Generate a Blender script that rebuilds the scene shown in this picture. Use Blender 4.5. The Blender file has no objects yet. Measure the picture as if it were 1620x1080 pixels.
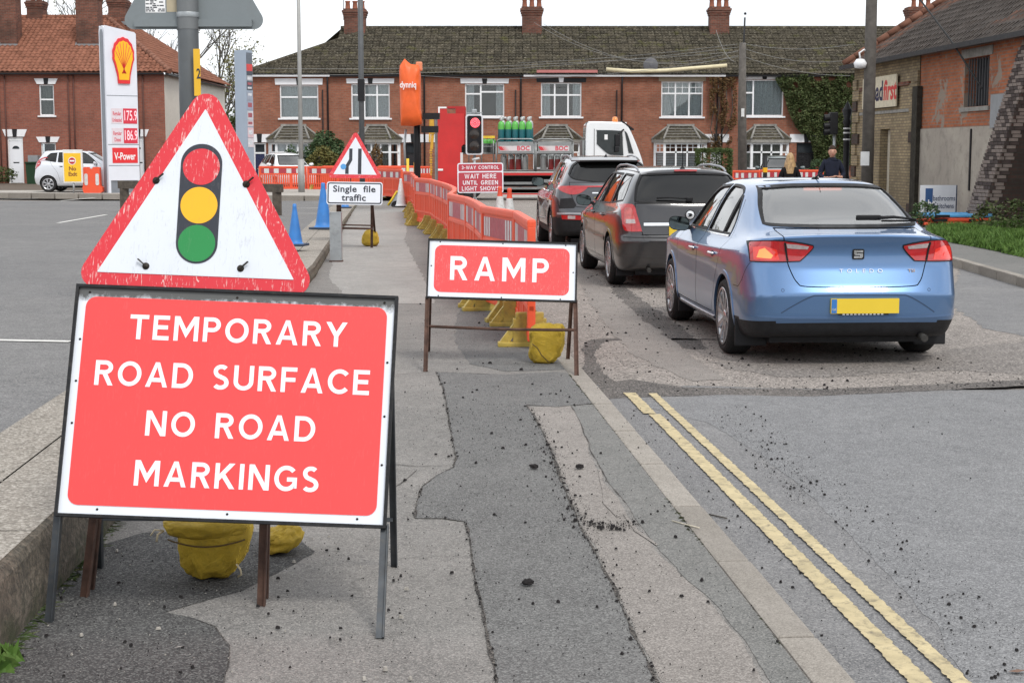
import bpy, bmesh, math, random
from mathutils import Vector, Matrix, noise
from mathutils.bvhtree import BVHTree
R = math.radians
PI = math.pi
random.seed(7)
scene = bpy.context.scene
COL = scene.collection
# --- camera, sky, sun, exposure
CAMZ = 1.5
PITCH = R(6.91)
FPX = 2450.0
cam_data = bpy.data.cameras.new('camera')
cam = bpy.data.objects.new('camera', cam_data)
COL.objects.link(cam)
cam.location = (0, 0, CAMZ)
cam.rotation_euler = (PI / 2 - PITCH, 0, 0)
cam_data.sensor_width = 36
cam_data.lens = FPX / 1620 * 36
cam_data.clip_start = 0.1
cam_data.clip_end = 2000
cam_data.dof.use_dof = False
scene.camera = cam
world = bpy.data.worlds.new('World')
scene.world = world
world.use_nodes = True
wn = world.node_tree
wn.nodes.clear()
w_out = wn.nodes.new('ShaderNodeOutputWorld')
w_bg = wn.nodes.new('ShaderNodeBackground')
w_sky = wn.nodes.new('ShaderNodeTexSky')
w_sky.sky_type = 'NISHITA'
w_sky.sun_disc = False
SUN_EL, SUN_AZ = R(50), R(152)
w_sky.sun_elevation = SUN_EL
w_sky.sun_rotation = SUN_AZ
w_tc = wn.nodes.new('ShaderNodeTexCoord')
w_nz = wn.nodes.new('ShaderNodeTexNoise')
w_nz.inputs['Scale'].default_value = 2.2
w_nz.inputs['Detail'].default_value = 6
w_map = wn.nodes.new('ShaderNodeMapping')
w_map.inputs['Scale'].default_value = (1, 1, 3.0)
w_rmp = wn.nodes.new('ShaderNodeValToRGB')
w_rmp.color_ramp.elements[0].position = 0.35
w_rmp.color_ramp.elements[0].color = (7.6, 8.0, 8.6, 1)
w_rmp.color_ramp.elements[1].position = 0.62
w_rmp.color_ramp.elements[1].color = (12.2, 12.3, 12.4, 1)
w_mix = wn.nodes.new('ShaderNodeMix')
w_mix.data_type = 'RGBA'
w_mix.inputs[0].default_value = 0.9
wn.links.new(w_tc.outputs['Generated'], w_map.inputs['Vector'])
wn.links.new(w_map.outputs['Vector'], w_nz.inputs['Vector'])
wn.links.new(w_nz.outputs['Fac'], w_rmp.inputs['Fac'])
wn.links.new(w_sky.outputs['Color'], w_mix.inputs[6])
wn.links.new(w_rmp.outputs['Color'], w_mix.inputs[7])
wn.links.new(w_mix.outputs[2], w_bg.inputs['Color'])
w_bg.inputs['Strength'].default_value = 0.095
wn.links.new(w_bg.outputs[0], w_out.inputs['Surface'])
sun_data = bpy.data.lights.new('sun', 'SUN')
sun_data.energy = 1.5
sun_data.angle = R(14)
sun_data.color = (1.0, 0.96, 0.9)
sun = bpy.data.objects.new('sun', sun_data)
COL.objects.link(sun)
sd = Vector((math.sin(SUN_AZ) * math.cos(SUN_EL), math.cos(SUN_AZ) * math.cos(SUN_EL), math.sin(SUN_EL)))
sun.rotation_euler = sd.to_track_quat('Z', 'Y').to_euler()
scene.view_settings.view_transform = 'Standard'
scene.view_settings.look = 'None'
scene.view_settings.gamma = 1
scene.view_settings.use_curve_mapping = False
scene.view_settings.exposure = 0.47
scene.cycles.max_bounces = 6
scene.cycles.transparent_max_bounces = 12
scene.cycles.use_denoising = True
# --- helpers
_cp, _sp = math.cos(PITCH), math.sin(PITCH)
def ray(px, py):
 dx = (px - 810) / FPX
 dy = -(py - 540) / FPX
 return Vector((dx, _cp + dy * _sp, -_sp + dy * _cp))
def G(px, py, z=0.0):
 """point at height z seen at photo pixel px,py"""
 d = ray(px, py)
 t = (z - CAMZ) / d.z
 return Vector((d.x * t, d.y * t, z))
def P(px, py, Y):
 """point at distance Y seen at photo pixel px,py"""
 d = ray(px, py)
 t = Y / d.y
 return Vector((d.x * t, Y, CAMZ + d.z * t))
class MB:
 def __init__(self):
  self.v = []; self.f = []; self.m = []; self.sm = []
 def add(self, vs, fs, mi=0, smooth=False):
  b = len(self.v)
  self.v += [tuple(p) for p in vs]
  for f in fs:
   self.f.append(tuple(b + i for i in f)); self.m.append(mi); self.sm.append(smooth)
  return self
 def box(self, c, s, mi=0, rot=None, bev=0.0):
  x, y, z = s[0] / 2, s[1] / 2, s[2] / 2
  if bev > 0:
   b = min(bev, x * .9, y * .9, z * .9)
   bm = bmesh.new()
   bmesh.ops.create_cube(bm, size=1)
   bmesh.ops.scale(bm, vec=s, verts=bm.verts)
   bmesh.ops.bevel(bm, geom=list(bm.edges), offset=b, segments=2, affect='EDGES', profile=0.6)
   pts = [v.co.copy() for v in bm.verts]
   fs = [[v.index for v in f.verts] for f in bm.faces]
   bm.free()
  else:
   pts = [Vector(p) for p in ((-x,-y,-z),(x,-y,-z),(x,y,-z),(-x,y,-z),(-x,-y,z),(x,-y,z),(x,y,z),(-x,y,z))]
   fs = [(0,3,2,1),(4,5,6,7),(0,1,5,4),(1,2,6,5),(2,3,7,6),(3,0,4,7)]
  if rot is not None:
   pts = [rot @ p for p in pts]
  c = Vector(c)
  return self.add([p + c for p in pts], fs, mi, False)
 def bb(self, x0, x1, y0, y1, z0, z1, mi=0, bev=0.0):
  return self.box(((x0+x1)/2, (y0+y1)/2, (z0+z1)/2), (abs(x1-x0), abs(y1-y0), abs(z1-z0)), mi, None, bev)
 def tube(self, pts, r, n=8, mi=0, cap=True, smooth=True, rs=None):
  pts = [Vector(p) for p in pts]
  k = len(pts)
  vs = []
  up = None
  for i, p in enumerate(pts):
   d = (pts[min(i+1, k-1)] - pts[max(i-1, 0)])
   if d.length < 1e-9: d = Vector((0,0,1))
   d.normalize()
   if up is None or abs(up.dot(d)) > .99:
    up = Vector((0,0,1)) if abs(d.z) < .9 else Vector((1,0,0))
   a = d.cross(up).normalized()
   b = a.cross(d).normalized()
   up = b
   rr = rs[i] if rs else r
   for j in range(n):
    t = 2*PI*j/n
    vs.append(p + a*math.cos(t)*rr + b*math.sin(t)*rr)
  fs = []
  for i in range(k-1):
   for j in range(n):
    fs.append((i*n+j, i*n+(j+1)%n, (i+1)*n+(j+1)%n, (i+1)*n+j))
  self.add(vs, fs, mi, smooth)
  if cap:
   b = len(self.v) - len(vs)
   self.f.append(tuple(b + j for j in range(n-1, -1, -1))); self.m.append(mi); self.sm.append(False)
   self.f.append(tuple(b + (k-1)*n + j for j in range(n))); self.m.append(mi); self.sm.append(False)
  return self
 def bar(self, a, b, w, h=None, mi=0, up=(0,0,1)):
  """rectangular bar from a to b"""
  a, b = Vector(a), Vector(b)
  h = h or w
  d = (b-a); L = d.length; d.normalize()
  u = Vector(up)
  if abs(u.dot(d)) > .95: u = Vector((1,0,0)) if abs(d.x) < .9 else Vector((0,1,0))
  s = d.cross(u).normalized(); t = s.cross(d).normalized()
  rot = Matrix((s, d, t)).transposed()
  return self.box((a+b)/2, (w, L, h), mi, rot)
 def lathe(self, prof, n=24, mi=0, axis='z', c=(0,0,0), smooth=True, mis=None):
  vs = []
  c = Vector(c)
  for r, h in prof:
   for j in range(n):
    t = 2*PI*j/n
    if axis == 'z': q = Vector((r*math.cos(t), r*math.sin(t), h))
    elif axis == 'x': q = Vector((h, r*math.cos(t), r*math.sin(t)))
    else: q = Vector((r*math.sin(t), h, r*math.cos(t)))
    vs.append(q + c)
  b = len(self.v)
  self.v += [tuple(p) for p in vs]
  for i in range(len(prof)-1):
   for j in range(n):
    self.f.append((b+i*n+j, b+i*n+(j+1)%n, b+(i+1)*n+(j+1)%n, b+(i+1)*n+j))
    self.m.append(mis[i] if mis else mi); self.sm.append(smooth)
  return self
 def prism(self, poly, a, b, axis='y', mi=0, mi_side=None):
  """2D polygon extruded: axis y -> poly is (x,z); axis z -> (x,y); axis x -> (y,z)"""
  def q(p, h):
   if axis == 'y': return (p[0], h, p[1])
   if axis == 'z': return (p[0], p[1], h)
   return (h, p[0], p[1])
  n = len(poly)
  vs = [q(p, a) for p in poly] + [q(p, b) for p in poly]
  bs = len(self.v)
  self.v += vs
  self.f.append(tuple(bs+i for i in range(n))); self.m.append(mi); self.sm.append(False)
  self.f.append(tuple(bs+n+i for i in range(n-1, -1, -1))); self.m.append(mi); self.sm.append(False)
  ms = mi if mi_side is None else mi_side
  for i in range(n):
   j = (i+1) % n
   self.f.append((bs+i, bs+n+i, bs+n+j, bs+j)); self.m.append(ms); self.sm.append(False)
  return self
 def xform(self, M):
  self.v = [tuple(M @ Vector(p)) for p in self.v]
  return self
 def mesh(self, name, mats):
  me = bpy.data.meshes.new(name)
  me.from_pydata(self.v, [], self.f)
  if not isinstance(mats, (list, tuple)): mats = [mats]
  for m in mats: me.materials.append(m)
  me.polygons.foreach_set('material_index', self.m)
  me.polygons.foreach_set('use_smooth', self.sm)
  bm = bmesh.new(); bm.from_mesh(me)
  bmesh.ops.recalc_face_normals(bm, faces=bm.faces)
  bm.to_mesh(me); bm.free()
  me.update()
  return me
 def build(self, name, mats, parent=None, loc=None, rz=0.0):
  o = bpy.data.objects.new(name, self.mesh(name, mats))
  COL.objects.link(o)
  if parent is not None: o.parent = parent
  if loc is not None: o.location = loc
  if rz: o.rotation_euler.z = rz
  return o
def obj(name, me, parent=None, loc=None, rot=None):
 o = bpy.data.objects.new(name, me); COL.objects.link(o)
 if parent is not None: o.parent = parent
 if loc is not None: o.location = loc
 if rot is not None: o.rotation_euler = rot
 return o
def thing(name, label, cat, loc=(0,0,0), rz=0.0, group=None):
 o = bpy.data.objects.new(name, None); COL.objects.link(o)
 o.empty_display_size = 0.2
 o.location = loc; o.rotation_euler = (0, 0, rz)
 return tag(o, label, cat, group)
def tag(o, label, cat, group=None):
 o['label'] = label; o['category'] = cat
 if group: o['group'] = group
 return o
def struct(o):
 o['kind'] = 'structure'; return o
def stuff(o):
 o['kind'] = 'stuff'; return o
def copy_tree(o, parent=None):
 c = o.copy(); COL.objects.link(c)
 if parent is not None: c.parent = parent
 for ch in list(o.children): copy_tree(ch, c)
 return c
def smooth_poly(pts, n=4, closed=True):
 """Catmull-Rom through 2D points; a point given as (x,y,1) stays a corner"""
 out = []; k = len(pts)
 rng = range(k) if closed else range(k-1)
 for i in rng:
  p1 = pts[i]; p2 = pts[(i+1) % k]
  p0 = pts[(i-1) % k] if (closed or i > 0) else p1
  p3 = pts[(i+2) % k] if (closed or i+2 < k) else p2
  if len(p1) > 2: p0 = p1
  if len(p2) > 2: p3 = p2
  for s in range(n):
   t = s / n
   q = []
   for a in (0, 1):
    m1 = (p2[a]-p0[a])*.5; m2 = (p3[a]-p1[a])*.5
    q.append((2*t**3-3*t*t+1)*p1[a]+(t**3-2*t*t+t)*m1+(-2*t**3+3*t*t)*p2[a]+(t**3-t*t)*m2)
   out.append(tuple(q))
 if not closed: out.append(tuple(pts[-1][:2]))
 return out
def rrect(x0, x1, z0, z1, r, n=5):
 o = []
 for cx, cz, a0 in ((x1-r, z0+r, -PI/2), (x1-r, z1-r, 0), (x0+r, z1-r, PI/2), (x0+r, z0+r, PI)):
  for i in range(n+1):
   a = a0 + PI/2*i/n
   o.append((cx+r*math.cos(a), cz+r*math.sin(a)))
 return o
def circ(cx, cz, r, n=32):
 return [(cx+r*math.cos(2*PI*i/n), cz+r*math.sin(2*PI*i/n)) for i in range(n)]
# --- materials
class NT:
 def __init__(self, name):
  self.mat = bpy.data.materials.new(name); self.mat.use_nodes = True
  self.t = self.mat.node_tree; self.t.nodes.clear()
  self.out = self.t.nodes.new('ShaderNodeOutputMaterial')
  self.b = self.t.nodes.new('ShaderNodeBsdfPrincipled')
  self.t.links.new(self.b.outputs[0], self.out.inputs['Surface'])
  self.tc = self.t.nodes.new('ShaderNodeTexCoord')
 def n(self, typ, **kw):
  nd = self.t.nodes.new(typ)
  for k, v in kw.items():
   if k in nd.inputs: nd.inputs[k].default_value = v
   else: setattr(nd, k, v)
  return nd
 def l(self, a, b): self.t.links.new(a, b)
 def noise(self, scale, detail=4, rough=.55, vec=None, dist=0.0):
  nd = self.n('ShaderNodeTexNoise', Scale=scale, Detail=detail, Roughness=rough, Distortion=dist)
  self.l(vec or self.tc.outputs['Object'], nd.inputs['Vector'])
  return nd.outputs['Fac']
 def ramp(self, fac, stops):
  nd = self.n('ShaderNodeValToRGB')
  e = nd.color_ramp.elements
  while len(e) < len(stops): e.new(.5)
  for i, (p, c) in enumerate(stops):
   e[i].position = p
   e[i].color = (c, c, c, 1) if not isinstance(c, tuple) else (c[0], c[1], c[2], 1)
  self.l(fac, nd.inputs['Fac'])
  return nd.outputs['Color']
 def mix(self, fac, a, b, mode='MIX'):
  nd = self.t.nodes.new('ShaderNodeMix'); nd.data_type = 'RGBA'; nd.blend_type = mode
  for s, v in ((0, fac), (6, a), (7, b)):
   if isinstance(v, (int, float)): nd.inputs[s].default_value = v if s == 0 else (v, v, v, 1)
   elif isinstance(v, tuple): nd.inputs[s].default_value = (v[0], v[1], v[2], 1)
   else: self.l(v, nd.inputs[s])
  return nd.outputs[2]
 def math(self, op, a, b=0.0):
  nd = self.t.nodes.new('ShaderNodeMath'); nd.operation = op
  for s, v in ((0, a), (1, b)):
   if isinstance(v, (int, float)): nd.inputs[s].default_value = v
   else: self.l(v, nd.inputs[s])
  return nd.outputs[0]
 def sep(self, vec):
  nd = self.t.nodes.new('ShaderNodeSeparateXYZ'); self.l(vec, nd.inputs[0]); return nd.outputs
 def comb(self, x, y, z=0.0):
  nd = self.t.nodes.new('ShaderNodeCombineXYZ')
  for s, v in enumerate((x, y, z)):
   if isinstance(v, (int, float)): nd.inputs[s].default_value = v
   else: self.l(v, nd.inputs[s])
  return nd.outputs[0]
 def col(self, c):
  if isinstance(c, tuple): self.b.inputs['Base Color'].default_value = (c[0], c[1], c[2], 1)
  else: self.l(c, self.b.inputs['Base Color'])
 def rough(self, v):
  if isinstance(v, (int, float)): self.b.inputs['Roughness'].default_value = v
  else: self.l(v, self.b.inputs['Roughness'])
 def bump(self, h, strength=.3, dist=.01, prev=None):
  nd = self.n('ShaderNodeBump', Strength=strength, Distance=dist)
  self.l(h, nd.inputs['Height'])
  if prev is not None: self.l(prev, nd.inputs['Normal'])
  self.l(nd.outputs[0], self.b.inputs['Normal'])
  return nd.outputs[0]
def hexc(h):
 h = h.lstrip('#')
 c = [int(h[i:i+2], 16)/255 for i in (0, 2, 4)]
 return tuple(x/12.92 if x <= .04045 else ((x+.055)/1.055)**2.4 for x in c)
def dim(c, k): return tuple(min(1, x*k) for x in c)
_mc = {}
def M(name, color, rough=.5, metal=0.0, var=.12, vs=6.0, bump=0.0, bs=60.0, coat=0.0, dirt=0.0, emit=None, estr=0.0):
 """simple procedural material with colour variation"""
 if name in _mc: return _mc[name]
 t = NT(name)
 c = color
 if var > 0:
  f = t.noise(vs, 5, .6)
  c = t.mix(t.ramp(f, [(.3, 0.0), (.7, 1.0)]), dim(color, 1-var), dim(color, 1+var*.7))
 if dirt > 0:
  g = t.noise(vs*2.3+3, 8, .7, dist=.4)
  c = t.mix(t.ramp(g, [(.5, 0.0), (.72, dirt)]), c, (.09, .08, .065))
 t.col(c)
 rn = t.noise(vs*3, 3)
 t.rough(t.ramp(rn, [(.3, max(.02, rough-.07)), (.7, min(1, rough+.07))]))
 t.b.inputs['Metallic'].default_value = metal
 if max(color) < .07 and not coat and metal < .3 and rough > .3: t.b.inputs['Specular IOR Level'].default_value = .18
 if coat: t.b.inputs['Coat Weight'].default_value = coat; t.b.inputs['Coat Roughness'].default_value = .03
 if bump: t.bump(t.noise(bs, 4), bump, .003)
 if emit:
  t.b.inputs['Emission Color'].default_value = (*emit, 1); t.b.inputs['Emission Strength'].default_value = estr
 _mc[name] = t.mat
 return t.mat
def asphalt(name, base, base2, fleck, scale=1.0, bstr=.5, crack=0.0, grain=260, contrast=1.0, wet=.85, rnd=0.0):
 t = NT(name)
 big = t.noise(.55*scale, 6, .6)
 mid = t.noise(3.5*scale, 6, .65, dist=.3)
 fine = t.n('ShaderNodeTexVoronoi', Scale=grain); t.l(t.tc.outputs['Object'], fine.inputs['Vector'])
 grainc = t.sep(fine.outputs['Color'])[0]
 c = t.mix(t.ramp(big, [(.32, 0.0), (.68, 1.0)]), base, base2)
 c = t.mix(t.math('MULTIPLY', t.ramp(mid, [(.35, 0.0), (.75, 1.0)]), .45), c, dim(base, .62))
 m2 = t.noise(13*scale, 5, .75, dist=.5); m3 = t.noise(38*scale, 4, .75)
 c = t.mix(t.math('MULTIPLY', t.ramp(m2, [(.42, 0.0), (.66, 1.0)]), .38), c, dim(base, .55))
 c = t.mix(t.math('MULTIPLY', t.ramp(m3, [(.50, 0.0), (.68, 1.0)]), .40), c, dim(base2, 1.25))
 c = t.mix(t.math('MULTIPLY', t.ramp(grainc, [(.55, 0.0), (.97, 1.0)]), .75*contrast), c, fleck)
 c = t.mix(t.math('MULTIPLY', t.ramp(grainc, [(.0, 1.0), (.3, 0.0)]), .6*contrast), c, dim(base, .3))
 fine2 = t.noise(grain*.35, 3, .7)
 c = t.mix(t.math('MULTIPLY', t.ramp(fine2, [(.45, 0.0), (.75, 1.0)]), .35*contrast), c, dim(base, .5))
 if crack:
  v = t.n('ShaderNodeTexVoronoi', Scale=1.1*scale, feature='DISTANCE_TO_EDGE')
  nz = t.n('ShaderNodeTexNoise', Scale=4.0, Detail=4); t.l(t.tc.outputs['Object'], nz.inputs['Vector'])
  vm = t.n('ShaderNodeMix', data_type='RGBA', blend_type='ADD'); vm.inputs[0].default_value = .35
  t.l(t.tc.outputs['Object'], vm.inputs[6]); t.l(nz.outputs['Color'], vm.inputs[7]); t.l(vm.outputs[2], v.inputs['Vector'])
  c = t.mix(t.math('MULTIPLY', t.ramp(v.outputs['Distance'], [(.0, 1.0), (.012, 0.0)]), crack), c, dim(base, .25))
 if rnd:
  oi = t.n('ShaderNodeObjectInfo')
  c = t.mix(t.math('MULTIPLY', oi.outputs['Random'], rnd), c, dim(base, .45))
 t.col(c)
 t.rough(t.ramp(mid, [(.3, wet), (.7, min(1, wet+.12))]))
 t.b.inputs['Specular IOR Level'].default_value = .12
 h = t.mix(.5, t.mix(.4, fine.outputs['Distance'], m3), fine2)
 t.bump(h, bstr, .004)
 return t.mat
def brick_mat(name, c1, c2, mortar, w=.225, h=.075, ms=.010, stain=.35, patch=None, bstr=.35, stainc=(.03,.028,.024)):
 t = NT(name)
 s = t.sep(t.tc.outputs['Object'])
 geo = t.n('ShaderNodeNewGeometry')
 ns = t.sep(geo.outputs['Normal'])
 uu = t.math('ADD', s[0], s[1])
 vec = t.comb(uu, s[2])
 b = t.n('ShaderNodeTexBrick', Scale=1.0)
 b.inputs['Brick Width'].default_value = w; b.inputs['Row Height'].default_value = h
 b.inputs['Mortar Size'].default_value = ms; b.inputs['Mortar Smooth'].default_value = .3; b.inputs['Bias'].default_value = -.1
 b.inputs['Color1'].default_value = (*c1, 1); b.inputs['Color2'].default_value = (*c2, 1); b.inputs['Mortar'].default_value = (*mortar, 1)
 t.l(vec, b.inputs['Vector'])
 f = t.noise(.9, 6, .65)
 c = t.mix(t.math('MULTIPLY', t.ramp(f, [(.42, 0.0), (.72, 1.0)]), stain), b.outputs['Color'], stainc)
 f2 = t.noise(9, 4, .7)
 c = t.mix(t.math('MULTIPLY', t.ramp(f2, [(.4, 0.0), (.8, 1.0)]), .5), c, dim(c1, .55))
 if patch:
  f3 = t.noise(1.3, 5, .6, dist=.6)
  c = t.mix(t.ramp(f3, [(.56, 0.0), (.6, .85)]), c, patch)
 t.col(c); t.rough(.92)
 t.b.inputs['Specular IOR Level'].default_value = .2
 t.bump(t.mix(.5, b.outputs['Fac'], f2), -bstr, .01)
 return t.mat
def sign_mat(name, color, rough=.38, scratch=0.0, scol=(.7,.66,.62), grime=0.1, gcol=(.1,.09,.08), topgrime=None, emis=0.0):
 t = NT(name)
 c = color
 f = t.noise(5, 5, .6)
 c = t.mix(t.ramp(f, [(.3, 0.0), (.7, .5)]), c, dim(color, .90))
 if scratch > 0:
  for ang, sc in ((.6, 50), (-.5, 62), (1.35, 44), (2.3, 70)):
   mp = t.n('ShaderNodeMapping'); mp.inputs['Rotation'].default_value = (0, ang, 0)
   mp.inputs['Scale'].default_value = (1, 1, .16)
   t.l(t.tc.outputs['Object'], mp.inputs['Vector'])
   nz = t.n('ShaderNodeTexNoise', Scale=sc*2.4, Detail=2, Distortion=1.2); t.l(mp.outputs[0], nz.inputs['Vector'])
   msk = t.noise(7+ang*2, 4, .7)
   s1 = t.ramp(nz.outputs['Fac'], [(.64, 0.0), (.66, 1.0)])
   s2 = t.ramp(msk, [(.47, 0.0), (.58, 1.0)])
   c = t.mix(t.math('MULTIPLY', t.math('MULTIPLY', s1, s2), scratch), c, scol)
 if grime > 0:
  g = t.noise(22, 8, .75, dist=.3)
  c = t.mix(t.ramp(g, [(.62, 0.0), (.75, grime)]), c, gcol)
 if topgrime:
  z = t.sep(t.tc.outputs['Object'])[2]
  g = t.noise(30, 8, .8)
  k = t.math('SUBTRACT', t.math('ADD', z, t.math('MULTIPLY', g, topgrime[1])), topgrime[0])
  c = t.mix(t.ramp(t.math('MULTIPLY', k, 1/topgrime[1]), [(.30, 0.0), (.58, .95)]), c, (.05, .05, .045))
 t.col(c)
 t.rough(rough)
 t.bump(t.noise(160, 2), .04, .001)
 return t.mat
def glass_mat(name, tint=(.25,.28,.28), refl=1.0, rough=.02, haze=0.0, ior=1.5):
 t = NT(name)
 t.t.nodes.remove(t.b)
 tr = t.n('ShaderNodeBsdfTransparent'); tr.inputs[0].default_value = (*tint, 1)
 gl = t.n('ShaderNodeBsdfGlossy'); gl.inputs['Roughness'].default_value = rough
 gl.inputs['Color'].default_value = (refl, refl, refl, 1)
 fr = t.n('ShaderNodeFresnel'); fr.inputs['IOR'].default_value = ior
 nz = t.noise(1.5, 3)
 bp = t.n('ShaderNodeBump', Strength=.02, Distance=.02); t.l(nz, bp.inputs['Height'])
 t.l(bp.outputs[0], gl.inputs['Normal'])
 df = t.n('ShaderNodeBsdfDiffuse'); df.inputs[0].default_value = (.5, .52, .52, 1)
 m0 = t.n('ShaderNodeMixShader'); m0.inputs[0].default_value = haze
 t.l(tr.outputs[0], m0.inputs[1]); t.l(df.outputs[0], m0.inputs[2])
 mx = t.n('ShaderNodeMixShader')
 t.l(t.math('MINIMUM', t.math('MULTIPLY', fr.outputs[0], 1.35), 1.0), mx.inputs[0]); t.l(m0.outputs[0], mx.inputs[1]); t.l(gl.outputs[0], mx.inputs[2])
 t.l(mx.outputs[0], t.out.inputs['Surface'])
 return t.mat
def paint(name, color, metal=.5, rough=.32, dirt=.12):
 t = NT(name)
 z = t.sep(t.tc.outputs['Object'])[2]
 fl = t.noise(900, 1)
 c = t.mix(t.ramp(fl, [(.4, 0.0), (.6, 1.0)]), dim(color, .92), dim(color, 1.08))
 g = t.noise(7, 6, .7)
 low = t.ramp(z, [(.15, 1.0), (.75, .12)])
 c = t.mix(t.math('MULTIPLY', t.math('MULTIPLY', low, t.ramp(g, [(.3, .3), (.7, 1.0)])), dirt), c, (.16, .15, .13))
 t.col(c); t.rough(rough)
 t.b.inputs['Metallic'].default_value = metal
 t.b.inputs['Coat Weight'].default_value = 1.0
 t.b.inputs['Coat Roughness'].default_value = .03
 return t.mat
def text_mesh(s, size, mat, depth=.0008, bold=0.0, align='CENTER', spacing=1.0, sx=1.0, shear=0.0):
 """flat lettering standing in the XZ plane, facing -Y"""
 cu = bpy.data.curves.new('lettering', 'FONT')
 cu.body = s; cu.size = size; cu.align_x = align; cu.align_y = 'CENTER'
 cu.offset = bold; cu.extrude = depth; cu.space_character = spacing; cu.shear = shear
 cu.resolution_u = 3
 tmp = bpy.data.objects.new('tmp_lettering', cu)
 COL.objects.link(tmp)
 dg = bpy.context.evaluated_depsgraph_get()
 me = bpy.data.meshes.new_from_object(tmp.evaluated_get(dg))
 bpy.data.objects.remove(tmp)
 bpy.data.curves.remove(cu)
 me.transform(Matrix.Rotation(PI/2, 4, 'X') @ Matrix.Diagonal((sx, 1, 1, 1)))
 me.materials.clear(); me.materials.append(mat)
 for p in me.polygons: p.material_index = 0
 return me
# --- stroke lettering (road-sign capitals)
def _arc(cx, cy, rx, ry, a0, a1, n=12):
 return [(cx+rx*math.cos(R(a0+(a1-a0)*i/n)), cy+ry*math.sin(R(a0+(a1-a0)*i/n))) for i in range(n+1)]
SW = .168; SH = SW/2
def _glyphs():
 g = {}
 h = SH
 g['T'] = (.72, [[(0,1-h),(.72,1-h)], [(.36,1-h),(.36,0)]])
 g['E'] = (.62, [[(h,0),(h,1)], [(h,1-h),(.62,1-h)], [(h,.52),(.57,.52)], [(h,h),(.62,h)]])
 g['F'] = (.60, [[(h,0),(h,1)], [(h,1-h),(.60,1-h)], [(h,.50),(.55,.50)]])
 g['L'] = (.58, [[(h,0),(h,1)], [(h,h),(.58,h)]])
 g['I'] = (SW, [[(h,0),(h,1)]])
 g['H'] = (.74, [[(h,0),(h,1)], [(.74-h,0),(.74-h,1)], [(h,.52),(.74-h,.52)]])
 g['N'] = (.78, [[(h,0),(h,1)], [(.78-h,0),(.78-h,1)], [(h-.03,1.08),(.78-h+.03,-.08)]])
 g['M'] = (.94, [[(h,0),(h,1)], [(.94-h,0),(.94-h,1)], [(h-.02,1.08),(.47,.30),(.94-h+.02,1.08)]])
 g['A'] = (.84, [[(.055,-.1),(.42,1.02),(.785,-.1)], [(.2,.29),(.64,.29)]])
 g['V'] = (.80, [[(.05,1.1),(.40,-.02),(.75,1.1)]])
 g['W'] = (1.16, [[(.05,1.1),(.32,-.02),(.58,.95),(.84,-.02),(1.11,1.1)]])
 g['Y'] = (.80, [[(.04,1.08),(.40,.44),(.76,1.08)], [(.40,.47),(.40,0)]])
 g['K'] = (.74, [[(h,0),(h,1)], [(.1,.36),(.72,1.1)], [(.27,.60),(.72,-.08)]])
 g['P'] = (.66, [[(h,0),(h,1)], [(h,1-h),(.36,1-h)] + _arc(.36,.70,.22,.30-h,90,-90)[1:] + [(h,.40+h)]])
 g['R'] = (.70, [[(h,0),(h,1)], [(h,1-h),(.37,1-h)] + _arc(.37,.72,.22,.28-h,90,-90)[1:] + [(h,.44+h)], [(.36,.50),(.66,-.08)]])
 g['D'] = (.78, [[(h,0),(h,1)], [(h,1-h),(.34,1-h)] + _arc(.34,.5,.36,.5-h,90,-90,18)[1:] + [(h,h)]])
 g['O'] = (.90, [_arc(.45,.5,.45-h,.5-h,0,360,32)])
 g['C'] = (.80, [_arc(.45,.5,.45-h,.5-h,42,318,26)])
 g['G'] = (.86, [_arc(.45,.5,.45-h,.5-h,42,322,26) + [(.86-h,.2)], [(.48,.46),(.86,.46)], [(.86-h,.5),(.86-h,.12)]])
 g['U'] = (.76, [[(h,1),(h,.36)] + _arc(.38,.36,.38-h,.36-h,180,360,16)[1:] + [(.76-h,1)]])
 g['S'] = (.64, [_arc(.325,.735,.215,.185,38,180,12) + _arc(.325,.735,.215,.215,180,262,6)[1:] +
     _arc(.315,.27,.235,.215,78,0,8) + _arc(.315,.27,.235,.19,0,-146,12)[1:]])
 g['3'] = (.60, [_arc(.28,.73,.22,.19,150,-80,14), _arc(.28,.28,.24,.2,85,-150,14)])
 g['-'] = (.40, [[(.02,.44),(.38,.44)]])
 g[' '] = (.40, [])
 return g
GL = _glyphs()
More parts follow.
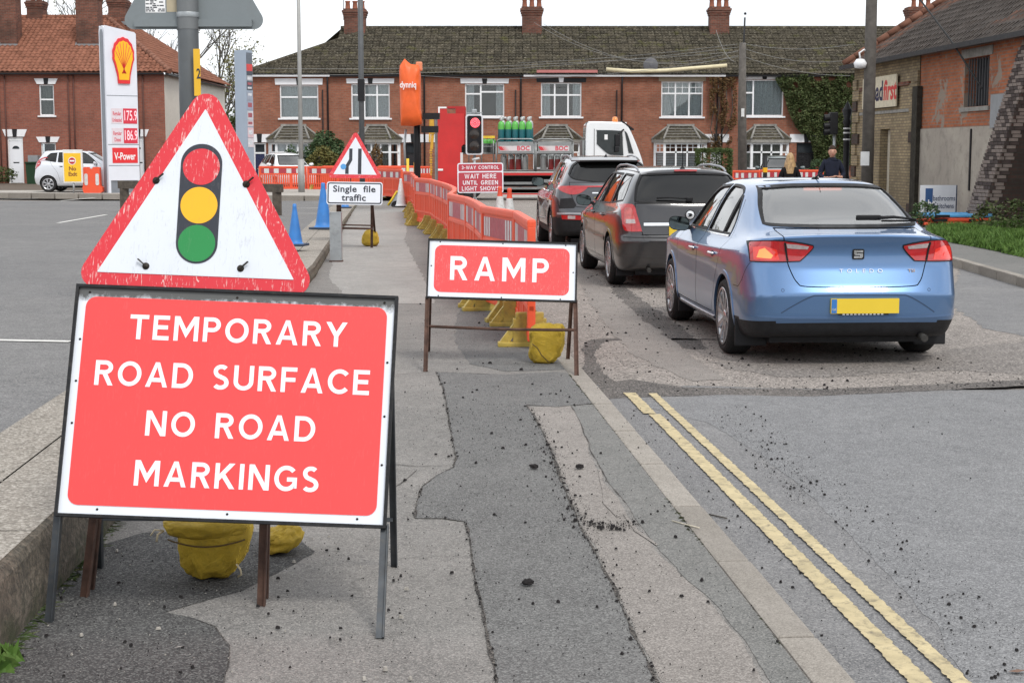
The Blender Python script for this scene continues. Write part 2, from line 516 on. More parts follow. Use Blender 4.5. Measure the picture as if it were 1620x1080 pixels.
def stroke_text(s, h, mat, cx=0.0, cz=0.0, gap=.17, y=0.0, mb=None, thick=1.0, sx=1.0):
 """capitals of height h centred on cx, standing on cz, in the XZ plane facing -Y"""
 W = sum(GL[c][0] for c in s) + gap*(len(s)-1)
 x = cx - W*h*sx/2
 lay = 0
 if mb is None: mb = MB()
 for c in s:
  w, strokes = GL[c]
  bm = bmesh.new()
  for st in strokes:
   lay += 1
   pts = [Vector((p[0], p[1])) for p in st]
   k = len(pts)
   closed = (pts[0]-pts[-1]).length < 1e-4
   L = []; Rr = []
   for i, p in enumerate(pts):
    if closed:
     a = pts[i-1] if i > 0 else pts[-2]
     b = pts[i+1] if i < k-1 else pts[1]
    else:
     a = pts[i-1] if i > 0 else p
     b = pts[i+1] if i < k-1 else p
    d1 = (p-a).normalized() if (p-a).length > 1e-6 else None
    d2 = (b-p).normalized() if (b-p).length > 1e-6 else None
    if d1 is None: d1 = d2
    if d2 is None: d2 = d1
    n1 = Vector((-d1.y, d1.x)); n2 = Vector((-d2.y, d2.x))
    n = (n1+n2).normalized()
    m = min(2.6, 1/max(.2, n.dot(n1)))
    L.append(p + n*SH*thick*m); Rr.append(p - n*SH*thick*m)
   zl = (lay % 6)*.02
   vl = [bm.verts.new((q.x, q.y, zl)) for q in L]
   vr = [bm.verts.new((q.x, q.y, zl)) for q in Rr]
   for i in range(k-1):
    try: bm.faces.new((vl[i], vl[i+1], vr[i+1], vr[i]))
    except ValueError: pass
  for co, no in (((0,1,0),(0,1,0)), ((0,0,0),(0,-1,0))):
   bmesh.ops.bisect_plane(bm, geom=bm.verts[:]+bm.edges[:]+bm.faces[:], plane_co=co, plane_no=no, clear_outer=True, clear_inner=False)
  bm.verts.index_update()
  mb.add([(x + v.co.x*h*sx, y - .0006 - v.co.z*.005, cz + v.co.y*h) for v in bm.verts], [tuple(v.index for v in f.verts) for f in bm.faces], 0)
  bm.free()
  x += (w+gap)*h*sx
 return mb
def stroke_words(s, h, mat, cx, cz, gap, y, thick, sx, parent):
 W = sum(GL[c][0] for c in s) + gap*(len(s)-1)
 x = cx - W*h*sx/2
 for w in s.split(' '):
  ww = (sum(GL[c][0] for c in w) + gap*(len(w)-1))*h*sx
  stroke_text(w, h, mat, x+ww/2, cz, gap, y, None, thick, sx).build('lettering', mat, parent)
  x += ww + (GL[' '][0] + 2*gap)*h*sx
# --- ground and roads
asph_pave = asphalt('pavement_asphalt', (.165,.160,.153), (.235,.222,.208), (.40,.375,.35), 1.2, .35, .3, 230, .7)
asph_trench = asphalt('trench_asphalt', (.118,.116,.115), (.160,.156,.152), (.27,.27,.26), 1.2, .35, 0, 210, .9)
asph_dark = asphalt('dark_shaded_asphalt', (.052,.051,.052), (.088,.085,.083), (.21,.21,.20), 1.5, .6, 0, 200, .9, .75)
asph_side = asphalt('side_strip_asphalt', (.145,.146,.140), (.195,.190,.182), (.33,.32,.30), 1.6, .35, .2, 230, .7)
asph_light = asphalt('worn_strip_asphalt', (.205,.188,.174), (.275,.25,.23), (.42,.39,.36), 1.6, .45, .15, 230, .75)
asph_road = asphalt('road_asphalt', (.165,.165,.17), (.225,.222,.22), (.36,.35,.34), .9, .4, .1, 190, .8)
asph_roadnew = asphalt('smooth_road_asphalt', (.170,.171,.176), (.215,.215,.217), (.36,.36,.36), .8, .3, 0, 200, .85)
asph_plane = asphalt('planed_road_surface', (.205,.186,.170), (.30,.270,.246), (.50,.45,.41), .8, 1.0, .3, 90, 1.0)
asph_tar = asphalt('tar_joint', (.070,.066,.064), (.15,.138,.128), (.30,.27,.25), 2.5, 1.0, 0, 110, 1.0)
asph_park = asphalt('car_park_asphalt', (.145,.145,.148), (.205,.20,.195), (.33,.32,.31), .5, .4, .12, 150, .8)
conc_kerb = asphalt('kerb_concrete', (.27,.245,.215), (.355,.325,.29), (.46,.43,.38), 3.0, .3, 0, 240, .6, rnd=.35)
conc_wall = asphalt('old_concrete', (.22,.185,.145), (.36,.31,.25), (.55,.50,.43), 2.0, .8, .2, 60, .9)
conc_top = asphalt('coping_concrete', (.235,.21,.18), (.33,.30,.265), (.52,.49,.44), 1.2, .5, .1, 110, .8)
def wallz(Y):
 pts = [(0,.29),(4.7,.245),(19,.14),(34,.08),(47,.02),(80,.0)]
 for (a, za), (b, zb) in zip(pts, pts[1:]):
  if Y <= b: return za + (zb-za)*(Y-a)/(b-a)
 return 0.0
def lerp_path(path, Y):
 for (x0, y0), (x1, y1) in zip(path, path[1:]):
  if Y <= y1: return x0 + (x1-x0)*(Y-y0)/(y1-y0)
 return path[-1][0]
WALL = [(-1.40,2.0),(-1.555,4.7),(-1.60,5.6),(-2.02,12.3),(-2.44,19.2),(-3.48,32),(-4.54,45.4),(-4.9,50)]
KERB = [(1.151,2.0),(.972,4.4),(.901,5.35),(.760,7.25),(.570,9.8),(.510,10.6),(.03,17),(-.65,25.5),(-1.75,39),(-2.6,49)]
RK = [(6.05,2.0),(6.2,14),(6.3,19.1),(6.45,22.7),(6.2,30),(5.7,38),(5.3,44)]
def sheet(name, poly, z, mat, zf=None):
 from mathutils.geometry import delaunay_2d_cdt
 cv, ce, cf, *_r = delaunay_2d_cdt([Vector((p[0], p[1])) for p in poly], [], [list(range(len(poly)))], 1, 1e-5)
 bm = bmesh.new()
 vs = [bm.verts.new((p[0], p[1], z)) for p in cv]
 for f in cf:
  try: bm.faces.new([vs[i] for i in f])
  except ValueError: pass
 bmesh.ops.recalc_face_normals(bm, faces=bm.faces)
 if sum(f.normal.z for f in bm.faces) < 0: bmesh.ops.reverse_faces(bm, faces=bm.faces)
 me = bpy.data.meshes.new(name); bm.to_mesh(me); bm.free()
 me.materials.append(mat)
 return struct(obj(name, me))
def ragged(poly, step=.06, amp=.012, fix=None):
 out = []
 k = len(poly)
 for i in range(k):
  a = Vector(poly[i][:2]); b = Vector(poly[(i+1) % k][:2])
  n = max(1, int((b-a).length/step))
  for j in range(n):
   p = a.lerp(b, j/n)
   if 0 < j or True:
    q = noise.noise(Vector((p.x*4, p.y*4, 3.1)))*amp*1.2 + noise.noise(Vector((p.x*21, p.y*21, 1.1)))*amp*.5
    r = noise.noise(Vector((p.x*4, p.y*4, 8.7)))*amp*1.2 + noise.noise(Vector((p.x*21, p.y*21, 6.7)))*amp*.5
    p = p + Vector((q, r))
   out.append((p.x, p.y))
 return out
def patch(name, pix, z, mat, amp=.012, hide=0.0, step=.05, kerbside=False):
 pts = [G(px, py, z) for px, py in pix]
 rr = ragged([(p.x, p.y) for p in pts], step, amp)
 if kerbside: rr = [(min(x, lerp_path(KERB, y)-.130), y) for x, y in rr]
 return sheet(name, rr, z, mat)
sheet('ground', [(-600,-20),(600,-20),(600,900),(-600,900)], -.30, M('earth', (.09,.085,.07), .95, vs=.3))
RY = 10.62
road_far = [(lerp_path(KERB, y)-.01, y) for y in (10.4,17,25.5,39,49)] + [(-7,50.5),(-60,55),(-60,66.5),(60,64.5),(60,46),(20,45),(5.3,44),(5.7,38),(6.2,30),(6.45,22.7),(6.3,19.1),(6.2,14),(6.15,10.4)]
sheet('road', road_far, -.14, asph_plane)
edge = []
x = 6.12
i = 0
while x > .54:
 edge.append((x, RY + .10*math.sin(x*1.3+1) + .05*noise.noise(Vector((x*2.5, 0, 0))) + random.uniform(-.012,.012) + .02*(6-x)))
 x -= .05
near = [(1.13,2.0),(6.05,2.0),(6.12,RY)] + edge + [(lerp_path(KERB, y)-.01, y) for y in (10.0,8.5,7.25,5.35,4.4,3.0)]
ROADZ = -.12
mbr = MB()
o = sheet('road', near, ROADZ, asph_road)
mbe = MB()
for a, b in zip(edge, edge[1:]):
 mbe.add([(a[0],a[1]-.004,ROADZ+.001),(b[0],b[1]-.004,ROADZ+.001),(b[0],b[1]+.05,-.139),(a[0],a[1]+.05,-.139)], [(0,1,2,3)])
struct(mbe.build('road_edge', asph_tar))
patch('road_patch', [(1010,640),(1130,622),(1276,624),(1500,622),(1640,618),(1900,660),(2600,1400),(1560,1150),(1480,985),(1400,905),(1300,800),(1205,720),(1120,668)], ROADZ+.0015, asph_roadnew, .02)
patch('tar_joint', [(930,618),(955,605),(1000,600),(1080,612),(1300,616),(1400,611),(1640,600),(1640,609),(1400,621),(1276,627),(1150,624),(1000,628),(945,632)], -.118, asph_tar, .012, step=.03)
ZP = -.1385
patch('tar_strip', [(950,428),(965,432),(1010,470),(1062,506),(1110,540),(1125,551),(1095,553),(1050,540),(1010,508),(975,470)], ZP, asph_tar, .05)
patch('tar_strip', [(922,545),(935,537),(952,535),(1010,534),(1080,535),(1130,536),(1130,538),(1020,537),(956,539),(940,560),(948,580),(965,598),(975,610),(940,612),(925,590)], ZP, asph_tar, .03, step=.03)
patch('tar_strip', [(1120,572),(1250,575),(1450,560),(1560,545),(1640,540),(1640,592),(1500,585),(1400,590),(1250,598),(1160,585)], ZP+.0006, asphalt('stained_road', (.165,.152,.142), (.25,.228,.21), (.42,.38,.35), 1.5, .9, .1, 90, 1.0), .06)
patch('road_patch', [(1530,400),(1640,420),(1640,535),(1560,520),(1500,480)], ZP+.0008, asph_road, .05)
patch('worn_strip', [(905,420),(925,425),(1000,490),(1090,560),(1150,600),(1090,602),(1000,560),(940,490)], ZP+.0012, asph_light, .05)
yel = M('yellow_road_paint', (.47,.39,.23), .85, var=.2, vs=9, bump=.8, bs=150, dirt=.85)
def yline(x0, x1, y0, y1, nm, seed):
 """kerb-parallel painted line with worn ragged edges"""
 rnd = random.Random(seed)
 L = []; Rr = []
 y = y0
 while y < y1:
  k = lerp_path(KERB, y)
  L.append((k+x0+rnd.uniform(-.0045,.0045), y)); Rr.append((k+x1+rnd.uniform(-.0045,.0045), y))
  y += .016
 sheet(nm, L + Rr[::-1], ROADZ+.008, yel)
yline(.265,.338,2.2,9.55,'yellow_line',1)
yline(.235,.315,9.57,10.42,'yellow_line',2)
yline(.400,.456,2.2,10.40,'yellow_line',3)
pv = [(lerp_path(WALL, y)-.02, y) for y in (2,4.7,5.6,12.3,19.2,32,45.4,50)] + [(lerp_path(KERB, y)-.125, y) for y in (49,39,25.5,17,10.6,9.8,7.25,5.35,4.4,2)]
sheet('pavement', pv, 0.0, asph_pave)
kerb = bpy.data.objects.new('kerb', None); COL.objects.link(kerb); struct(kerb)
kme = MB().box((0,0,-.09),(.125,.900,.18),0,None,.012).mesh('kerb_stone', conc_kerb)
def lay_kerb(path, side, y0, y1, parent, me, L=.915, z=0.0):
 y = y0
 while y < y1:
  x = lerp_path(path, y); x2 = lerp_path(path, y+.9)
  ang = math.atan2(x2-x, .9)
  o = obj('kerb_stone', me, parent, ((x+x2)/2+side*.0625, y+L/2*math.cos(ang), z+.004+random.uniform(-.003,.003)), (random.uniform(-.003,.003), 0, -ang))
  y += L*math.cos(ang)
lay_kerb(KERB, -1, 1.95, 47, kerb, kme)
kerb2 = bpy.data.objects.new('kerb', None); COL.objects.link(kerb2); struct(kerb2)
lay_kerb(RK, 1, 12, 43, kerb2, kme, z=-.02)
sheet('pavement', [(lerp_path(RK, y)+.12, y) for y in (10,14,19.1,22.7,30,38,44)] + [(9.9,44),(9.2,38),(8.3,30),(7.7,25),(7.4,20),(7.3,10)], -.022, asph_side)
patch('dark_shadow_patch', [(-60,1100),(-10,1030),(88,925),(116,897),(160,862),(225,842),(330,838),(430,842),(470,850),(500,872),(440,905),(385,932),(262,968),(300,976),(340,990),(364,1020),(352,1100)], .002, asph_dark, .012)  # dark wet tarmac, with the big sign's ground shadow painted in
TRL = [(690,588),(701,612),(708,650),(715,690),(721,722),(718,738),(690,752),(668,768),(660,790),(655,819),(700,819),(735,824),(740,838),(746,870),(749,905),(757,942),(766,975),(772,1010),(782,1050),(790,1110)]
TRR = [(1058,1110),(1035,1070),(1015,1025),(1000,995),(985,960),(970,925),(950,890),(935,862),(915,825),(905,800),(890,765),(875,720),(862,690),(848,662),(833,640)]
trench = TRL + TRR + [(880,643),(946,637),(930,612),(912,592),(880,588),(800,592)]
patch('trench_patch', trench, .003, asph_trench, .007, step=.035, kerbside=True)
patch('trench_patch', [(738,478),(722,500),(720,540),(742,575),(800,587),(905,584),(868,545),(845,515),(835,500),(815,480)], .002, asph_trench, .02, kerbside=True)
patch('pale_patch', [(835,644),(870,642),(905,640),(918,668),(928,700),(940,735),(952,762),(978,790),(1000,826),(1045,880),(1095,925),(1150,985),(1190,1040),(1225,1110),(1062,1110),(1040,1070),(1018,1020),(985,950),(935,855),(906,795),(880,725),(850,660)], .0012, asph_light, .015, kerbside=True)
patch('side_strip', [(905,642),(946,639),(1000,705),(1060,775),(1110,832),(1170,905),(1230,975),(1310,1062),(1360,1110),(1240,1110),(1190,1030),(1140,965),(1080,910),(1030,855),(990,795),(960,760),(935,712),(918,668)], .002, asph_side, .012, kerbside=True)
patch('crack_line', [(945,742),(950,742),(960,790),(980,815),(976,818),(955,795)], .0045, asph_light, .006, step=.03)
patch('crack_line', [(985,812),(990,812),(1010,838),(1040,860),(1038,862),(1005,840)], .0045, asph_light, .004, step=.03)
patch('pavement_patch', [(560,330),(650,330),(640,380),(690,480),(560,480),(520,440),(535,380)], .002, asphalt('pale_pavement', (.27,.262,.25), (.35,.335,.315), (.45,.43,.4), .8, .3, .1, 210, .6), .03, step=.15)
def seam(pix, w, z, mat, seed=1, name='seam'):
 rnd = random.Random(seed)
 P_ = [G(px, py, z) for px, py in pix]
 L = []; Rr = []
 for a, b in zip(P_, P_[1:]):
  n = max(1, int((b-a).length/.018)); d = (b-a).normalized()
  for i in range(n):
   p = a.lerp(b, i/n); q = noise.noise(Vector((p.x*4, p.y*4, 3.1)))*.006
   ww = w*max(.12, .55+1.3*noise.noise(Vector((p.x*7, p.y*7, seed)))+rnd.uniform(-.2,.3))
   L.append((p.x+q-d.y*ww*.5, p.y+d.x*ww*.5)); Rr.append((p.x+q+d.y*ww*.5, p.y-d.x*ww*.5))
 sheet(name, L+Rr[::-1], z, mat)
SEAMM = asphalt('crumbled_joint', (.050,.047,.045), (.085,.078,.072), (.2,.18,.16), 3, 1.0, 0, 140, 1.0)
seam(TRL, .010, .0045, SEAMM, 1)
seam(TRR, .013, .0045, SEAMM, 2)
seam([(833,640),(880,643),(946,637)], .008, .0045, SEAMM, 3)
seam([(690,588),(740,590),(800,592)], .008, .0045, SEAMM, 4)
seam([(620,733),(660,737),(718,735)], .005, .0035, SEAMM, 5)
seam([(905,642),(918,668),(935,712),(960,760),(990,795)], .005, .0035, SEAMM, 6)
seam([(622,592),(655,590),(690,588)], .006, .0035, SEAMM, 7)
seam([(262,968),(300,976),(340,990),(364,1020),(352,1100)], .004, .0035, SEAMM, 8)
seam([(625,770),(640,760),(662,741)], .005, .0035, SEAMM, 9)
wall = thing('retaining_wall', 'low old concrete retaining wall with stained face beside the pavement', 'wall')
mbw = MB()
ys = []
y = 2.0
while y < 49:
 ys.append(y); y += .12 if y < 9 else .5
for a, b in zip(ys, ys[1:]):
 def prof(Y):
  x = lerp_path(WALL, Y); z = wallz(Y)
  j = lambda k: .010*noise.noise(Vector((Y*5, k, 0))) + .012*noise.noise(Vector((Y*17, k, 5)))
  return [(x+.004+j(0), Y, -.05), (x+.012+j(1)*1.6, Y, z*.28), (x+.003+j(2)*1.6, Y, z*.6), (x-.004+j(3)*1.4, Y, z*.85), (x-.018+j(4), Y, z-.012+j(6)*.4), (x-.04+j(4)*.8, Y, z)]
 p, q = prof(a), prof(b)
 for i in range(5):
  mbw.add([p[i], q[i], q[i+1], p[i+1]], [(0,1,2,3)], 0, True)
wface = NT('stained_wall')
_z = wface.sep(wface.tc.outputs['Object'])[2]
_f = wface.noise(7, 8, .75, dist=.5)
_g = wface.noise(45, 6, .8)
_c = wface.mix(wface.ramp(_f, [(.38,0.0),(.62,1.0)]), (.23,.19,.145), (.095,.078,.058))
_c = wface.mix(wface.ramp(_g, [(.40,0.0),(.60,.85)]), _c, (.035,.032,.025))
_c = wface.mix(wface.math('MULTIPLY', wface.ramp(_f, [(.45,0.0),(.6,1.0)]), wface.ramp(_z, [(.02,.6),(.12,0.0)])), _c, (.05,.07,.02))
wface.col(_c); wface.rough(.95); wface.bump(wface.mix(.5, _f, _g), 1.0, .02)
mbw.build('wall_face', wface.mat, wall)
def strip(name, offs0, offs1, mat, y0, y1, dz, parent=None, n=40, wig=0.0):
 mb = MB()
 for i in range(n):
  a = y0+(y1-y0)*i/n; b = y0+(y1-y0)*(i+1)/n
  mb.add([(lerp_path(WALL,a)-offs1, a, wallz(a)+dz),(lerp_path(WALL,a)-offs0, a, wallz(a)+dz),(lerp_path(WALL,b)-offs0, b, wallz(b)+dz),(lerp_path(WALL,b)-offs1, b, wallz(b)+dz)], [(0,1,2,3)])
 return mb.build(name, mat, parent)
rnd = random.Random(4)
y = 2.0
while y < 46:
 L = 3.1
 strip('coping', .038, .36, conc_top, y, y+L-.008, 0.0, wall, 26)
 strip('coping', .366, .66, conc_top, y+.0, y+L-.01, .002, wall, 26)
 y += L
struct(strip('car_park', .62, 44, asph_park, 2.0, 49.5, -.012, None, 60))
wp = M('white_road_paint', (.62,.61,.58), .8, var=.1, vs=12, dirt=.4)
def paint_line(p0, p1, w, z=.006):
 a, b = G(*p0, .2), G(*p1, .2)
 for _ in range(3):
  a = G(*p0, wallz(a.y)-.012); b = G(*p1, wallz(b.y)-.012)
 d = (b-a).normalized(); n = Vector((-d.y, d.x, 0))*w/2
 k = 14; pts = []
 mb = MB()
 for i in range(k):
  s, t = a.lerp(b, i/k), a.lerp(b, (i+1)/k)
  vs = []
  for q in (s-n, s+n, t+n, t-n):
   vs.append((q.x, q.y, wallz(q.y)-.012+z))
  mb.add(vs, [(0,1,2,3)])
 struct(mb.build('bay_line', wp))
paint_line((-420,531), (112,541), .09)
paint_line((92,353), (168,340), .10)
paint_line((-20,316), (60,314), .10)
paint_line((95,318), (150,313), .10)
paint_line((470,330), (512,329), .10)
paint_line((470,338), (505,338), .10)
sheet('tar_joint', [(-30,15.45),(-2.9,14.9),(-2.9,14.92),(-30,15.49)], .157, asph_tar)
kerb3 = bpy.data.objects.new('kerb', None); COL.objects.link(kerb3); struct(kerb3)
kb = MB().box((0,0,.02),(.913,.14,.2),0,None,.012).mesh('kerb_stone', conc_kerb)
x = -34.0
while x < -4.9:
 obj('kerb_stone', kb, kerb3, (x, 55.4+(x+18)*-.35 if x > -18 else 55.4, .0), (0,0,math.atan(-.35) if x > -18 else 0))
 x += .92
sheet('forecourt', [(-45,55.47),(-18,55.47),(-5.0,50.9),(-4.2,51),(-3,66),(-45,69)], .095, asphalt('pale_concrete', (.36,.335,.30), (.46,.43,.39), (.55,.52,.48), .6, .3, .1, 60, .5))
sheet('brick_paving', [(-45,60),(-14,60),(-12,75),(-45,75)], .10, brick_mat('block_paving', (.23,.14,.09), (.30,.19,.12), (.12,.10,.08), .2, .1, .008, .3))
sheet('pavement', [(-14,67.4),(60,65.2),(60,74),(-14,76)], -.03, asph_side)
# --- buildings
BRK = brick_mat('red_brick', (.28,.095,.055), (.37,.145,.088), (.22,.165,.13), stain=.38)
BRK2 = brick_mat('red_brick_left', (.265,.085,.058), (.345,.118,.078), (.20,.15,.125), stain=.32)
BRKD = brick_mat('sooty_brick', (.13,.05,.035), (.24,.09,.06), (.14,.12,.10), stain=.6)
WHITE = M('white_upvc', (.78,.79,.80), .35, var=.03, vs=2)
WPAINT = M('white_masonry_paint', (.74,.74,.76), .7, var=.06, vs=3)
BLACKP = M('black_paint', (.02,.02,.022), .45, var=.2)
CURT = M('net_curtain', (.80,.82,.84), .9, var=.2, vs=18)
CURTD = M('drawn_curtain', (.30,.30,.27), .9, var=.25, vs=14)
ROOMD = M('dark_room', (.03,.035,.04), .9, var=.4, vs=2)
WGLASS = glass_mat('window_glass', (.8,.83,.83), 1.0, .02)
LEAD = M('lead_flashing', (.20,.21,.22), .6, var=.15)
CEM = M('weathered_cement', (.25,.24,.22), .9, var=.3, vs=6, bump=.5)
MOSSY = M('mossy_tile', (.062,.058,.047), .95, var=.45, vs=3.5, bump=.6, bs=30, dirt=.0)
def tile_mat(name, a, b, lich, lf=.5, moss=None):
 t = NT(name)
 oi = t.n('ShaderNodeObjectInfo')
 geo = t.n('ShaderNodeNewGeometry')
 c = t.mix(oi.outputs['Random'], a, b)
 f = t.noise(2.5, 6, .7, geo.outputs['Position'])
 c = t.mix(t.ramp(f, [(.35, 0.0), (.65, .7)]), c, dim(a, .5))
 g = t.noise(9, 7, .8, geo.outputs['Position'])
 c = t.mix(t.ramp(g, [(.55, 0.0), (.66, lf)]), c, lich)
 if moss:
  h = t.noise(1.6, 6, .7, geo.outputs['Position'])
  c = t.mix(t.ramp(h, [(.56, 0.0), (.66, .8)]), c, moss)
 t.col(c); t.rough(.95); t.b.inputs['Specular IOR Level'].default_value = .15
 t.bump(g, .7, .02)
 return t.mat
T_GREY = tile_mat('mossy_grey_tile', (.044,.039,.029), (.100,.086,.062), (.34,.31,.24), .85, (.085,.082,.034))
T_RED = tile_mat('red_pantile', (.23,.098,.062), (.37,.165,.11), (.085,.06,.048), .7)
T_RED2 = tile_mat('orange_pantile', (.20,.095,.065), (.31,.15,.105), (.10,.08,.06), .6)
T_BLK = tile_mat('black_pantile', (.046,.040,.037), (.090,.074,.064), (.12,.11,.10), .5)
def tile_mesh(w, L, amp, mat, name='roof_tile', th=.018, seg=6, double=False):
 """wavy interlocking tile lying in XY, long side up the slope (+Y)"""
 mb = MB(); top = []; bot = []
 for yi in (0, 1):
  for i in range(seg+1):
   x = w*i/seg
   ph = 2*PI*i/seg
   z = amp*(.5-.5*math.cos(ph)) if not double else amp*(.5-.5*math.cos(2*ph))
   lift = .028 if yi == 0 else 0.0
   top.append((x, yi*L*1.06, z+th+lift)); bot.append((x, yi*L*1.06, z+lift))
 n = seg+1
 vs = top + bot
 fs = []
 for i in range(seg):
  fs.append((i, i+1, n+i+1, n+i))
  fs.append((2*n+i, i, i+1, 2*n+i+1)[::-1])
 fs.append((0, n, 3*n, 2*n)); fs.append((seg, 2*n+seg, 3*n+seg, n+seg))
 mb.add(vs, fs, 0, True)
 me = mb.mesh(name, mat)
 return me
def slope_matrix(p0, along, up):
 a = Vector(along).normalized(); u = Vector(up).normalized(); n = a.cross(u).normalized()
 m = Matrix((a, u, n)).transposed().to_4x4(); m.translation = Vector(p0); return m
def tiles_on(parent, Mx, width, height, w, L, me, name='roof_tile', keep=None, jitter=.006, limit=300, mats=None, stuff_mesh=True, rnd=None):
 """lay tiles on a slope: first rows as single objects up to limit, the rest joined as one stuff part"""
 rnd = rnd or random.Random(3)
 cells = []
 ny = int(math.ceil(height/L)); nx = int(math.ceil(width/w))
 for j in range(ny):
  for i in range(nx):
   x, y = i*w, j*L
   if keep and not keep(x+w/2, y+L/2): continue
   cells.append((x, y))
 singles = cells[:limit]; rest = cells[limit:]
 for x, y in singles:
  m = Mx @ Matrix.Translation((x+rnd.uniform(-jitter,jitter), y+rnd.uniform(-jitter,jitter), rnd.uniform(0,jitter))) @ Matrix.Rotation(rnd.uniform(-.012,.012), 4, 'Z')
  o = bpy.data.objects.new(name, me); COL.objects.link(o); o.parent = parent; o.matrix_local = m
 if rest:
  bv = [v.co.copy() for v in me.vertices]; bf = [tuple(p.vertices) for p in me.polygons]
  V = []; F = []
  for x, y in rest:
   m = Mx @ Matrix.Translation((x+rnd.uniform(-jitter,jitter), y+rnd.uniform(-jitter,jitter), rnd.uniform(0,jitter))) @ Matrix.Rotation(rnd.uniform(-.012,.012), 4, 'Z')
   b = len(V)
   V += [tuple(m @ q) for q in bv]; F += [tuple(b+k for k in f) for f in bf]
  m2 = bpy.data.meshes.new('roof_tiles'); m2.from_pydata(V, [], F)
  for mt in me.materials: m2.materials.append(mt)
  m2.polygons.foreach_set('use_smooth', [True]*len(F))
  stuff(obj('roof_tiles', m2, parent))
def window(parent, x0, x1, z0, z1, y, panes=((.5,),), curtain='net', rec=.09, sill=True, trans=None, glazing=False):
 """casement window in a wall facing -Y: frame part with pane and curtain sub-parts. panes = mullion fractions, trans = transom height fractions from the top per bay"""
 f = MB(); w = .055
 yf = y+rec
 f.bb(x0, x1, yf-.02, yf+.05, z1-w, z1); f.bb(x0, x1, yf-.02, yf+.05, z0, z0+w)
 f.bb(x0, x0+w, yf-.02, yf+.05, z0+w, z1-w); f.bb(x1-w, x1, yf-.02, yf+.05, z0+w, z1-w)
 xs = [x0] + [x0+(x1-x0)*p for p in panes] + [x1]
 for xm in xs[1:-1]: f.bb(xm-.035, xm+.035, yf-.022, yf+.045, z0+w, z1-w)
 tr = trans or []
 rects = []
 for i in range(len(xs)-1):
  a = xs[i]+(.06 if i == 0 else .04); b = xs[i+1]-(.06 if i == len(xs)-2 else .04)
  t = tr[i] if i < len(tr) else 0
  zt = z1-(z1-z0)*t
  if t:
   f.bb(a-.005, b+.005, yf-.021, yf+.04, zt-.035, zt+.035)
   rects += [(a, b, z0+w, zt-.035), (a, b, zt+.035, z1-w)]
   if glazing:
    f.bb((a+b)/2-.012, (a+b)/2+.012, yf-.015, yf+.02, zt+.035, z1-w)
    f.bb(a, b, yf-.0155, yf+.02, (zt+z1)/2-.012, (zt+z1)/2+.012)
  else: rects.append((a, b, z0+w, z1-w))
 fo = f.build('window', WHITE, parent)
 for a, b, c, d in rects:
  MB().bb(a-.01, b+.01, yf+.008, yf+.014, c-.01, d+.01).build('pane', WGLASS, fo)
 cm = {'net': CURT, 'drawn': CURTD, 'dark': ROOMD, 'half': CURT}[curtain]
 if curtain in ('net', 'drawn'):
  mb = MB(); n = int((x1-x0)/.05)
  pts = [(x0+.03+(x1-x0-.06)*i/n, yf+.12+.018*math.sin(i*1.9)+.01*math.sin(i*.7)) for i in range(n+1)]
  for p, q in zip(pts, pts[1:]):
   mb.add([(p[0],p[1],z0),(q[0],q[1],z0),(q[0],q[1],z1),(p[0],p[1],z1)], [(0,1,2,3)], 0, True)
  mb.build('curtain', cm, fo)
 elif curtain == 'half':
  for s0, s1 in ((0,.22),(.80,1)):
   mb = MB(); n = 8
   pts = [(x0+.03+(x1-x0-.06)*(s0+(s1-s0)*i/n), yf+.12+.02*math.sin(i*2.1)) for i in range(n+1)]
   for p, q in zip(pts, pts[1:]):
    mb.add([(p[0],p[1],z0),(q[0],q[1],z0),(q[0],q[1],z1),(p[0],p[1],z1)], [(0,1,2,3)], 0, True)
   mb.build('curtain', cm, fo)
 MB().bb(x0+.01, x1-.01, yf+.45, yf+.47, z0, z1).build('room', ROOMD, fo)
 if sill:
  MB().bb(x0-.09, x1+.09, y-.07, y+rec+.03, z0-.075, z0-.002, 0, .01).build('sill', WPAINT if curtain != 'dark' else CEM, fo)
 return fo
def lintel(parent, x0, x1, z0, h, y, white=True, key=True, splay=.10):
 """flat arch: two painted blocks either side of a dark keystone"""
 c = (x0+x1)/2; k = .09
 a = WPAINT if white else BLACKP; b = BLACKP if white else WPAINT
 MB().prism([(x0-.03, z0), (c-k, z0), (c-k-.03, z0+h), (x0-.03-splay, z0+h)], y-.035, y+.02).build('lintel', a, parent)
 MB().prism([(c+k, z0), (x1+.03, z0), (x1+.03+splay, z0+h), (c+k+.03, z0+h)], y-.035, y+.02).build('lintel', a, parent)
 if key: MB().prism([(c-k+.004, z0-.01), (c+k-.004, z0-.01), (c+k+.026, z0+h+.02), (c-k-.026, z0+h+.02)], y-.05, y+.02).build('keystone', b, parent)
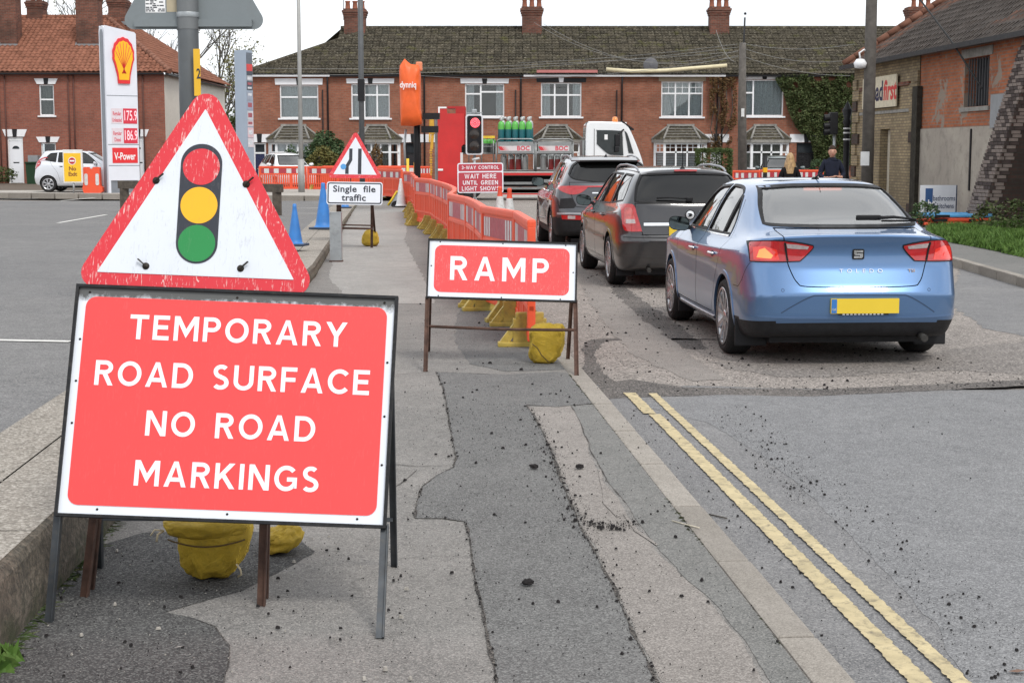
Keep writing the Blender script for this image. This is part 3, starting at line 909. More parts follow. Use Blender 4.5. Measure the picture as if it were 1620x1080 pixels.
def wall_holes(name, parent, x0, x1, z0, z1, y, holes, mat, depth=.28, rev=None):
 """wall facing -Y with rectangular openings incl. reveals"""
 xs = sorted({x0, x1, *[h[0] for h in holes], *[h[1] for h in holes]})
 zs = sorted({z0, z1, *[h[2] for h in holes], *[h[3] for h in holes]})
 mb = MB()
 for a, b in zip(xs, xs[1:]):
  for c, d in zip(zs, zs[1:]):
   mx, mz = (a+b)/2, (c+d)/2
   if any(h[0] < mx < h[1] and h[2] < mz < h[3] for h in holes): continue
   mb.add([(a,y,c),(b,y,c),(b,y,d),(a,y,d)], [(0,1,2,3)])
 for h in holes:
  a, b, c, d = h
  mb.add([(a,y,c),(a,y+depth,c),(a,y+depth,d),(a,y,d)], [(0,1,2,3)])
  mb.add([(b,y,c),(b,y,d),(b,y+depth,d),(b,y+depth,c)], [(0,1,2,3)])
  mb.add([(a,y,d),(a,y+depth,d),(b,y+depth,d),(b,y,d)], [(0,1,2,3)])
  mb.add([(a,y,c),(b,y,c),(b,y+depth,c),(a,y+depth,c)], [(0,1,2,3)])
 return mb.build(name, mat, parent)
def chimney(parent, x, y, z0, z1, w, d, mat, pots=2, aerial=False):
 mb = MB()
 mb.bb(x-w/2, x+w/2, y-d/2, y+d/2, z0, z1-.38)
 for i, (e, h) in enumerate(((.03,.10),(.06,.10),(.09,.10),(.03,.08))):
  zz = z1-.38+sum((.10,.10,.10,.08)[:i])
  mb.bb(x-w/2-e, x+w/2+e, y-d/2-e, y+d/2+e, zz+.001*i, zz+h)
 c = mb.build('chimney', mat, parent)
 MB().bb(x-w/2-.06, x+w/2+.06, y-d/2-.07, y-d/2+.02, z0+.35, z0+.52).bb(x-w/2-.05, x-w/2+.01, y-d/2, y+d/2, z0+.35, z0+.6).build('flashing', LEAD, c)
 for i in range(pots):
  px = x+(i-(pots-1)/2)*.34
  MB().lathe([(.0,0),(.13,0),(.12,.05),(.10,.3),(.125,.33),(.125,.38),(.085,.38),(.08,.1)], 12, 0, 'z', (px, y, z1)).build('chimney_pot', M('terracotta', (.28,.10,.06), .9, var=.2), c)
 if aerial:
  MB().tube([(x-w/2-.05,y,z1-.5),(x-w/2-.05,y,z1+1.6)], .02, 6).tube([(x-w/2-.05-.5,y,z1+1.5),(x-w/2+.5,y,z1+1.3)], .012, 5).build('aerial', LEAD, c)
 return c
# --- the long right-hand terrace: every house a thing
TY = 70.0
def TX(px, Y=TY): return (px-810)/FPX*Y*1.006
def TZ(py, Y=TY): return P(810, py, Y).z
ZE = TZ(121)
ZR = TZ(33)
RUN = 4.6
def bay(parent, x0, x1, y, z1, style=0):
 """ground-floor bay window with a small hipped slate roof and its glazing bars"""
 zb = -.05; zt = z1
 d = .55; c = .38
 b = parent
 MB().prism([(x0,y+.02),(x0+c,y-d),(x1-c,y-d),(x1,y+.02)], zb, zb+.85, 'z').build('bay_base', BRK, b)
 f = MB()
 P4 = [Vector((x0,y,0)), Vector((x0+c,y-d,0)), Vector((x1-c,y-d,0)), Vector((x1,y,0))]
 z0 = zb+.86
 for p in P4: f.box((p.x, p.y+.02, (z0+zt)/2), (.11,.11,zt-z0))
 trz = zt-(zt-z0)*.36
 for p, q in zip(P4, P4[1:]):
  n = 1 if (q-p).length < .9 else 3
  f.bar(p+Vector((0,.02,z0+.04)), q+Vector((0,.02,z0+.04)), .09, .08)
  f.bar(p+Vector((0,.02,zt-.04)), q+Vector((0,.02,zt-.04)), .09, .08)
  f.bar(p+Vector((0,.02,trz)), q+Vector((0,.02,trz)), .07, .07)
  for k in range(1, n):
   m = p.lerp(q, k/n) + Vector((0,.02,0))
   f.bar(m+Vector((0,0,z0+.08)), m+Vector((0,0,zt-.08)), .07, .07)
  if style == 1:
   for k in range(n):
    for s in (.5,):
     m = p.lerp(q, (k+s)/n) + Vector((0,.02,0))
     f.bar(m+Vector((0,0,trz)), m+Vector((0,0,zt-.08)), .025, .025)
   f.bar(p+Vector((0,.021,(trz+zt)/2)), q+Vector((0,.021,(trz+zt)/2)), .024, .024)
 fr = f.build('window', WHITE, b)
 for p, q in zip(P4, P4[1:]):
  pn = MB(); e = (q-p).normalized()*.05; n = Vector((0,.035,0))
  for za, zb2 in ((z0+.06, trz-.02),(trz+.02, zt-.06)):
   pn.add([p+e+n+Vector((0,0,za)), q-e+n+Vector((0,0,za)), q-e+n+Vector((0,0,zb2)), p+e+n+Vector((0,0,zb2))], [(0,1,2,3)])
  pn.build('pane', WGLASS, fr)
  cu = MB(); nn = Vector((0,.12,0))
  if style == 1:
   k = 9
   for i in range(k):
    za = z0+.1+(trz-z0-.1)*i/k
    cu.add([p+e+nn+Vector((0,0,za)), q-e+nn+Vector((0,0,za)), q-e+nn+Vector((0,.03,za+.05)), p+e+nn+Vector((0,.03,za+.05))], [(0,1,2,3)])
   cu.build('blind', CURT, fr)
  else:
   k = max(3, int((q-p).length/.07))
   for i in range(k):
    a = p.lerp(q, i/k)+nn+Vector((0,.02*(i % 2),0)); c2 = p.lerp(q, (i+1)/k)+nn+Vector((0,.02*((i+1) % 2),0))
    cu.add([a+Vector((0,0,z0)), c2+Vector((0,0,z0)), c2+Vector((0,0,zt)), a+Vector((0,0,zt))], [(0,1,2,3)])
   cu.build('curtain', CURT if style == 0 else CURTD, fr)
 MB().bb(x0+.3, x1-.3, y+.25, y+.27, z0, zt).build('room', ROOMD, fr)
 o = .16
 Q = [Vector((x0-o,y,zt)), Vector((x0+c-o*.4,y-d-o,zt)), Vector((x1-c+o*.4,y-d-o,zt)), Vector((x1+o,y,zt))]
 MB().prism([(q.x,q.y) for q in Q], zt, zt+.13, 'z').build('cornice', CEM, b)
 zt2 = zt+.131; rz = zt+.74
 T = [Vector((x0+.62,y-.02,rz)), Vector((x1-.62,y-.02,rz))]
 rf = MB()
 q = [Vector((v.x,v.y,zt2)) for v in Q]
 for vs in ((q[0],q[1],T[0]), (q[1],q[2],T[1],T[0]), (q[2],q[3],T[1])):
  rf.add(list(vs), [tuple(range(len(vs)))])
 rfo = rf.build('bay_roof', T_GREY, b)
 hp = MB()
 for a, c3 in ((q[0],T[0]),(q[1],T[0]),(q[2],T[1]),(q[3],T[1])): hp.tube([a+Vector((0,-.01,.03)), c3+Vector((0,-.01,.03))], .05, 6)
 hp.bar(T[0]+Vector((-.1,-.02,.04)), T[1]+Vector((.1,-.02,.04)), .1, .1)
 for k in range(1, 5):
  t = k/5
  a = q[1].lerp(T[0], t); c3 = q[2].lerp(T[1], t); hp.bar(a+Vector((0,-.01,.012)), c3+Vector((0,-.01,.012)), .03, .03)
 hp.build('hip_tile', CEM, b)
def door_front(parent, x0, x1, z1, y, col, white_fr=True, fan=False):
 fr = MB(); w = .07
 fr.bb(x0, x0+w, y+.06, y+.16, -.03, z1); fr.bb(x1-w, x1, y+.06, y+.16, -.03, z1); fr.bb(x0+w, x1-w, y+.06, y+.16, z1-w, z1)
 zt = z1-.45
 fr.bb(x0+w, x1-w, y+.062, y+.158, zt-.04, zt+.03)
 d = MB().bb(x0+w+.003, x1-w-.003, y+.09, y+.135, .0, zt-.045)
 cx = (x0+x1)/2
 for a, b in ((.15,.75),(.85,1.35)):
  for s in (-1, 1):
   d.bb(cx+s*.19-.13, cx+s*.19+.13, y+.078, y+.092, a, b, 0, .012)
 do = d.build('door', col, parent)
 fr.build('door_frame', WHITE if white_fr else BLACKP, do)
 MB().bb(x0+w, x1-w, y+.10, y+.11, zt+.03, z1-w).build('fanlight', ROOMD, do)
 MB().bb(cx-.14, cx+.14, y+.07, y+.08, .80, .84).build('letter_plate', M('brass_fitting', (.35,.3,.2), .4, 1.0), do)
 return do
house_labels = [
 'left end brick terraced house with hipped mossy roof and navy front door',
 'brick terraced house behind the single file sign, shared chimney at its left edge',
 'brick terraced house partly behind the orange bag and red lorry tailgate',
 'brick terraced house behind the cage trucks gas bottles, with black lintel over its window',
 'brick terraced house with leaded upper window and gridded white bay beside the hedge',
 'ivy covered brick terraced house at the right end of the row',
]
HX = [TX(403), TX(528), TX(678), TX(828), TX(985), TX(1141), TX(1490)]
tme = tile_mesh(.33, .30, .035, T_GREY, th=.022, double=True)
upw = [
 (449,509,135,187,(.5,),(.36,.36),'net',False,True),
 (560,620,133,187,(.34,.67),(.32,.32,.32),'net',False,True),
 (737,798,133,185,(.40,),(.30,.24),'half',False,True),
 (855,918,131,185,(.34,.67),(.36,.36,.36),'half',False,False),
 (1042,1107,129,185,(.34,.67),(.34,.34,.34),'net',True,None),
 (1172,1232,126,184,(.22,),(.36,0),'net',False,True),
]
bays = [(432,508,0),(565,634,2),None,(845,915,2),(1033,1112,1),(1168,1240,2)]
doors = [(403,426,'navy'),(644,668,'black'),(690,714,'black'),(985,1018,'dark'),(1120,1138,'white'),(1254,1284,'black')]
dcol = {'navy': M('navy_gloss', (.01,.015,.06), .3), 'black': M('black_gloss', (.012,.012,.014), .3), 'dark': M('dark_green_gloss', (.02,.03,.028), .35), 'white': M('white_gloss', (.7,.7,.7), .35)}
for i in range(6):
 x0, x1 = HX[i], HX[i+1]
 h = thing('terraced_house', house_labels[i], 'house', (x0, TY, 0), 0, 'brick houses of the long terrace')
 def lx(px): return TX(px)-x0
 W = x1-x0
 holes = []
 u = upw[i]
 ux0, ux1, uz1, uz0 = lx(u[0]), lx(u[1]), TZ(u[2]), TZ(u[3])
 holes.append((ux0, ux1, uz0, uz1))
 d = doors[i]
 dx0, dx1 = lx(d[0]), lx(d[1]); dz1 = TZ(226)
 dx0 = max(dx0, .1); dx1 = min(dx1, W-.1)
 holes.append((dx0, dx1, -.04, dz1))
 wall_holes('wall', h, 0, W, -.3, ZE+.05, 0, holes, BRK)
 mb = MB(); mb.bb(.002, W-.002, 8.6, 8.7, -.3, ZE)
 if i == 0: mb.add([(0,0,-.3),(0,8.7,-.3),(0,8.7,ZE),(0,0,ZE)], [(0,1,2,3)])
 if i == 5: mb.add([(W,0,-.3),(W,8.7,-.3),(W,8.7,ZR-.3),(W,RUN,ZR),(W,0,ZE)], [(0,1,2,3,4)])
 mb.build('wall', BRK, h)
 window(h, ux0, ux1, uz0, uz1, 0, u[4], u[6], trans=u[5], glazing=u[7])
 lh = TZ(123)-uz1
 if u[8] is None:
  MB().bb(ux0-.12, ux1+.12, -.02, .02, uz1, uz1+.2).build('lintel', M('stone_lintel', (.30,.24,.17), .9), h)
 else:
  lintel(h, ux0-.16, ux1+.16, uz1+.02, max(.18, lh-.06), 0, u[8], True, .02)
 if bays[i]:
  b = bays[i]
  bay(h, max(.25, lx(b[0])), min(W-.2, lx(b[1])), 0, TZ(226), b[2])
 door_front(h, dx0, dx1, dz1, 0, dcol[d[2]], d[2] != 'black')
 lintel(h, dx0-.28, dx1+.28, dz1+.02, .36, 0, True, True, .0)
 MB().bb(-.001 if i else -.25, W-.003, -.22, -.10, ZE-.02, ZE+.085).build('gutter', WPAINT if i in (0,3,4) else BLACKP, h)
 MB().tube([(W-.12,-.16,ZE),(W-.12,-.07,ZE-.4),(W-.12,-.07,0)], .04, 7).tube([(W-.35,-.06,ZE-.6),(W-.35,-.06,.2)], .03, 6).build('downpipe', BLACKP, h)
 sl = math.hypot(RUN+.25, ZR-ZE)
 mb = MB()
 if i == 0:
  rx = TX(585)-x0
  A = [(-.3,-.25,ZE+.06),(W,-.25,ZE+.06),(W,RUN,ZR),(rx,RUN,ZR)]
  mb.add(A, [(0,1,2,3)]); mb.add([(-.3,-.25,ZE+.06),(rx,RUN,ZR),(-.3,9.4,ZE+.06)], [(0,1,2)])
  mb.add([(rx,RUN,ZR),(W,RUN,ZR),(W,9.4,ZE),(-.3,9.4,ZE)], [(0,1,2,3)])
 else:
  mb.add([(0,-.25,ZE+.06),(W,-.25,ZE+.06),(W,RUN,ZR),(0,RUN,ZR),(0,9.4,ZE),(W,9.4,ZE)], [(0,1,2,3),(3,2,5,4)])
 rfo = mb.build('roof', T_GREY, h)
 upv = Vector((0, RUN+.25, ZR-ZE-.06))
 Mx = slope_matrix((0 if i else -.3, -.25, ZE+.07), (1,0,0), upv)
 keep = None
 if i == 0:
  rr = TX(585)-x0+.3
  keep = lambda a, b, rr=rr, sl=sl: a > rr*b/sl
 tiles_on(rfo, Mx, W-.02 if i else W+.28, sl-.05, .33, .31, tme, keep=keep, rnd=random.Random(i), jitter=.012)
 mb = MB(); n = int(W/.45)
 st = (TX(585)-x0) if i == 0 else 0
 x = st
 while x < W-.1:
  mb.tube([(x,RUN,ZR+.03),(min(W,x+.44),RUN,ZR+.035)], .11, 8); x += .45
 stuff(mb.build('ridge_tiles', T_GREY, rfo))
 if i == 0:
  mb = MB(); a = Vector((-.3,-.25,ZE+.12)); b = Vector((rx,RUN,ZR+.05))
  for k in range(16): mb.tube([a.lerp(b,k/16), a.lerp(b,(k+.95)/16)], .11, 7)
  stuff(mb.build('ridge_tiles', T_GREY, rfo))
for px, wpx, i, al, y0p in ((565,35,1,True,8),(841,33,3,False,2),(1133,32,4,False,0),(1448,46,5,False,0)):
 h = [o for o in COL.objects if o.get('label') == house_labels[i]][0]
 x = TX(px)*1.05 - h.location.x
 chimney(h, x if i != 1 else x, RUN-.3, ZR-1.15, P(0, 13 if i != 1 else 16, TY+RUN).z, wpx/35*.98, .8, BRKD, 3, al)
h4 = [o for o in COL.objects if o.get('label') == house_labels[4]][0]
MB().lathe([(.0,.03),(.2,.05),(.33,.10)], 18, 0, 'y', (0,0,0)).tube([(0,.0,0),(0,.3,-.35)], .02, 6).build('satellite_dish', M('grey_dish', (.10,.10,.11), .6), h4, (TX(1024)-h4.location.x, -.45, TZ(104)))
ivy_house = [o for o in COL.objects if o.get('label') == house_labels[5]][0]
pp = MB().tube([P(959,110,69.0), P(1000,113,69.0), P(1052,112,69.0), P(1100,108,69.0), P(1150,104,69.0)], .085, 8).build('duct_pipe', M('cream_plastic', (.62,.55,.36), .6))
tag(pp, 'long cream pipe hanging along the roof edge of the terrace', 'pipe')
MB().bb(-1.35, 1.35, -.04, .04, -.06, .06).build('warning_strip', M('faded_red_plastic', (.45,.16,.15), .7), h4, (TX(895)-h4.location.x, -.35, ZE+.2))
# --- left-hand red roofed row
LY = 74.0
def LX(px): return (px-810)/FPX*LY*1.006
def LZ(py): return P(810, py, LY).z
LE = LZ(119); LR = LZ(18)
lx0 = LX(-60); lxe = LX(270)
splits = [lx0, LX(58.0), LX(160), lxe]
lab = ['red roofed brick house at the far left with white front door', 'red roofed brick house behind the white hatchback and petrol sign', 'red roofed end house with cream rendered side wall']
lw = [[(75,98,134,183),(75,98,226,262)], [(155,172,134,183),(156,172,226,262)], []]
ld = [(23,47), None, (218,237)]
pme = tile_mesh(.24, .30, .05, T_RED, th=.016)
for i in range(3):
 x0, x1 = splits[i], splits[i+1]; W = x1-x0
 if i == 0: x1 = splits[1]
 h = thing('terraced_house', lab[i], 'house', (x0, LY, .1), 0, 'red roofed brick houses on the left')
 fx = lambda px: LX(px)-x0
 wins = [w for w in [(75,98,134,183),(75,98,226,264),(155,173,134,183),(155,173,226,262),(-30,-5,134,183)] if x0 < LX(w[0]) and LX(w[1]) < x1+.0]
 ds = [d for d in [(23,47),(218,237)] if x0 < LX(d[0]) < x1]
 holes = [(fx(w[0]), fx(w[1]), LZ(w[3])-.1, LZ(w[2])-.1) for w in wins] + [(fx(d[0]), fx(d[1]), -.05, LZ(217)-.1) for d in ds]
 wall_holes('wall', h, 0, W, -.3, LE, 0, holes, BRK2)
 for w in wins:
  a, b, c, d = fx(w[0]), fx(w[1]), LZ(w[3])-.1, LZ(w[2])-.1
  up = w[2] < 200
  window(h, a, b, c, d, 0, (), 'drawn' if up else 'dark', trans=(.48,))
  lintel(h, a-.05, b+.05, d+.02, .26, 0, True, True, .13)
 for d in ds:
  a, b, z1 = fx(d[0]), fx(d[1]), LZ(217)-.1
  fr = MB(); fr.bb(a, a+.07, .05, .15, 0, z1); fr.bb(b-.07, b, .05, .15, 0, z1); fr.bb(a+.07, b-.07, .05, .15, z1-.16, z1)
  dm = MB().bb(a+.073, b-.073, .08, .13, .02, z1-.17)
  cx = (a+b)/2
  do = dm.build('door', M('white_door', (.74,.75,.78), .35, var=.03), h)
  fr.build('door_frame', WHITE, do)
  hw = (b-a)/2-.2
  MB().prism([(cx+hw*math.cos(PI*k/10), z1-.55+hw*.85*math.sin(PI*k/10)) for k in range(11)], .068, .08).build('fanlight', ROOMD, do)
  MB().bb(cx-.14, cx+.14, .07, .08, .95, 1.0).build('letterbox', BLACKP, do)
  lintel(h, a-.05, b+.05, z1+.02, .34, 0, True, True, .14)
 MB().bb(0.002, W-.002, -.28, -.14, LE-.08, LE+.03).build('gutter', BLACKP, h)
 for k in (W*.62, W*.70): MB().tube([(k,-.07,LE-.1),(k,-.07,.1)], .035, 6).build('downpipe', M('rusty_pipe', (.10,.04,.03), .8), h)
 sl = math.hypot(5.3, LR-LE)
 deck = MB(); tp = T_RED
 if i < 2:
  deck.add([(0,-.3,LE),(W,-.3,LE),(W,5,LR),(0,5,LR),(0,10.5,LE),(W,10.5,LE)], [(0,1,2,3),(3,2,5,4)])
  rf = deck.build('roof', T_RED, h)
  tiles_on(rf, slope_matrix((0,-.3,LE+.02), (1,0,0), (0,5.3,LR-LE)), W-.02, sl, .24, .30, pme, limit=0, rnd=random.Random(i+20))
 else:
  D = 15.5
  rx = LX(183)*1.065-x0
  hx = W+.35
  hip_top = (rx, 5, LR)
  back = (rx-.2, D-4.5, LR-.1)
  deck.add([(0,-.3,LE),(hx,-.3,LE),hip_top,(0,5,LR)], [(0,1,2,3)])
  deck.add([(hx,-.3,LE),(hx,D+.3,LE-.1),back,hip_top], [(0,1,2,3)])
  deck.add([(0,5,LR),hip_top,back,(0,10,LE)], [(0,1,2,3)])
  rf = deck.build('roof', T_RED, h)
  tiles_on(rf, slope_matrix((0,-.3,LE+.02), (1,0,0), (0,5.3,LR-LE)), hx, sl, .24, .30, pme, limit=0, keep=lambda a, b: a < hx-(hx-rx)*b/sl-.1, rnd=random.Random(33))
  rundir = Vector((rx-hx, 0, LR-LE)); s2 = rundir.length
  tiles_on(rf, slope_matrix((hx,-.3,LE+.02), (0,1,0), rundir), D+.5, s2, .24, .30, pme, limit=0, keep=lambda a, b: b/s2*5.3 < a-.1 and a < D+.5-b/s2*4.6, rnd=random.Random(34))
  rg = MB(); a = Vector((hx,-.3,LE+.07)); b = Vector(hip_top)+Vector((0,0,.08))
  for k in range(24): rg.tube([a.lerp(b,k/24), a.lerp(b,(k+.96)/24)+Vector((0,0,-.01))], .13, 8)
  stuff(rg.build('ridge_tiles', T_RED2, rf))
  cw = MB().add([(W,0,-.3),(W,D,-.3),(W,D,LE-.06),(W,0,LE-.06)], [(0,1,2,3)])
  cw.build('side_wall', M('cream_render', (.68,.64,.57), .9, var=.05, vs=1.2, dirt=.15), h)
  MB().bb(W+.005, W+.05, 8.5, 9.6, 3.2, 4.4).build('window', WHITE, h)
  MB().bb(W+.051, W+.06, 8.62, 9.48, 3.3, 4.3).build('pane', WGLASS, h)
  MB().bb(W+.12, W+.28, -.3, D+.2, LE-.10, LE+.0).build('gutter', BLACKP, h)
 rg = MB(); x = 0; xe = W if i < 2 else rx
 while x < xe-.2: rg.tube([(x,5,LR+.04),(x+.43,5,LR+.045)], .13, 8); x += .45
 stuff(rg.build('ridge_tiles', T_RED, rf))
for px, wpx, i, zt in ((35,27,0,-14),(157,36,1,-12),(76,24,0,2),(203,28,2,0)):
 h = [o for o in COL.objects if o.get('label') == lab[i]][0]
 near_ = px in (35,157)
 yy = 2.6 if near_ else 5.2
 fac = (LY+yy)/LY
 chimney(h, LX(px)*fac-h.location.x, yy, (LZ(62) if near_ else LR-.6)-.1-(.6 if near_ else 0), P(810,zt,LY+yy).z-.1, wpx/33.1*fac*.95, .9, BRKD, 2)
# --- brick warehouse on the right
BX0, BY0 = 10.15, 46.5
bang = math.atan(.075)
wh = thing('brick_warehouse', 'old brick warehouse with patched wall and pantile roof beside the right pavement', 'building', (BX0, BY0, -.12), 0)
def WP(s, t, z): return (math.sin(bang)*s + math.cos(bang)*t, -math.cos(bang)*s + math.sin(bang)*t, z)
class WB(MB):
 def wbox(self, s0, s1, t0, t1, z0, z1, mi=0):
  vs = [WP(s, t, z) for z in (z0, z1) for s, t in ((s0,t0),(s1,t0),(s1,t1),(s0,t1))]
  return self.add(vs, [(0,1,2,3),(7,6,5,4),(0,4,5,1),(1,5,6,2),(2,6,7,3),(3,7,4,0)], mi)
 def wquad(self, pts, mi=0): return self.add([WP(*p) for p in pts], [tuple(range(len(pts)))], mi)
YB = brick_mat('yellow_stock_brick', (.38,.30,.18), (.25,.19,.12), (.17,.14,.11), .225,.078,.012, .55, None, .6)
OB = brick_mat('orange_patched_brick', (.50,.165,.075), (.31,.10,.05), (.26,.19,.15), .225,.078,.014, .5, (.27,.24,.20), .9, (.10,.05,.035))
DB = brick_mat('dark_old_brick', (.10,.06,.05), (.065,.05,.045), (.07,.065,.055), .225,.078,.012, .5, None, .9, (.02,.018,.016))
REN = NT('stained_cement_render')
_n1 = REN.noise(.8, 6, .6, dist=.5); _n2 = REN.noise(4, 6, .7)
_c = REN.mix(REN.ramp(_n1, [(.35,0.0),(.65,1.0)]), (.40,.36,.305), (.30,.265,.23))
_c = REN.mix(REN.ramp(_n2, [(.5,0.0),(.75,.5)]), _c, (.11,.10,.085))
REN.col(_c); REN.rough(.95); REN.bump(_n2, .4, .02)
HE = 4.28
s1, s2, s3 = 5.8, 5.8, 19.0
def wall_seg(name, s0, s1, z0, z1, t, mat, holes=(), th=.35):
 ss = sorted({s0, s1, *[h[0] for h in holes], *[h[1] for h in holes]})
 zs = sorted({z0, z1, *[h[2] for h in holes], *[h[3] for h in holes]})
 mb = WB()
 for a, b in zip(ss, ss[1:]):
  for c, d in zip(zs, zs[1:]):
   if any(h[0] < (a+b)/2 < h[1] and h[2] < (c+d)/2 < h[3] for h in holes): continue
   mb.wquad([(b,t,c),(a,t,c),(a,t,d),(b,t,d)])
 for h in holes:
  a, b, c, d = h
  mb.wquad([(a,t,c),(a,t+th,c),(a,t+th,d),(a,t,d)]); mb.wquad([(b,t,c),(b,t+th,c),(b,t+th,d),(b,t,d)])
  mb.wquad([(a,t,d),(a,t+th,d),(b,t+th,d),(b,t,d)]); mb.wquad([(a,t,c),(a,t+th,c),(b,t+th,c),(b,t,c)])
 return mb.build(name, mat, wh)
wall_seg('wall', 0, s1, -.1, HE, 0, YB, [(2.6,3.5,-.05,2.3)])
WB().wbox(2.62,3.48,.22,.26,-.05,2.28).build('door', M('cream_door', (.52,.47,.38), .7, dirt=.4), wh)
wall_seg('wall', s1, 15.2, 2.25, HE, .02, OB, [(8.95,10.5,2.72,3.86)])
wall_seg('render_panel', s1, 15.2, -.1, 2.25, -.02, REN.mat)
WB().wbox(8.8,10.6,-.03,.30,2.61,2.71).build('sill', CEM, wh)
WB().wbox(8.75,10.7,-.002,.04,3.87,4.08).build('lintel', CEM, wh)
gw = WB()
for k in range(9): gw.wbox(9.05+k*.17,9.08+k*.17,.08,.105,2.73,3.85)
gw.build('window_bars', M('grey_iron', (.07,.07,.075), .7), wh)
WB().wbox(8.95,10.5,.34,.36,2.7,3.9).build('dark_opening', ROOMD, wh)
WB().wbox(10.8,12.55,-.045,-.005,2.2,2.95).build('grey_patch', M('grey_cement_patch', (.27,.28,.29), .9, vs=5), wh)
WB().wbox(9.6,9.67,-.05,-.022,.75,2.2).build('slit', BLACKP, wh)
qme1 = WB()
for side_s in (0.02, s1-.62):
 k = 0; z = 0.0
 while z < HE-.55:
  L = .62 if k % 2 == 0 else .38
  so = side_s if side_s < 1 else s1-.02-L
  WB().wbox(so, so+L, -.055, .0, z+.012, z+.30).build('quoin', YB if (k*7) % 3 else DB, wh)
  z += .315; k += 1
WB().wbox(5.62, 6.02, -.13, -.0, -.1, 3.35).build('timber_post', M('dark_timber', (.045,.04,.032), .9, var=.4), wh)
WB().wbox(.7, 5.1, -.06, -.0, 3.42, 3.52).build('string_course', BRKD, wh)
WB().wbox(.7, 5.1, -.04, -.0, 2.72, 2.80).build('string_course', CEM, wh)
SL = 7.0; RH = 4.6
mb = WB(); mb.wquad([(0,0,-.1),(0,SL*2,-.1),(0,SL*2,HE),(0,SL,HE+RH),(0,0,HE)]); mb.wquad([(26,0,-.1),(26,SL*2,-.1),(26,SL*2,HE),(26,SL,HE+RH),(26,0,HE)]); mb.wquad([(15.2,.05,-.1),(26,.05,-.1),(26,.05,HE),(15.2,.05,HE)]); mb.build('wall', DB, wh)
rf = WB().add([WP(-.15,-.28,HE-.10),WP(26,-.28,HE-.10),WP(26,SL,HE+RH),WP(-.15,SL,HE+RH),WP(26,SL*2,HE),WP(-.15,SL*2,HE)], [(0,1,2,3),(3,2,4,5)]).build('roof', T_BLK, wh)
up = Vector(WP(0,SL,HE+RH))-Vector(WP(0,-.28,HE-.10))
along = Vector(WP(1,0,0))-Vector(WP(0,0,0))
nrm = up.cross(along)
wt_r = tile_mesh(.25,.33,.06,T_RED2,th=.016); wt_b = tile_mesh(.25,.33,.06,T_BLK,th=.016)
Mw = slope_matrix(Vector(WP(17.5,-.30,HE-.08)), -along, up)
SW2 = 17.65
def is_red(a, b):
 s = 17.5-a
 n = noise.noise(Vector((s*.8, b*.8, 2)))
 return s < 1.3+.25*n or (s < 2.9 and b > 1.2+ s*.9) or (s > 9.3+b*.55+n*.6 and s < 14 and b > .7) or s > 14.2
tiles_on(rf, Mw, SW2, up.length, .25, .33, wt_r, keep=is_red, limit=150, rnd=random.Random(50), jitter=.014)
tiles_on(rf, Mw, SW2, up.length, .25, .33, wt_b, keep=lambda a, b: not is_red(a, b), limit=150, rnd=random.Random(51), jitter=.014)
WB().add([],[]).wbox(-.2, 17.6, -.42, -.30, HE-.2, HE-.08).build('gutter', BLACKP, wh)
vr = MB()
a = Vector(WP(-.12,-.30,HE-.02)); b = Vector(WP(-.12,SL,HE+RH+.08))
for k in range(22): vr.tube([a.lerp(b,k/22), a.lerp(b,(k+.96)/22)], .10, 7)
stuff(vr.build('ridge_tiles', T_RED2, rf))
bt = WB()
sB0, sB1 = 12.6, 13.5
zB = HE-.35
btp = lambda z: -1.15*(1-z/zB)-.12
mb = WB()
vs = []
for z in (-.1, zB):
 for s, t in ((sB0, btp(z)), (sB1, btp(z)), (sB1, .3), (sB0, .3)): vs.append(WP(s, t, z))
mb.add(vs, [(0,1,2,3),(7,6,5,4),(0,4,5,1),(1,5,6,2),(2,6,7,3),(3,7,4,0)])
butt = mb.build('buttress', DB, wh)
PB = M('pale_old_brick', (.26,.21,.185), .95, var=.5, vs=3, dirt=.6); PB2 = M('soot_old_brick', (.075,.055,.05), .95, var=.5, vs=3)
rb = random.Random(8)
br_me = {}
for mm, mt in ((0,PB),(1,PB2)):
 br_me[mm] = MB().box((0,0,0),(.215,.105,.066),0,None,.006).mesh('brick', mt)
rows = int(zB/.078)
for k in range(rows):
 z = k*.078
 t = btp(z)
 n = 0
 s = sB0-.02+(.0 if k % 2 == 0 else -.11)
 while s < sB1:
  L = .215
  a, b2 = max(s, sB0-.01), min(s+L, sB1+.01)
  if b2-a > .05:
   p = Vector(WP((a+b2)/2, t+.032, z+.04))
   o = obj('brick', br_me[0 if rb.random() < .62 else 1], butt, p, (0, 0, PI/2-bang*0 + bang + rb.uniform(-.02,.02)))
   o.scale = ((b2-a-.01)/.215, 1, 1)
   n += 1
  s += .225
SOUTH = sB1
for k in range(rows):
 z = k*.078; t = btp(z)+.155+(.05 if k % 2 else 0)
 p = Vector(WP(sB1-.012, t, z+.04))
 o = obj('brick', br_me[0 if rb.random() < .75 else 1], butt, p, (0, 0, bang+rb.uniform(-.03,.03)))
 o.scale = (.9, .5, 1)
sb = thing('name_board', 'cream board with dark and red shop lettering high on the yellow brick wall', 'sign', Vector((BX0,BY0,-.12))+Vector(WP(2.75,-.09,3.32)), 0)
sb.rotation_euler = (0,0,-PI/2+bang)
MB().bb(-1.55,1.48,-.02,.02,-.43,.43).build('board', M('cream_board', (.60,.54,.40), .6, dirt=.3), sb)
RED_L = M('red_lettering', (.55,.02,.02), .5)
t1 = text_mesh('head', .74, M('navy_lettering', (.02,.02,.06), .5), bold=.022, align='RIGHT', sx=.95)
t2 = text_mesh('first', .74, RED_L, bold=.022, align='LEFT', sx=.95, shear=.1)
obj('lettering', t1, sb, (.36,-.022,.0)); obj('lettering', t2, sb, (.38,-.022,.0))
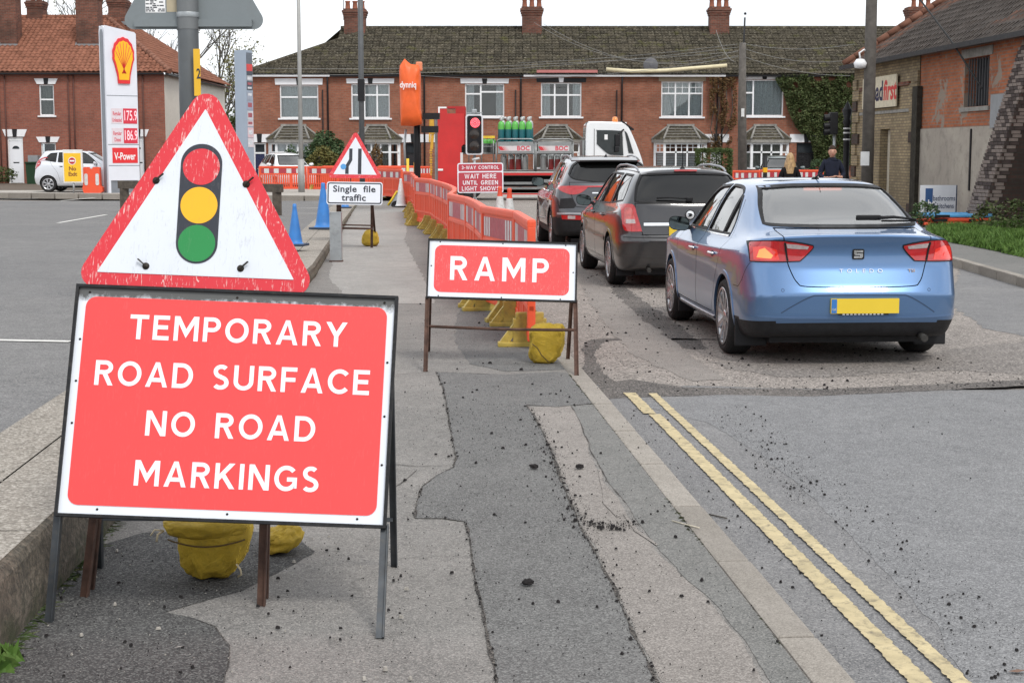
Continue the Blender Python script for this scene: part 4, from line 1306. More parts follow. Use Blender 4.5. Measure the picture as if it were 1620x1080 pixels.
# --- vehicles
RUBBER = M('tyre_rubber', (.025,.025,.026), .8, var=.25, vs=20, bump=.2, bs=90, dirt=.25)
PLAST = M('black_trim_plastic', (.022,.022,.024), .55, var=.2, vs=15, bump=.1, bs=300)
SEAL = M('black_seal', (.012,.012,.013), .5, var=.1)
CHROME = M('chrome', (.75,.76,.78), .12, 1.0, var=.05)
ALLOY = M('alloy_silver', (.50,.50,.52), .3, .85, var=.08, dirt=.25)
INTER = M('car_interior', (.035,.036,.04), .85, var=.25)
HUBD = M('brake_dark', (.05,.048,.045), .6, .5, var=.3)
LRED = M('red_lamp_lens', (.42,.008,.012), .08, var=.2, vs=25, coat=1.0)
LRED2 = M('bright_red_lamp_lens', (.62,.02,.012), .08, var=.2, vs=25, coat=1.0, emit=(1,.06,.02), estr=.10)
LBULB = M('lit_bulb_lens', (.75,.22,.05), .1, var=.1, coat=1.0, emit=(1,.32,.06), estr=.45)
LCLR = M('clear_lamp_lens', (.42,.36,.36), .08, var=.25, vs=30, coat=1.0)
BRAKE = M('lit_brake_strip', (.8,.1,.05), .3, var=0, emit=(1,.22,.10), estr=1.6)
CGLASS = glass_mat('car_glass', (.26,.30,.30), 1.0, .012, .02, 1.5)
CGLASSL = glass_mat('pale_rear_glass', (.50,.54,.55), 1.0, .02, .08, 2.0)
CGLASSD = glass_mat('privacy_glass', (.09,.10,.105), .9, .012, .008, 1.45)
def bool_me(me, cut, op='DIFFERENCE'):
 a = bpy.data.objects.new('tmp_a', me); b = bpy.data.objects.new('tmp_b', cut)
 COL.objects.link(a); COL.objects.link(b)
 md = a.modifiers.new('b', 'BOOLEAN'); md.object = b; md.operation = op; md.solver = 'EXACT'; md.use_self = True
 try: md.material_mode = 'TRANSFER'
 except Exception: pass
 dg = bpy.context.evaluated_depsgraph_get()
 out = bpy.data.meshes.new_from_object(a.evaluated_get(dg))
 bpy.data.objects.remove(a); bpy.data.objects.remove(b)
 return out
class Body:
 """a car body grown from half contours (rear centre -> side -> front centre), smoothed, then cut open"""
 def __init__(self, levels, sub=3):
  bm = bmesh.new()
  cl = bm.edges.layers.float.new('crease_edge')
  n = len(levels[0][0])
  rows = []
  for pts, cr in levels:
   r = []; l = []
   for i, p in enumerate(pts):
    v = bm.verts.new(p); r.append(v)
    l.append(v if i in (0, n-1) else bm.verts.new((-p[0], p[1], p[2])))
   rows.append((r, l))
  for (a, al), (b, bl) in zip(rows, rows[1:]):
   for i in range(n-1):
    bm.faces.new((a[i], a[i+1], b[i+1], b[i]))
    bm.faces.new((al[i+1], al[i], bl[i], bl[i+1]))
  for r, l in (rows[0], rows[-1]):
   for i in range(1, n-2):
    bm.faces.new((r[i], r[i+1], l[i+1], l[i]))
   bm.faces.new((r[0], r[1], l[1])); bm.faces.new((r[n-1], r[n-2], l[n-2]))
  for (r, l), (pts, cr) in zip(rows, levels):
   for i in range(n-1):
    c = cr[i] if isinstance(cr, (list, tuple)) else cr
    if c:
     for q in (r, l):
      e = bm.edges.get((q[i], q[i+1]))
      if e: e[cl] = c
  bmesh.ops.recalc_face_normals(bm, faces=bm.faces)
  me = bpy.data.meshes.new('cage'); bm.to_mesh(me); bm.free()
  o = bpy.data.objects.new('tmp', me); COL.objects.link(o)
  md = o.modifiers.new('s', 'SUBSURF'); md.levels = sub; md.render_levels = sub
  dg = bpy.context.evaluated_depsgraph_get()
  self.me = bpy.data.meshes.new_from_object(o.evaluated_get(dg))
  bpy.data.objects.remove(o)
  b2 = bmesh.new(); b2.from_mesh(self.me); self.bvh = BVHTree.FromBMesh(b2); b2.free()
 AX = {'rear': (Vector((0,1,0)), lambda a, b: Vector((a, -2.0, b))),
          'front': (Vector((0,-1,0)), lambda a, b: Vector((a, 8.0, b))),
          'left': (Vector((1,0,0)), lambda a, b: Vector((-2.0, a, b))),
          'right': (Vector((-1,0,0)), lambda a, b: Vector((2.0, a, b))),
          'top': (Vector((0,0,-1)), lambda a, b: Vector((a, b, 3.0)))}
 def hit(self, axis, a, b, off=0.0):
  d, f = self.AX[axis]
  h = self.bvh.ray_cast(f(a, b), d)
  if h[0] is None:
   h = self.bvh.find_nearest(f(a, b) + d*1.4)
  n = h[1]
  if n.dot(d) > 0: n = -n
  return h[0] + n*off, n
 def panel(self, poly, axis, off=.004, th=.006, step=.035, flat=None):
  """thin curved piece lying on the body along a 2D outline"""
  bm = bmesh.new()
  vs = [bm.verts.new((p[0], p[1], 0)) for p in poly]
  f = bm.faces.new(vs)
  xs = [p[0] for p in poly]; ys = [p[1] for p in poly]
  for lo, hi, no in ((min(xs), max(xs), (1,0,0)), (min(ys), max(ys), (0,1,0))):
   k = int((hi-lo)/step)
   for i in range(1, k+1):
    c = lo+(hi-lo)*i/(k+1)
    co = (c,0,0) if no[0] else (0,c,0)
    bmesh.ops.bisect_plane(bm, geom=bm.verts[:]+bm.edges[:]+bm.faces[:], plane_co=co, plane_no=no, dist=1e-6)
  bmesh.ops.triangulate(bm, faces=[f for f in bm.faces if len(f.verts) > 4])
  bm.verts.index_update()
  outer = []; inner = []
  for v in bm.verts:
   p, n = self.hit(axis, v.co.x, v.co.y)
   outer.append(p + n*off); inner.append(p + n*(off-th))
  N = len(outer)
  mb = MB()
  faces = [tuple(v.index for v in f.verts) for f in bm.faces]
  bnd = [(e.verts[0].index, e.verts[1].index) for e in bm.edges if len(e.link_faces) == 1]
  bm.free()
  mb.add(outer, faces, 0, True)
  b = len(mb.v)
  side_v = []; sf = []
  mb.add(inner, [f[::-1] for f in faces], 0, True)
  mb.v += []
  for a, c in bnd:
   mb.add([outer[a], outer[c], inner[c], inner[a]], [(0,1,2,3)], 0, False)
  return mb
 def strip(self, path, axis, w=.02, off=.003, th=.004, closed=False, step=.04):
  """ribbon of width w lying on the body along a 2D path"""
  P = [Vector(p[:2]) for p in path]
  Q = []
  k = len(P)
  for i in range(k if closed else k-1):
   a, b = P[i], P[(i+1) % k]
   m = max(1, int((b-a).length/step))
   for j in range(m): Q.append(a.lerp(b, j/m))
  if not closed: Q.append(P[-1])
  n = len(Q)
  rows = []
  for i, p in enumerate(Q):
   a = Q[i-1] if (closed or i > 0) else p
   b = Q[(i+1) % n] if (closed or i < n-1) else p
   d = (b-a).normalized(); nn = Vector((-d.y, d.x))*w/2
   h1, n1 = self.hit(axis, *(p+nn)); h2, n2 = self.hit(axis, *(p-nn))
   rows.append((h1+n1*off, h2+n2*off, h2+n2*(off-th), h1+n1*(off-th)))
  mb = MB(); vs = [q for r in rows for q in r]; fs = []
  for i in range(n if closed else n-1):
   a = i*4; b = ((i+1) % n)*4
   for s in range(4): fs.append((a+s, b+s, b+(s+1) % 4, a+(s+1) % 4))
  return mb.add(vs, fs, 0, False)
def prism_cut(poly, axis, lo, hi):
 mb = MB()
 if axis == 'x': mb.prism([(p[0], p[1]) for p in poly], lo, hi, 'x', 1)
 else: mb.prism([(p[0], p[1]) for p in poly], lo, hi, 'y', 1)
 return mb
def ring_cut(poly, axis, lo, hi, w=.007):
 n = len(poly); P = [Vector(p[:2]) for p in poly]
 ar = sum(P[i].x*P[(i+1)%n].y-P[(i+1)%n].x*P[i].y for i in range(n))
 sg = 1 if ar > 0 else -1
 O = []; I = []
 for i, p in enumerate(P):
  d1 = (p-P[i-1]).normalized(); d2 = (P[(i+1)%n]-p).normalized()
  n1 = Vector((d1.y, -d1.x))*sg; n2 = Vector((d2.y, -d2.x))*sg
  m = (n1+n2).normalized(); m = m/max(.4, m.dot(n1))
  O.append(p+m*w/2); I.append(p-m*w/2)
 q = (lambda p, h: (h, p.x, p.y)) if axis == 'x' else (lambda p, h: (p.x, h, p.y))
 vs = [q(p, lo) for p in O]+[q(p, lo) for p in I]+[q(p, hi) for p in O]+[q(p, hi) for p in I]
 fs = []
 for i in range(n):
  j = (i+1) % n
  fs += [(i,j,n+j,n+i), (2*n+i,3*n+i,3*n+j,2*n+j), (i,2*n+i,2*n+j,j), (n+i,n+j,3*n+j,3*n+i)]
 return MB().add(vs, fs, 1)
def in_poly(x, y, poly):
 c = False; n = len(poly)
 for i in range(n):
  x1, y1 = poly[i][:2]; x2, y2 = poly[(i+1)%n][:2]
  if (y1 > y) != (y2 > y) and x < (x2-x1)*(y-y1)/(y2-y1)+x1: c = not c
 return c
def split_faces(me, test):
 """two meshes: faces that pass the test, and the rest"""
 outs = []
 for want in (True, False):
  bm = bmesh.new(); bm.from_mesh(me)
  dele = [f for f in bm.faces if bool(test(f.calc_center_median(), f)) != want]
  bmesh.ops.delete(bm, geom=dele, context='FACES')
  m = bpy.data.meshes.new('part'); bm.to_mesh(m); bm.free()
  for mt in me.materials: m.materials.append(mt)
  outs.append(m)
 return outs
def finish(me, mats, ang=28):
 idx = [min(p.material_index, len(mats)-1) for p in me.polygons]
 me.materials.clear()
 for m in mats: me.materials.append(m)
 me.polygons.foreach_set('material_index', idx)
 me.polygons.foreach_set('use_smooth', [True]*len(me.polygons))
 try: me.set_sharp_from_angle(angle=R(ang))
 except Exception: pass
 return me
def wheel_mesh(r=.305, w=.205, rr=.225):
 t = MB().lathe([(rr-.005,-w/2+.012),(rr+.02,-w/2),(r-.03,-w/2-.004),(r-.008,-w/2+.022),(r,-w/2+.05),(r,w/2-.05),(r-.008,w/2-.022),(r-.03,w/2+.004),(rr+.02,w/2),(rr-.005,w/2-.012)], 48, 0, 'x')
 for k in range(4):
  xx = -w/2+.05+k*(w-.1)/3
  t.lathe([(r+.0006,xx-.004),(r+.0006,xx+.004)], 48, 1, 'x')
 return t
def make_wheel(parent, name, loc, side, style, r=.305, w=.205, rr=.225):
 """side -1: outer face towards -x"""
 e = wheel_mesh(r, w, rr).build(name, [RUBBER, SEAL], parent, loc)
 s = side; xo = s*(w/2)
 rim = MB()
 rim.lathe([(rr,-xo*.9),(rr-.012,-xo*.5),(rr-.02,xo*.3),(rr-.012,xo-.012*s),(rr+.004,xo-.002*s),(rr+.004,xo+.004*s),(rr-.012,xo+.002*s)], 48, 0, 'x')
 if style == 'alloy10':
  n = 10
  for k in range(n):
   a = 2*PI*k/n + .1
   tw = .16 if k % 2 else -.02
   c0 = Vector((xo-.028*s, math.cos(a)*.045, math.sin(a)*.045)); c1 = Vector((xo-.012*s, math.cos(a+.05)*(rr-.008), math.sin(a+.05)*(rr-.008)))
   rim.bar(c0, c1, .038 if k % 2 else .026, .022, 0, (1,0,0))
   if k % 2 == 0: rim.bar(c0, Vector((xo-.012*s, math.cos(a+.16)*(rr-.008), math.sin(a+.16)*(rr-.008))), .018, .02, 0, (1,0,0))
 elif style == 'cap7':
  n = 7
  for k in range(n):
   a = 2*PI*k/n
   pts = [(rr*.22,a-.35),(rr*.93,a-.20),(rr*.97,a),(rr*.93,a+.20),(rr*.22,a+.35)]
   rim.prism([(p*math.cos(t), p*math.sin(t)) for p, t in pts], xo-.02*s-.008, xo-.02*s+.008, 'x')
  rim.lathe([(rr*.85,xo-.028*s),(rr*.99,xo-.008*s)], 40, 0, 'x')
 else:
  n = 5
  for k in range(n):
   for dd in (-.16,.16):
    a = 2*PI*k/n+.3
    rim.bar(Vector((xo-.03*s, math.cos(a)*.05, math.sin(a)*.05)), Vector((xo-.012*s, math.cos(a+dd)*(rr-.006), math.sin(a+dd)*(rr-.006))), .034, .022, 0, (1,0,0))
 rim.lathe([(.0,xo-.008*s),(.03,xo-.008*s),(.05,xo-.016*s),(.06,xo-.04*s)], 24, 0, 'x')
 rim.build('rim', ALLOY, e)
 MB().lathe([(.0,xo-.07*s),(rr-.03,xo-.07*s),(rr-.03,xo-.085*s)], 32, 0, 'x').build('brake_disc', HUBD, e)
 return e
def make_car(name, label, cat, loc, rz, sp, group=None):
 root = thing(name, label, cat, loc, rz, group)
 B = Body(sp['levels'], sp.get('sub', 3))
 mats = [sp['paint'], INTER, PLAST]
 L = sp['L']
 me = B.me
 cav = MB(); lv = sp['cavity']
 vs = []; fs = []
 for z, xh, y0, y1 in lv: vs += [(-xh,y0,z),(xh,y0,z),(xh,y1,z),(-xh,y1,z)]
 for k in range(len(lv)-1):
  for i in range(4): fs.append((k*4+i, k*4+(i+1)%4, (k+1)*4+(i+1)%4, (k+1)*4+i))
 fs.append((3,2,1,0)); t = (len(lv)-1)*4; fs.append((t,t+1,t+2,t+3))
 cav.add(vs, fs, 1)
 me = bool_me(me, cav.mesh('cut', [sp['paint'], INTER]))
 wr = sp['wheel_r']; ar = sp.get('arch_r', wr+.045)
 cut = MB()
 for yy in sp['axles']:
  for s in (-1, 1):
   cut.lathe([(0,s*.42),(ar,s*.42),(ar,s*1.3),(0,s*1.3)], 40, 1, 'x', (0,yy,sp.get('arch_z', wr)), False)
 c2 = cut.mesh('cut', [sp['paint'], PLAST])
 bm = bmesh.new(); bm.from_mesh(c2); bmesh.ops.remove_doubles(bm, verts=bm.verts, dist=1e-5); bmesh.ops.recalc_face_normals(bm, faces=bm.faces); bm.to_mesh(c2); bm.free()
 for m_ in (c2,):
  for p in m_.polygons: p.material_index = 1
 me = bool_me(me, c2)
 cut = MB()
 def addcut(mb):
  cut.add(mb.v, mb.f, 1)
 for w in sp['side_windows']:
  addcut(prism_cut(w['poly'], 'x', .30, 1.3)); addcut(prism_cut(w['poly'], 'x', -1.3, -.30))
 addcut(prism_cut(sp['rear_window'], 'y', -.5, sp.get('rw_depth', 1.6)))
 addcut(prism_cut(sp['windscreen'], 'y', sp.get('ws_depth', 2.6), L+1))
 me = bool_me(me, cut.mesh('cut', [sp['paint'], SEAL]))
 if sp.get('gaps', True):
  cut = MB()
  for d in sp['doors']:
   addcut(ring_cut(d, 'x', .62 if not sp.get('gap_lo') else sp['gap_lo'], 1.3)); addcut(ring_cut(d, 'x', -1.3, -.62 if not sp.get('gap_lo') else -sp['gap_lo']))
  addcut(ring_cut(sp['boot'], 'y', -.5, sp.get('boot_depth', .30), .008))
  me = bool_me(me, cut.mesh('cut', [sp['paint'], SEAL]))
 parts = []
 for s in (-1, 1):
  for d in sp['doors']:
   dm, me = split_faces(me, lambda c, f: c.x*s > .42 and in_poly(c.y, c.z, d))
   parts.append(('door', dm, s, d))
 bm_, me = split_faces(me, lambda c, f: c.y < sp.get('boot_y', .62) and in_poly(c.x, c.z, sp['boot']) and f.normal.y < .5)
 low = sp.get('cladding')
 if low:
  for mm in [me, bm_]+[p[1] for p in parts]:
   for p in mm.polygons:
    c = p.center
    if p.material_index == 0 and low(c): p.material_index = 2
 body = obj('body', finish(me, mats), root)
 boot = obj('boot_lid', finish(bm_, mats), root)
 doors = []
 for nm, dm, s, d in parts:
  o = obj('door', finish(dm, mats), root); doors.append((o, s, d))
 for s, ax in ((-1,'left'),(1,'right')):
  for w in sp['side_windows']:
   B.panel([(p[0], p[1]) for p in w['poly']], ax, -.010, .004, .06).build('window', w.get('mat', CGLASS), root)
   B.strip(w['poly'], ax, .020, .0035, .02, True).build('window_seal', w.get('seal', SEAL), root)
 B.panel(sp['rear_window'], 'rear', -.006, .004, .05).build('rear_window', sp.get('rear_glass', CGLASS), root)
 B.strip(sp['rear_window'], 'rear', .022, .003, .012, True).build('window_seal', SEAL, root)
 B.panel(sp['windscreen'], 'front', -.006, .004, .08).build('windscreen', CGLASS, root)
 B.strip(sp['windscreen'], 'front', .03, .003, .012, True).build('window_seal', SEAL, root)
 for k, yy in enumerate(sp['axles']):
  for s in (-1, 1):
   make_wheel(root, 'wheel', (s*(sp['track']), yy, wr), s, sp['rim'], wr, sp.get('tyre_w', .205), sp.get('rim_r', wr-.08))
   arc = [(yy+(ar+.012)*math.cos(t), sp.get('arch_z', wr)+(ar+.012)*math.sin(t)) for t in [R(-12+204*i/30) for i in range(31)]]
   B.strip(arc, 'left' if s < 0 else 'right', .034, .006, .02).build('arch_lip', sp.get('arch_mat', sp['paint']), root)
 for s in (-1, 1):
  y = sp['seat_y']
  st = MB(); bz = sp.get('seat_z', .52)
  st.box((s*.36, y, bz), (.48,.5,.16), 0, None, .05)
  st.box((s*.36, y-.28, bz+.34), (.46,.13,.62), 0, Matrix.Rotation(R(-14), 3, 'X').transposed(), .05)
  st.box((s*.36, y-.37, bz+.74), (.25,.10,.18), 0, None, .04)
  st.build('seat', INTER, root)
  yb = sp['rear_seat_y']
  h = MB(); h.box((s*.38, yb-.2, bz+.52), (.24,.09,.16), 0, None, .035); h.build('head_restraint', INTER, root)
 rs = MB(); yb = sp['rear_seat_y']
 rs.box((0, yb+.05, bz-.02), (1.25,.45,.18), 0, None, .05); rs.box((0, yb-.2, bz+.24), (1.25,.13,.55), 0, Matrix.Rotation(R(14), 3, 'X'), .05)
 rs.build('rear_seat', INTER, root)
 MB().box((0, sp['dash_y'], bz+.32), (1.3,.35,.22), 0, None, .05).tube([(-.36+.17*math.cos(t)+(.72 if sp.get('rhd', True) else 0), sp['dash_y']-.28-.05*math.sin(t), bz+.38+.17*math.sin(t)) for t in [2*PI*i/24 for i in range(25)]], .014, 6).build('dashboard', INTER, root)
 MB().bb(-.62,.62,.35,L-.5,.16,.24).build('underbody', PLAST, root)
 return root, B, body, boot, doors
def mirror_unit(root, x, y, z, s, mat, sz=(.20,.10,.135)):
 m = MB()
 n = 12
 prof = [(0,.0),(.55,.02),(.85,.3),(1,.8),(.96,1.0)]
 vs = []; fs = []
 rings = 7
 for k in range(rings):
  t = k/(rings-1)
  sc = math.sin(min(1, .12+t*.88)*PI/2)
  for j in range(16):
   a = 2*PI*j/16
   cx = math.copysign(abs(math.cos(a))**.7, math.cos(a)); cz = math.copysign(abs(math.sin(a))**.7, math.sin(a))
   vs.append((x+s*(sz[0]/2)+cx*sz[0]/2*sc, y+sz[1]*(1-t), z+cz*sz[2]/2*sc + .01*cx*s))
 for k in range(rings-1):
  for j in range(16): fs.append((k*16+j, k*16+(j+1)%16, (k+1)*16+(j+1)%16, (k+1)*16+j))
 fs.append(tuple(range(16)))
 m.add(vs, fs, 0, True)
 o = m.build('door_mirror', mat, root)
 MB().add([(v[0]*.94+(x+s*sz[0]/2)*.06, y+.006, v[2]*.92+z*.08) for v in vs[-16:]], [tuple(range(15,-1,-1))]).build('mirror_glass', M('mirror_glass', (.10,.12,.12), .04, 1.0, var=0), o)  # dark greenish reflection put into the mirror's own tint
 MB().bar((x-s*.06, y+.05, z-.045), (x+s*.05, y+.05, z-.035), .045, .04).build('mirror_arm', PLAST, o)
 return o
def plate(root, B, cx, z0, z1, w, txt, band=True, off=.012, blur=False, y=None, nm='number_plate'):
 p, n = B.hit('rear', cx, (z0+z1)/2)
 yy = p.y-off if y is None else y
 PY = M('yellow_plate', (.70,.50,.03), .4, var=.04, vs=2)
 x0 = cx-w/2
 o = MB().bb(x0, x0+w, yy-.006, yy+.02, z0, z1).build(nm, PY, root)
 if band:
  MB().bb(x0+.003, x0+.045, yy-.0075, yy-.006, z0+.003, z1-.003).build('blue_band', M('blue_band', (.03,.16,.45), .4, var=.05), o)
  obj('lettering', text_mesh('GB', .024, M('pale_print', (.5,.5,.4), .5, var=0)), o, (x0+.024, yy-.008, z0+.03))
 if txt:
  obj('lettering', text_mesh(txt, (z1-z0)*.92, BLACKP, bold=.002, spacing=1.1, sx=.72), o, (cx+(.02 if band else 0), yy-.0068, (z0+z1)/2))
 return o
def handle(B, d, y, z, s, mat, parent):
 ax = 'left' if s < 0 else 'right'
 p, n = B.hit(ax, y, z)
 m = MB()
 m.tube([p+n*.004+Vector((0,-.085,0)), p+n*.026+Vector((0,-.06,0)), p+n*.032+Vector((0,0,.002)), p+n*.026+Vector((0,.06,0)), p+n*.004+Vector((0,.085,0))], .012, 8, rs=[.009,.012,.013,.012,.009])
 o = m.build('handle', mat, parent)
 B.panel([(y+.05*math.cos(t), z-.004+.028*math.sin(t)) for t in [2*PI*i/16 for i in range(16)]], ax, .0015, .003, .05).build('handle_recess_shade', M('recess_shade_paint', (.02,.03,.05), .4), parent)  # flush dark oval, shade behind the handle put in as colour
 return o
# --- contour helper
def contour(w, zr, zs, zf, yr, yc, yf, L, ys, wm=None, zc=None):
 """rear y=yr, corner sweep yc, front y=L-yf"""
 wm = wm or [1]*7
 zs = zs if isinstance(zs, (list, tuple)) else [zs]*7
 out = [(0,yr,zr),(.40*w,yr+.008,zr),(.76*w,yr+.045,zr*.8+zs[0]*.2 if zc is None else zc),(.955*w,yr+yc,zr*.35+zs[0]*.65 if zc is None else (zc+zs[0])/2)]
 for k in range(7): out.append((w*wm[k], ys[k], zs[k]))
 e = L-yf
 out += [(.93*w*wm[6],e-.18,(zs[6]+zf)/2),(.72*w,e-.06,zf),(.36*w,e-.01,zf),(0,e,zf)]
 return out
# --- blue saloon
L = 4.48; ys = [.50,1.0,1.6,2.25,2.95,3.6,4.05]
wm = [.985,1.0,1.0,1.0,1.0,.995,.975]
c = lambda w, zr, zs, zf, yr, yc=.17, yf=.0, wmm=None, zc=None: contour(w, zr, zs, zf, yr, yc, yf, L, ys, wmm or wm, zc)
lv = [
 (c(.70,.22,.17,.20,.25,.2,.25), 0),
 (c(.825,.245,.20,.22,.075,.18,.08), .3),
 (c(.872,.385,[.36,.33,.30,.30,.30,.33,.36],.36,.012,.17,.03), [.75,.75,.75,.6,.2,0,0,0,0,0,0,0,0,0]),
 (c(.874,.575,.52,.55,-.002,.17,.0), [.6,.6,.6,.5,.2,0,0,0,0,0,0,0,0,0]),
 (c(.870,.635,[.65,.66,.66,.66,.66,.66,.62],.62,.028,.17,.02), [.55,.55,.55,.4,0,0,0,0,0,0,0,0,0,0]),
 (c(.872,.775,.775,.70,.085,.17,.07), [.5,.5,.5,.4,0,0,0,0,0,0,0,0,0,0]),
 (c(.862,.90,[.885,.865,.85,.84,.83,.82,.78],.74,.098,.19,.12), [.2,.2,.2,.3,.65,.75,.75,.75,.7,.5,.2,0,0,0]),
 (c(.805,1.025,[.955,.925,.91,.905,.90,.895,.85],.80,.045,.26,.30,None,1.005), [.85,.85,.8,.5,.1,0,0,0,0,0,0,0,0,0]),
 ([(0,.50,1.065),(.30,.50,1.065),(.56,.53,1.06),(.685,.63,1.03),(.735,.88,.985),(.768,1.2,.965),(.782,1.7,.955),(.785,2.25,.95),(.772,2.8,.95),(.735,3.2,.955),(.68,3.4,.965),(.6,3.5,.975),(.5,3.55,.98),(.28,3.62,.985),(0,3.65,.99)], [.3]*3+[0]*11),
 ([(0,1.14,1.395),(.26,1.14,1.395),(.47,1.16,1.385),(.545,1.22,1.375),(.575,1.38,1.385),(.592,1.6,1.40),(.60,1.9,1.405),(.605,2.2,1.405),(.60,2.5,1.395),(.58,2.68,1.38),(.55,2.76,1.37),(.50,2.78,1.37),(.42,2.8,1.375),(.22,2.83,1.385),(0,2.85,1.39)], 0),
 ([(0,1.32,1.425),(.17,1.32,1.425),(.32,1.34,1.418),(.38,1.38,1.415),(.40,1.5,1.418),(.41,1.7,1.412),(.415,1.9,1.432),(.415,2.15,1.432),(.41,2.35,1.428),(.39,2.5,1.418),(.37,2.57,1.412),(.33,2.6,1.412),(.28,2.62,1.415),(.15,2.64,1.418),(0,2.66,1.418)], 0),
]
BLUE = paint('blue_metallic_paint', (.100,.200,.385), .58, .30, .10)
door_r = smooth_poly([(1.33,.60),(1.36,.50),(1.50,.30,1),(2.18,.30,1),(2.17,.9),(2.06,1.385,1),(1.75,1.385),(1.50,1.365),(1.32,1.28),(1.16,1.08),(1.10,.95),(1.18,.80)], 3)
door_f = smooth_poly([(2.20,.30,1),(3.17,.30,1),(3.20,.6),(3.22,.92,1),(3.0,1.08),(2.74,1.275),(2.5,1.37),(2.08,1.388,1),(2.19,.9)], 3)
sp = dict(L=L, levels=lv, paint=BLUE, wheel_r=.312, rim_r=.232, axles=(.975,3.58), track=.765, rim='alloy10', tyre_w=.205, arch_r=.352,
 cavity=[(.40,.62,1.25,3.1),(.88,.66,.95,3.25),(.99,.665,.72,3.28),(1.345,.49,1.30,2.66)],
 side_windows=[
  dict(poly=smooth_poly([(1.18,.975,1),(1.22,1.09),(1.37,1.245),(1.43,1.29,1),(1.44,.972,1)], 3), mat=CGLASS),
  dict(poly=smooth_poly([(1.475,.972,1),(1.465,1.305,1),(1.58,1.345),(1.78,1.362),(1.995,1.365,1),(2.09,.968,1)], 3), mat=CGLASS),
  dict(poly=smooth_poly([(2.16,.968,1),(2.06,1.365,1),(2.30,1.355),(2.5,1.335),(2.74,1.235),(2.98,1.05),(3.08,.968,1)], 3), mat=CGLASS)],
 rear_window=smooth_poly([(-.615,1.085,1),(-.5,1.075),(0,1.070),(.5,1.075),(.615,1.085,1),(.58,1.22),(.515,1.36,1),(.3,1.378),(0,1.382),(-.3,1.378),(-.515,1.36,1),(-.58,1.22)], 4),
 rear_glass=CGLASSL, rw_depth=1.5,
 windscreen=[(-.62,1.02),(.62,1.02),(.50,1.345),(-.50,1.345)], ws_depth=2.5,
 doors=[door_r, door_f],
 boot=smooth_poly([(-.57,1.056,1),(-.575,.985),(-.555,.86),(-.52,.74),(-.475,.655),(-.40,.628),(0,.622),(.40,.628),(.475,.655),(.52,.74),(.555,.86),(.575,.985),(.57,1.056,1)], 4),
 boot_y=.56, boot_depth=.62, seat_y=2.35, rear_seat_y=1.45, dash_y=3.0,
 cladding=lambda c: (c.z < .352 and (c.y < .62)))
car, B, body, boot, doors = make_car('blue_saloon_car', 'light blue four door saloon, last car of the queue, with lit left tail lamp', 'car', (2.67,11.82,-.14), R(3.7), sp)
BC = (2.60, 11.80)
def mir(poly): return [(-p[0],)+tuple(p[1:]) for p in poly]
lampL = smooth_poly([(-.79,.935),(-.74,.960),(-.60,.972),(-.45,.955),(-.355,.936,1),(-.36,.918),(-.40,.87),(-.45,.822,1),(-.62,.815),(-.795,.812,1)], 4)
clearL = [(-.555,.955),(-.47,.948),(-.385,.934),(-.395,.912),(-.46,.915),(-.545,.92)]
for sgn in (1, -1):
 T = (lambda p: p) if sgn == 1 else mir
 lp = B.panel(T(lampL), 'rear', .009, .03, .03).build('tail_lamp', LRED, car)
 B.strip(T(lampL), 'rear', .016, .007, .02, True).build('lamp_surround', SEAL, lp)
 B.panel(T(clearL), 'rear', .012, .006, .04).build('reversing_lens', LCLR, lp)
 B.panel(T([(-.775,.915),(-.70,.93),(-.62,.905),(-.60,.825),(-.775,.822)]), 'rear', .0115, .006, .04).build('brake_lens', LRED2, lp)
 B.panel(T([(-.755,.84),(-.735,.90),(-.70,.915),(-.645,.86),(-.66,.835)]) if sgn == 1 else T([(-.755,.85),(-.74,.88),(-.70,.88),(-.69,.85)]), 'rear', .014, .006, .04).build('bulb_glow', LBULB if sgn == 1 else LRED2, lp)
 B.panel(T([(-.60,.958),(-.52,.958),(-.47,.822),(-.483,.822),(-.535,.95),(-.60,.95)])[0:0] or T([(-.572,.965),(-.558,.965),(-.535,.82),(-.549,.82)]), 'rear', .0155, .008, .05).build('lamp_split', SEAL, lp)
def on_rear(B, x, z, off=.003):
 p, n = B.hit('rear', x, z); return p+n*off, n
p, n = on_rear(B, 0.0, .872)
bd = MB().prism([(q[0], q[1]) for q in rrect(-.046,.046,-.040,.040,.014)], -.006, .004).build('badge', SEAL, boot, p+Vector((0,-.002,0)))
MB().prism([(-.036,.030),(.036,.030),(.034,.014),(-.016,.014),(-.016,.006),(.034,.006),(.034,-.02),(.026,-.030),(-.036,-.030),(-.036,-.014),(.012,-.014),(.012,-.006),(-.028,-.006),(-.036,.004)], -.010, -.006).build('badge_emblem', CHROME, bd)
o = obj('lettering', text_mesh('TOLEDO', .042, CHROME, .0015, spacing=2.0, sx=1.25), boot, on_rear(B, 0.02, .742, .004)[0]); o.rotation_euler = (R(-6),0,0)
o = obj('lettering', text_mesh('TSI', .034, M('warm_chrome', (.6,.45,.35), .3, .8), .0015, sx=1.3), boot, on_rear(B, .42, .742, .006)[0]); o.rotation_euler = (R(-6),0,R(4))
pl = plate(car, B, .035, .425, .538, .53, '', True, .014)
MB().bb(-.17,.22,-.003,.012,.412,.4235).build('plate_rim', SEAL, pl, (0, B.hit('rear',0,.47)[0].y-.018, 0))
mbt = MB()
for k in range(11): mbt.bb(-.14+k*.03, -.122+k*.03, -.0045,-.003,.4155,.4205)
mbt.build('dealer_print', M('white_print', (.8,.8,.8), .6, var=0), pl, (0, B.hit('rear',0,.47)[0].y-.018, 0))
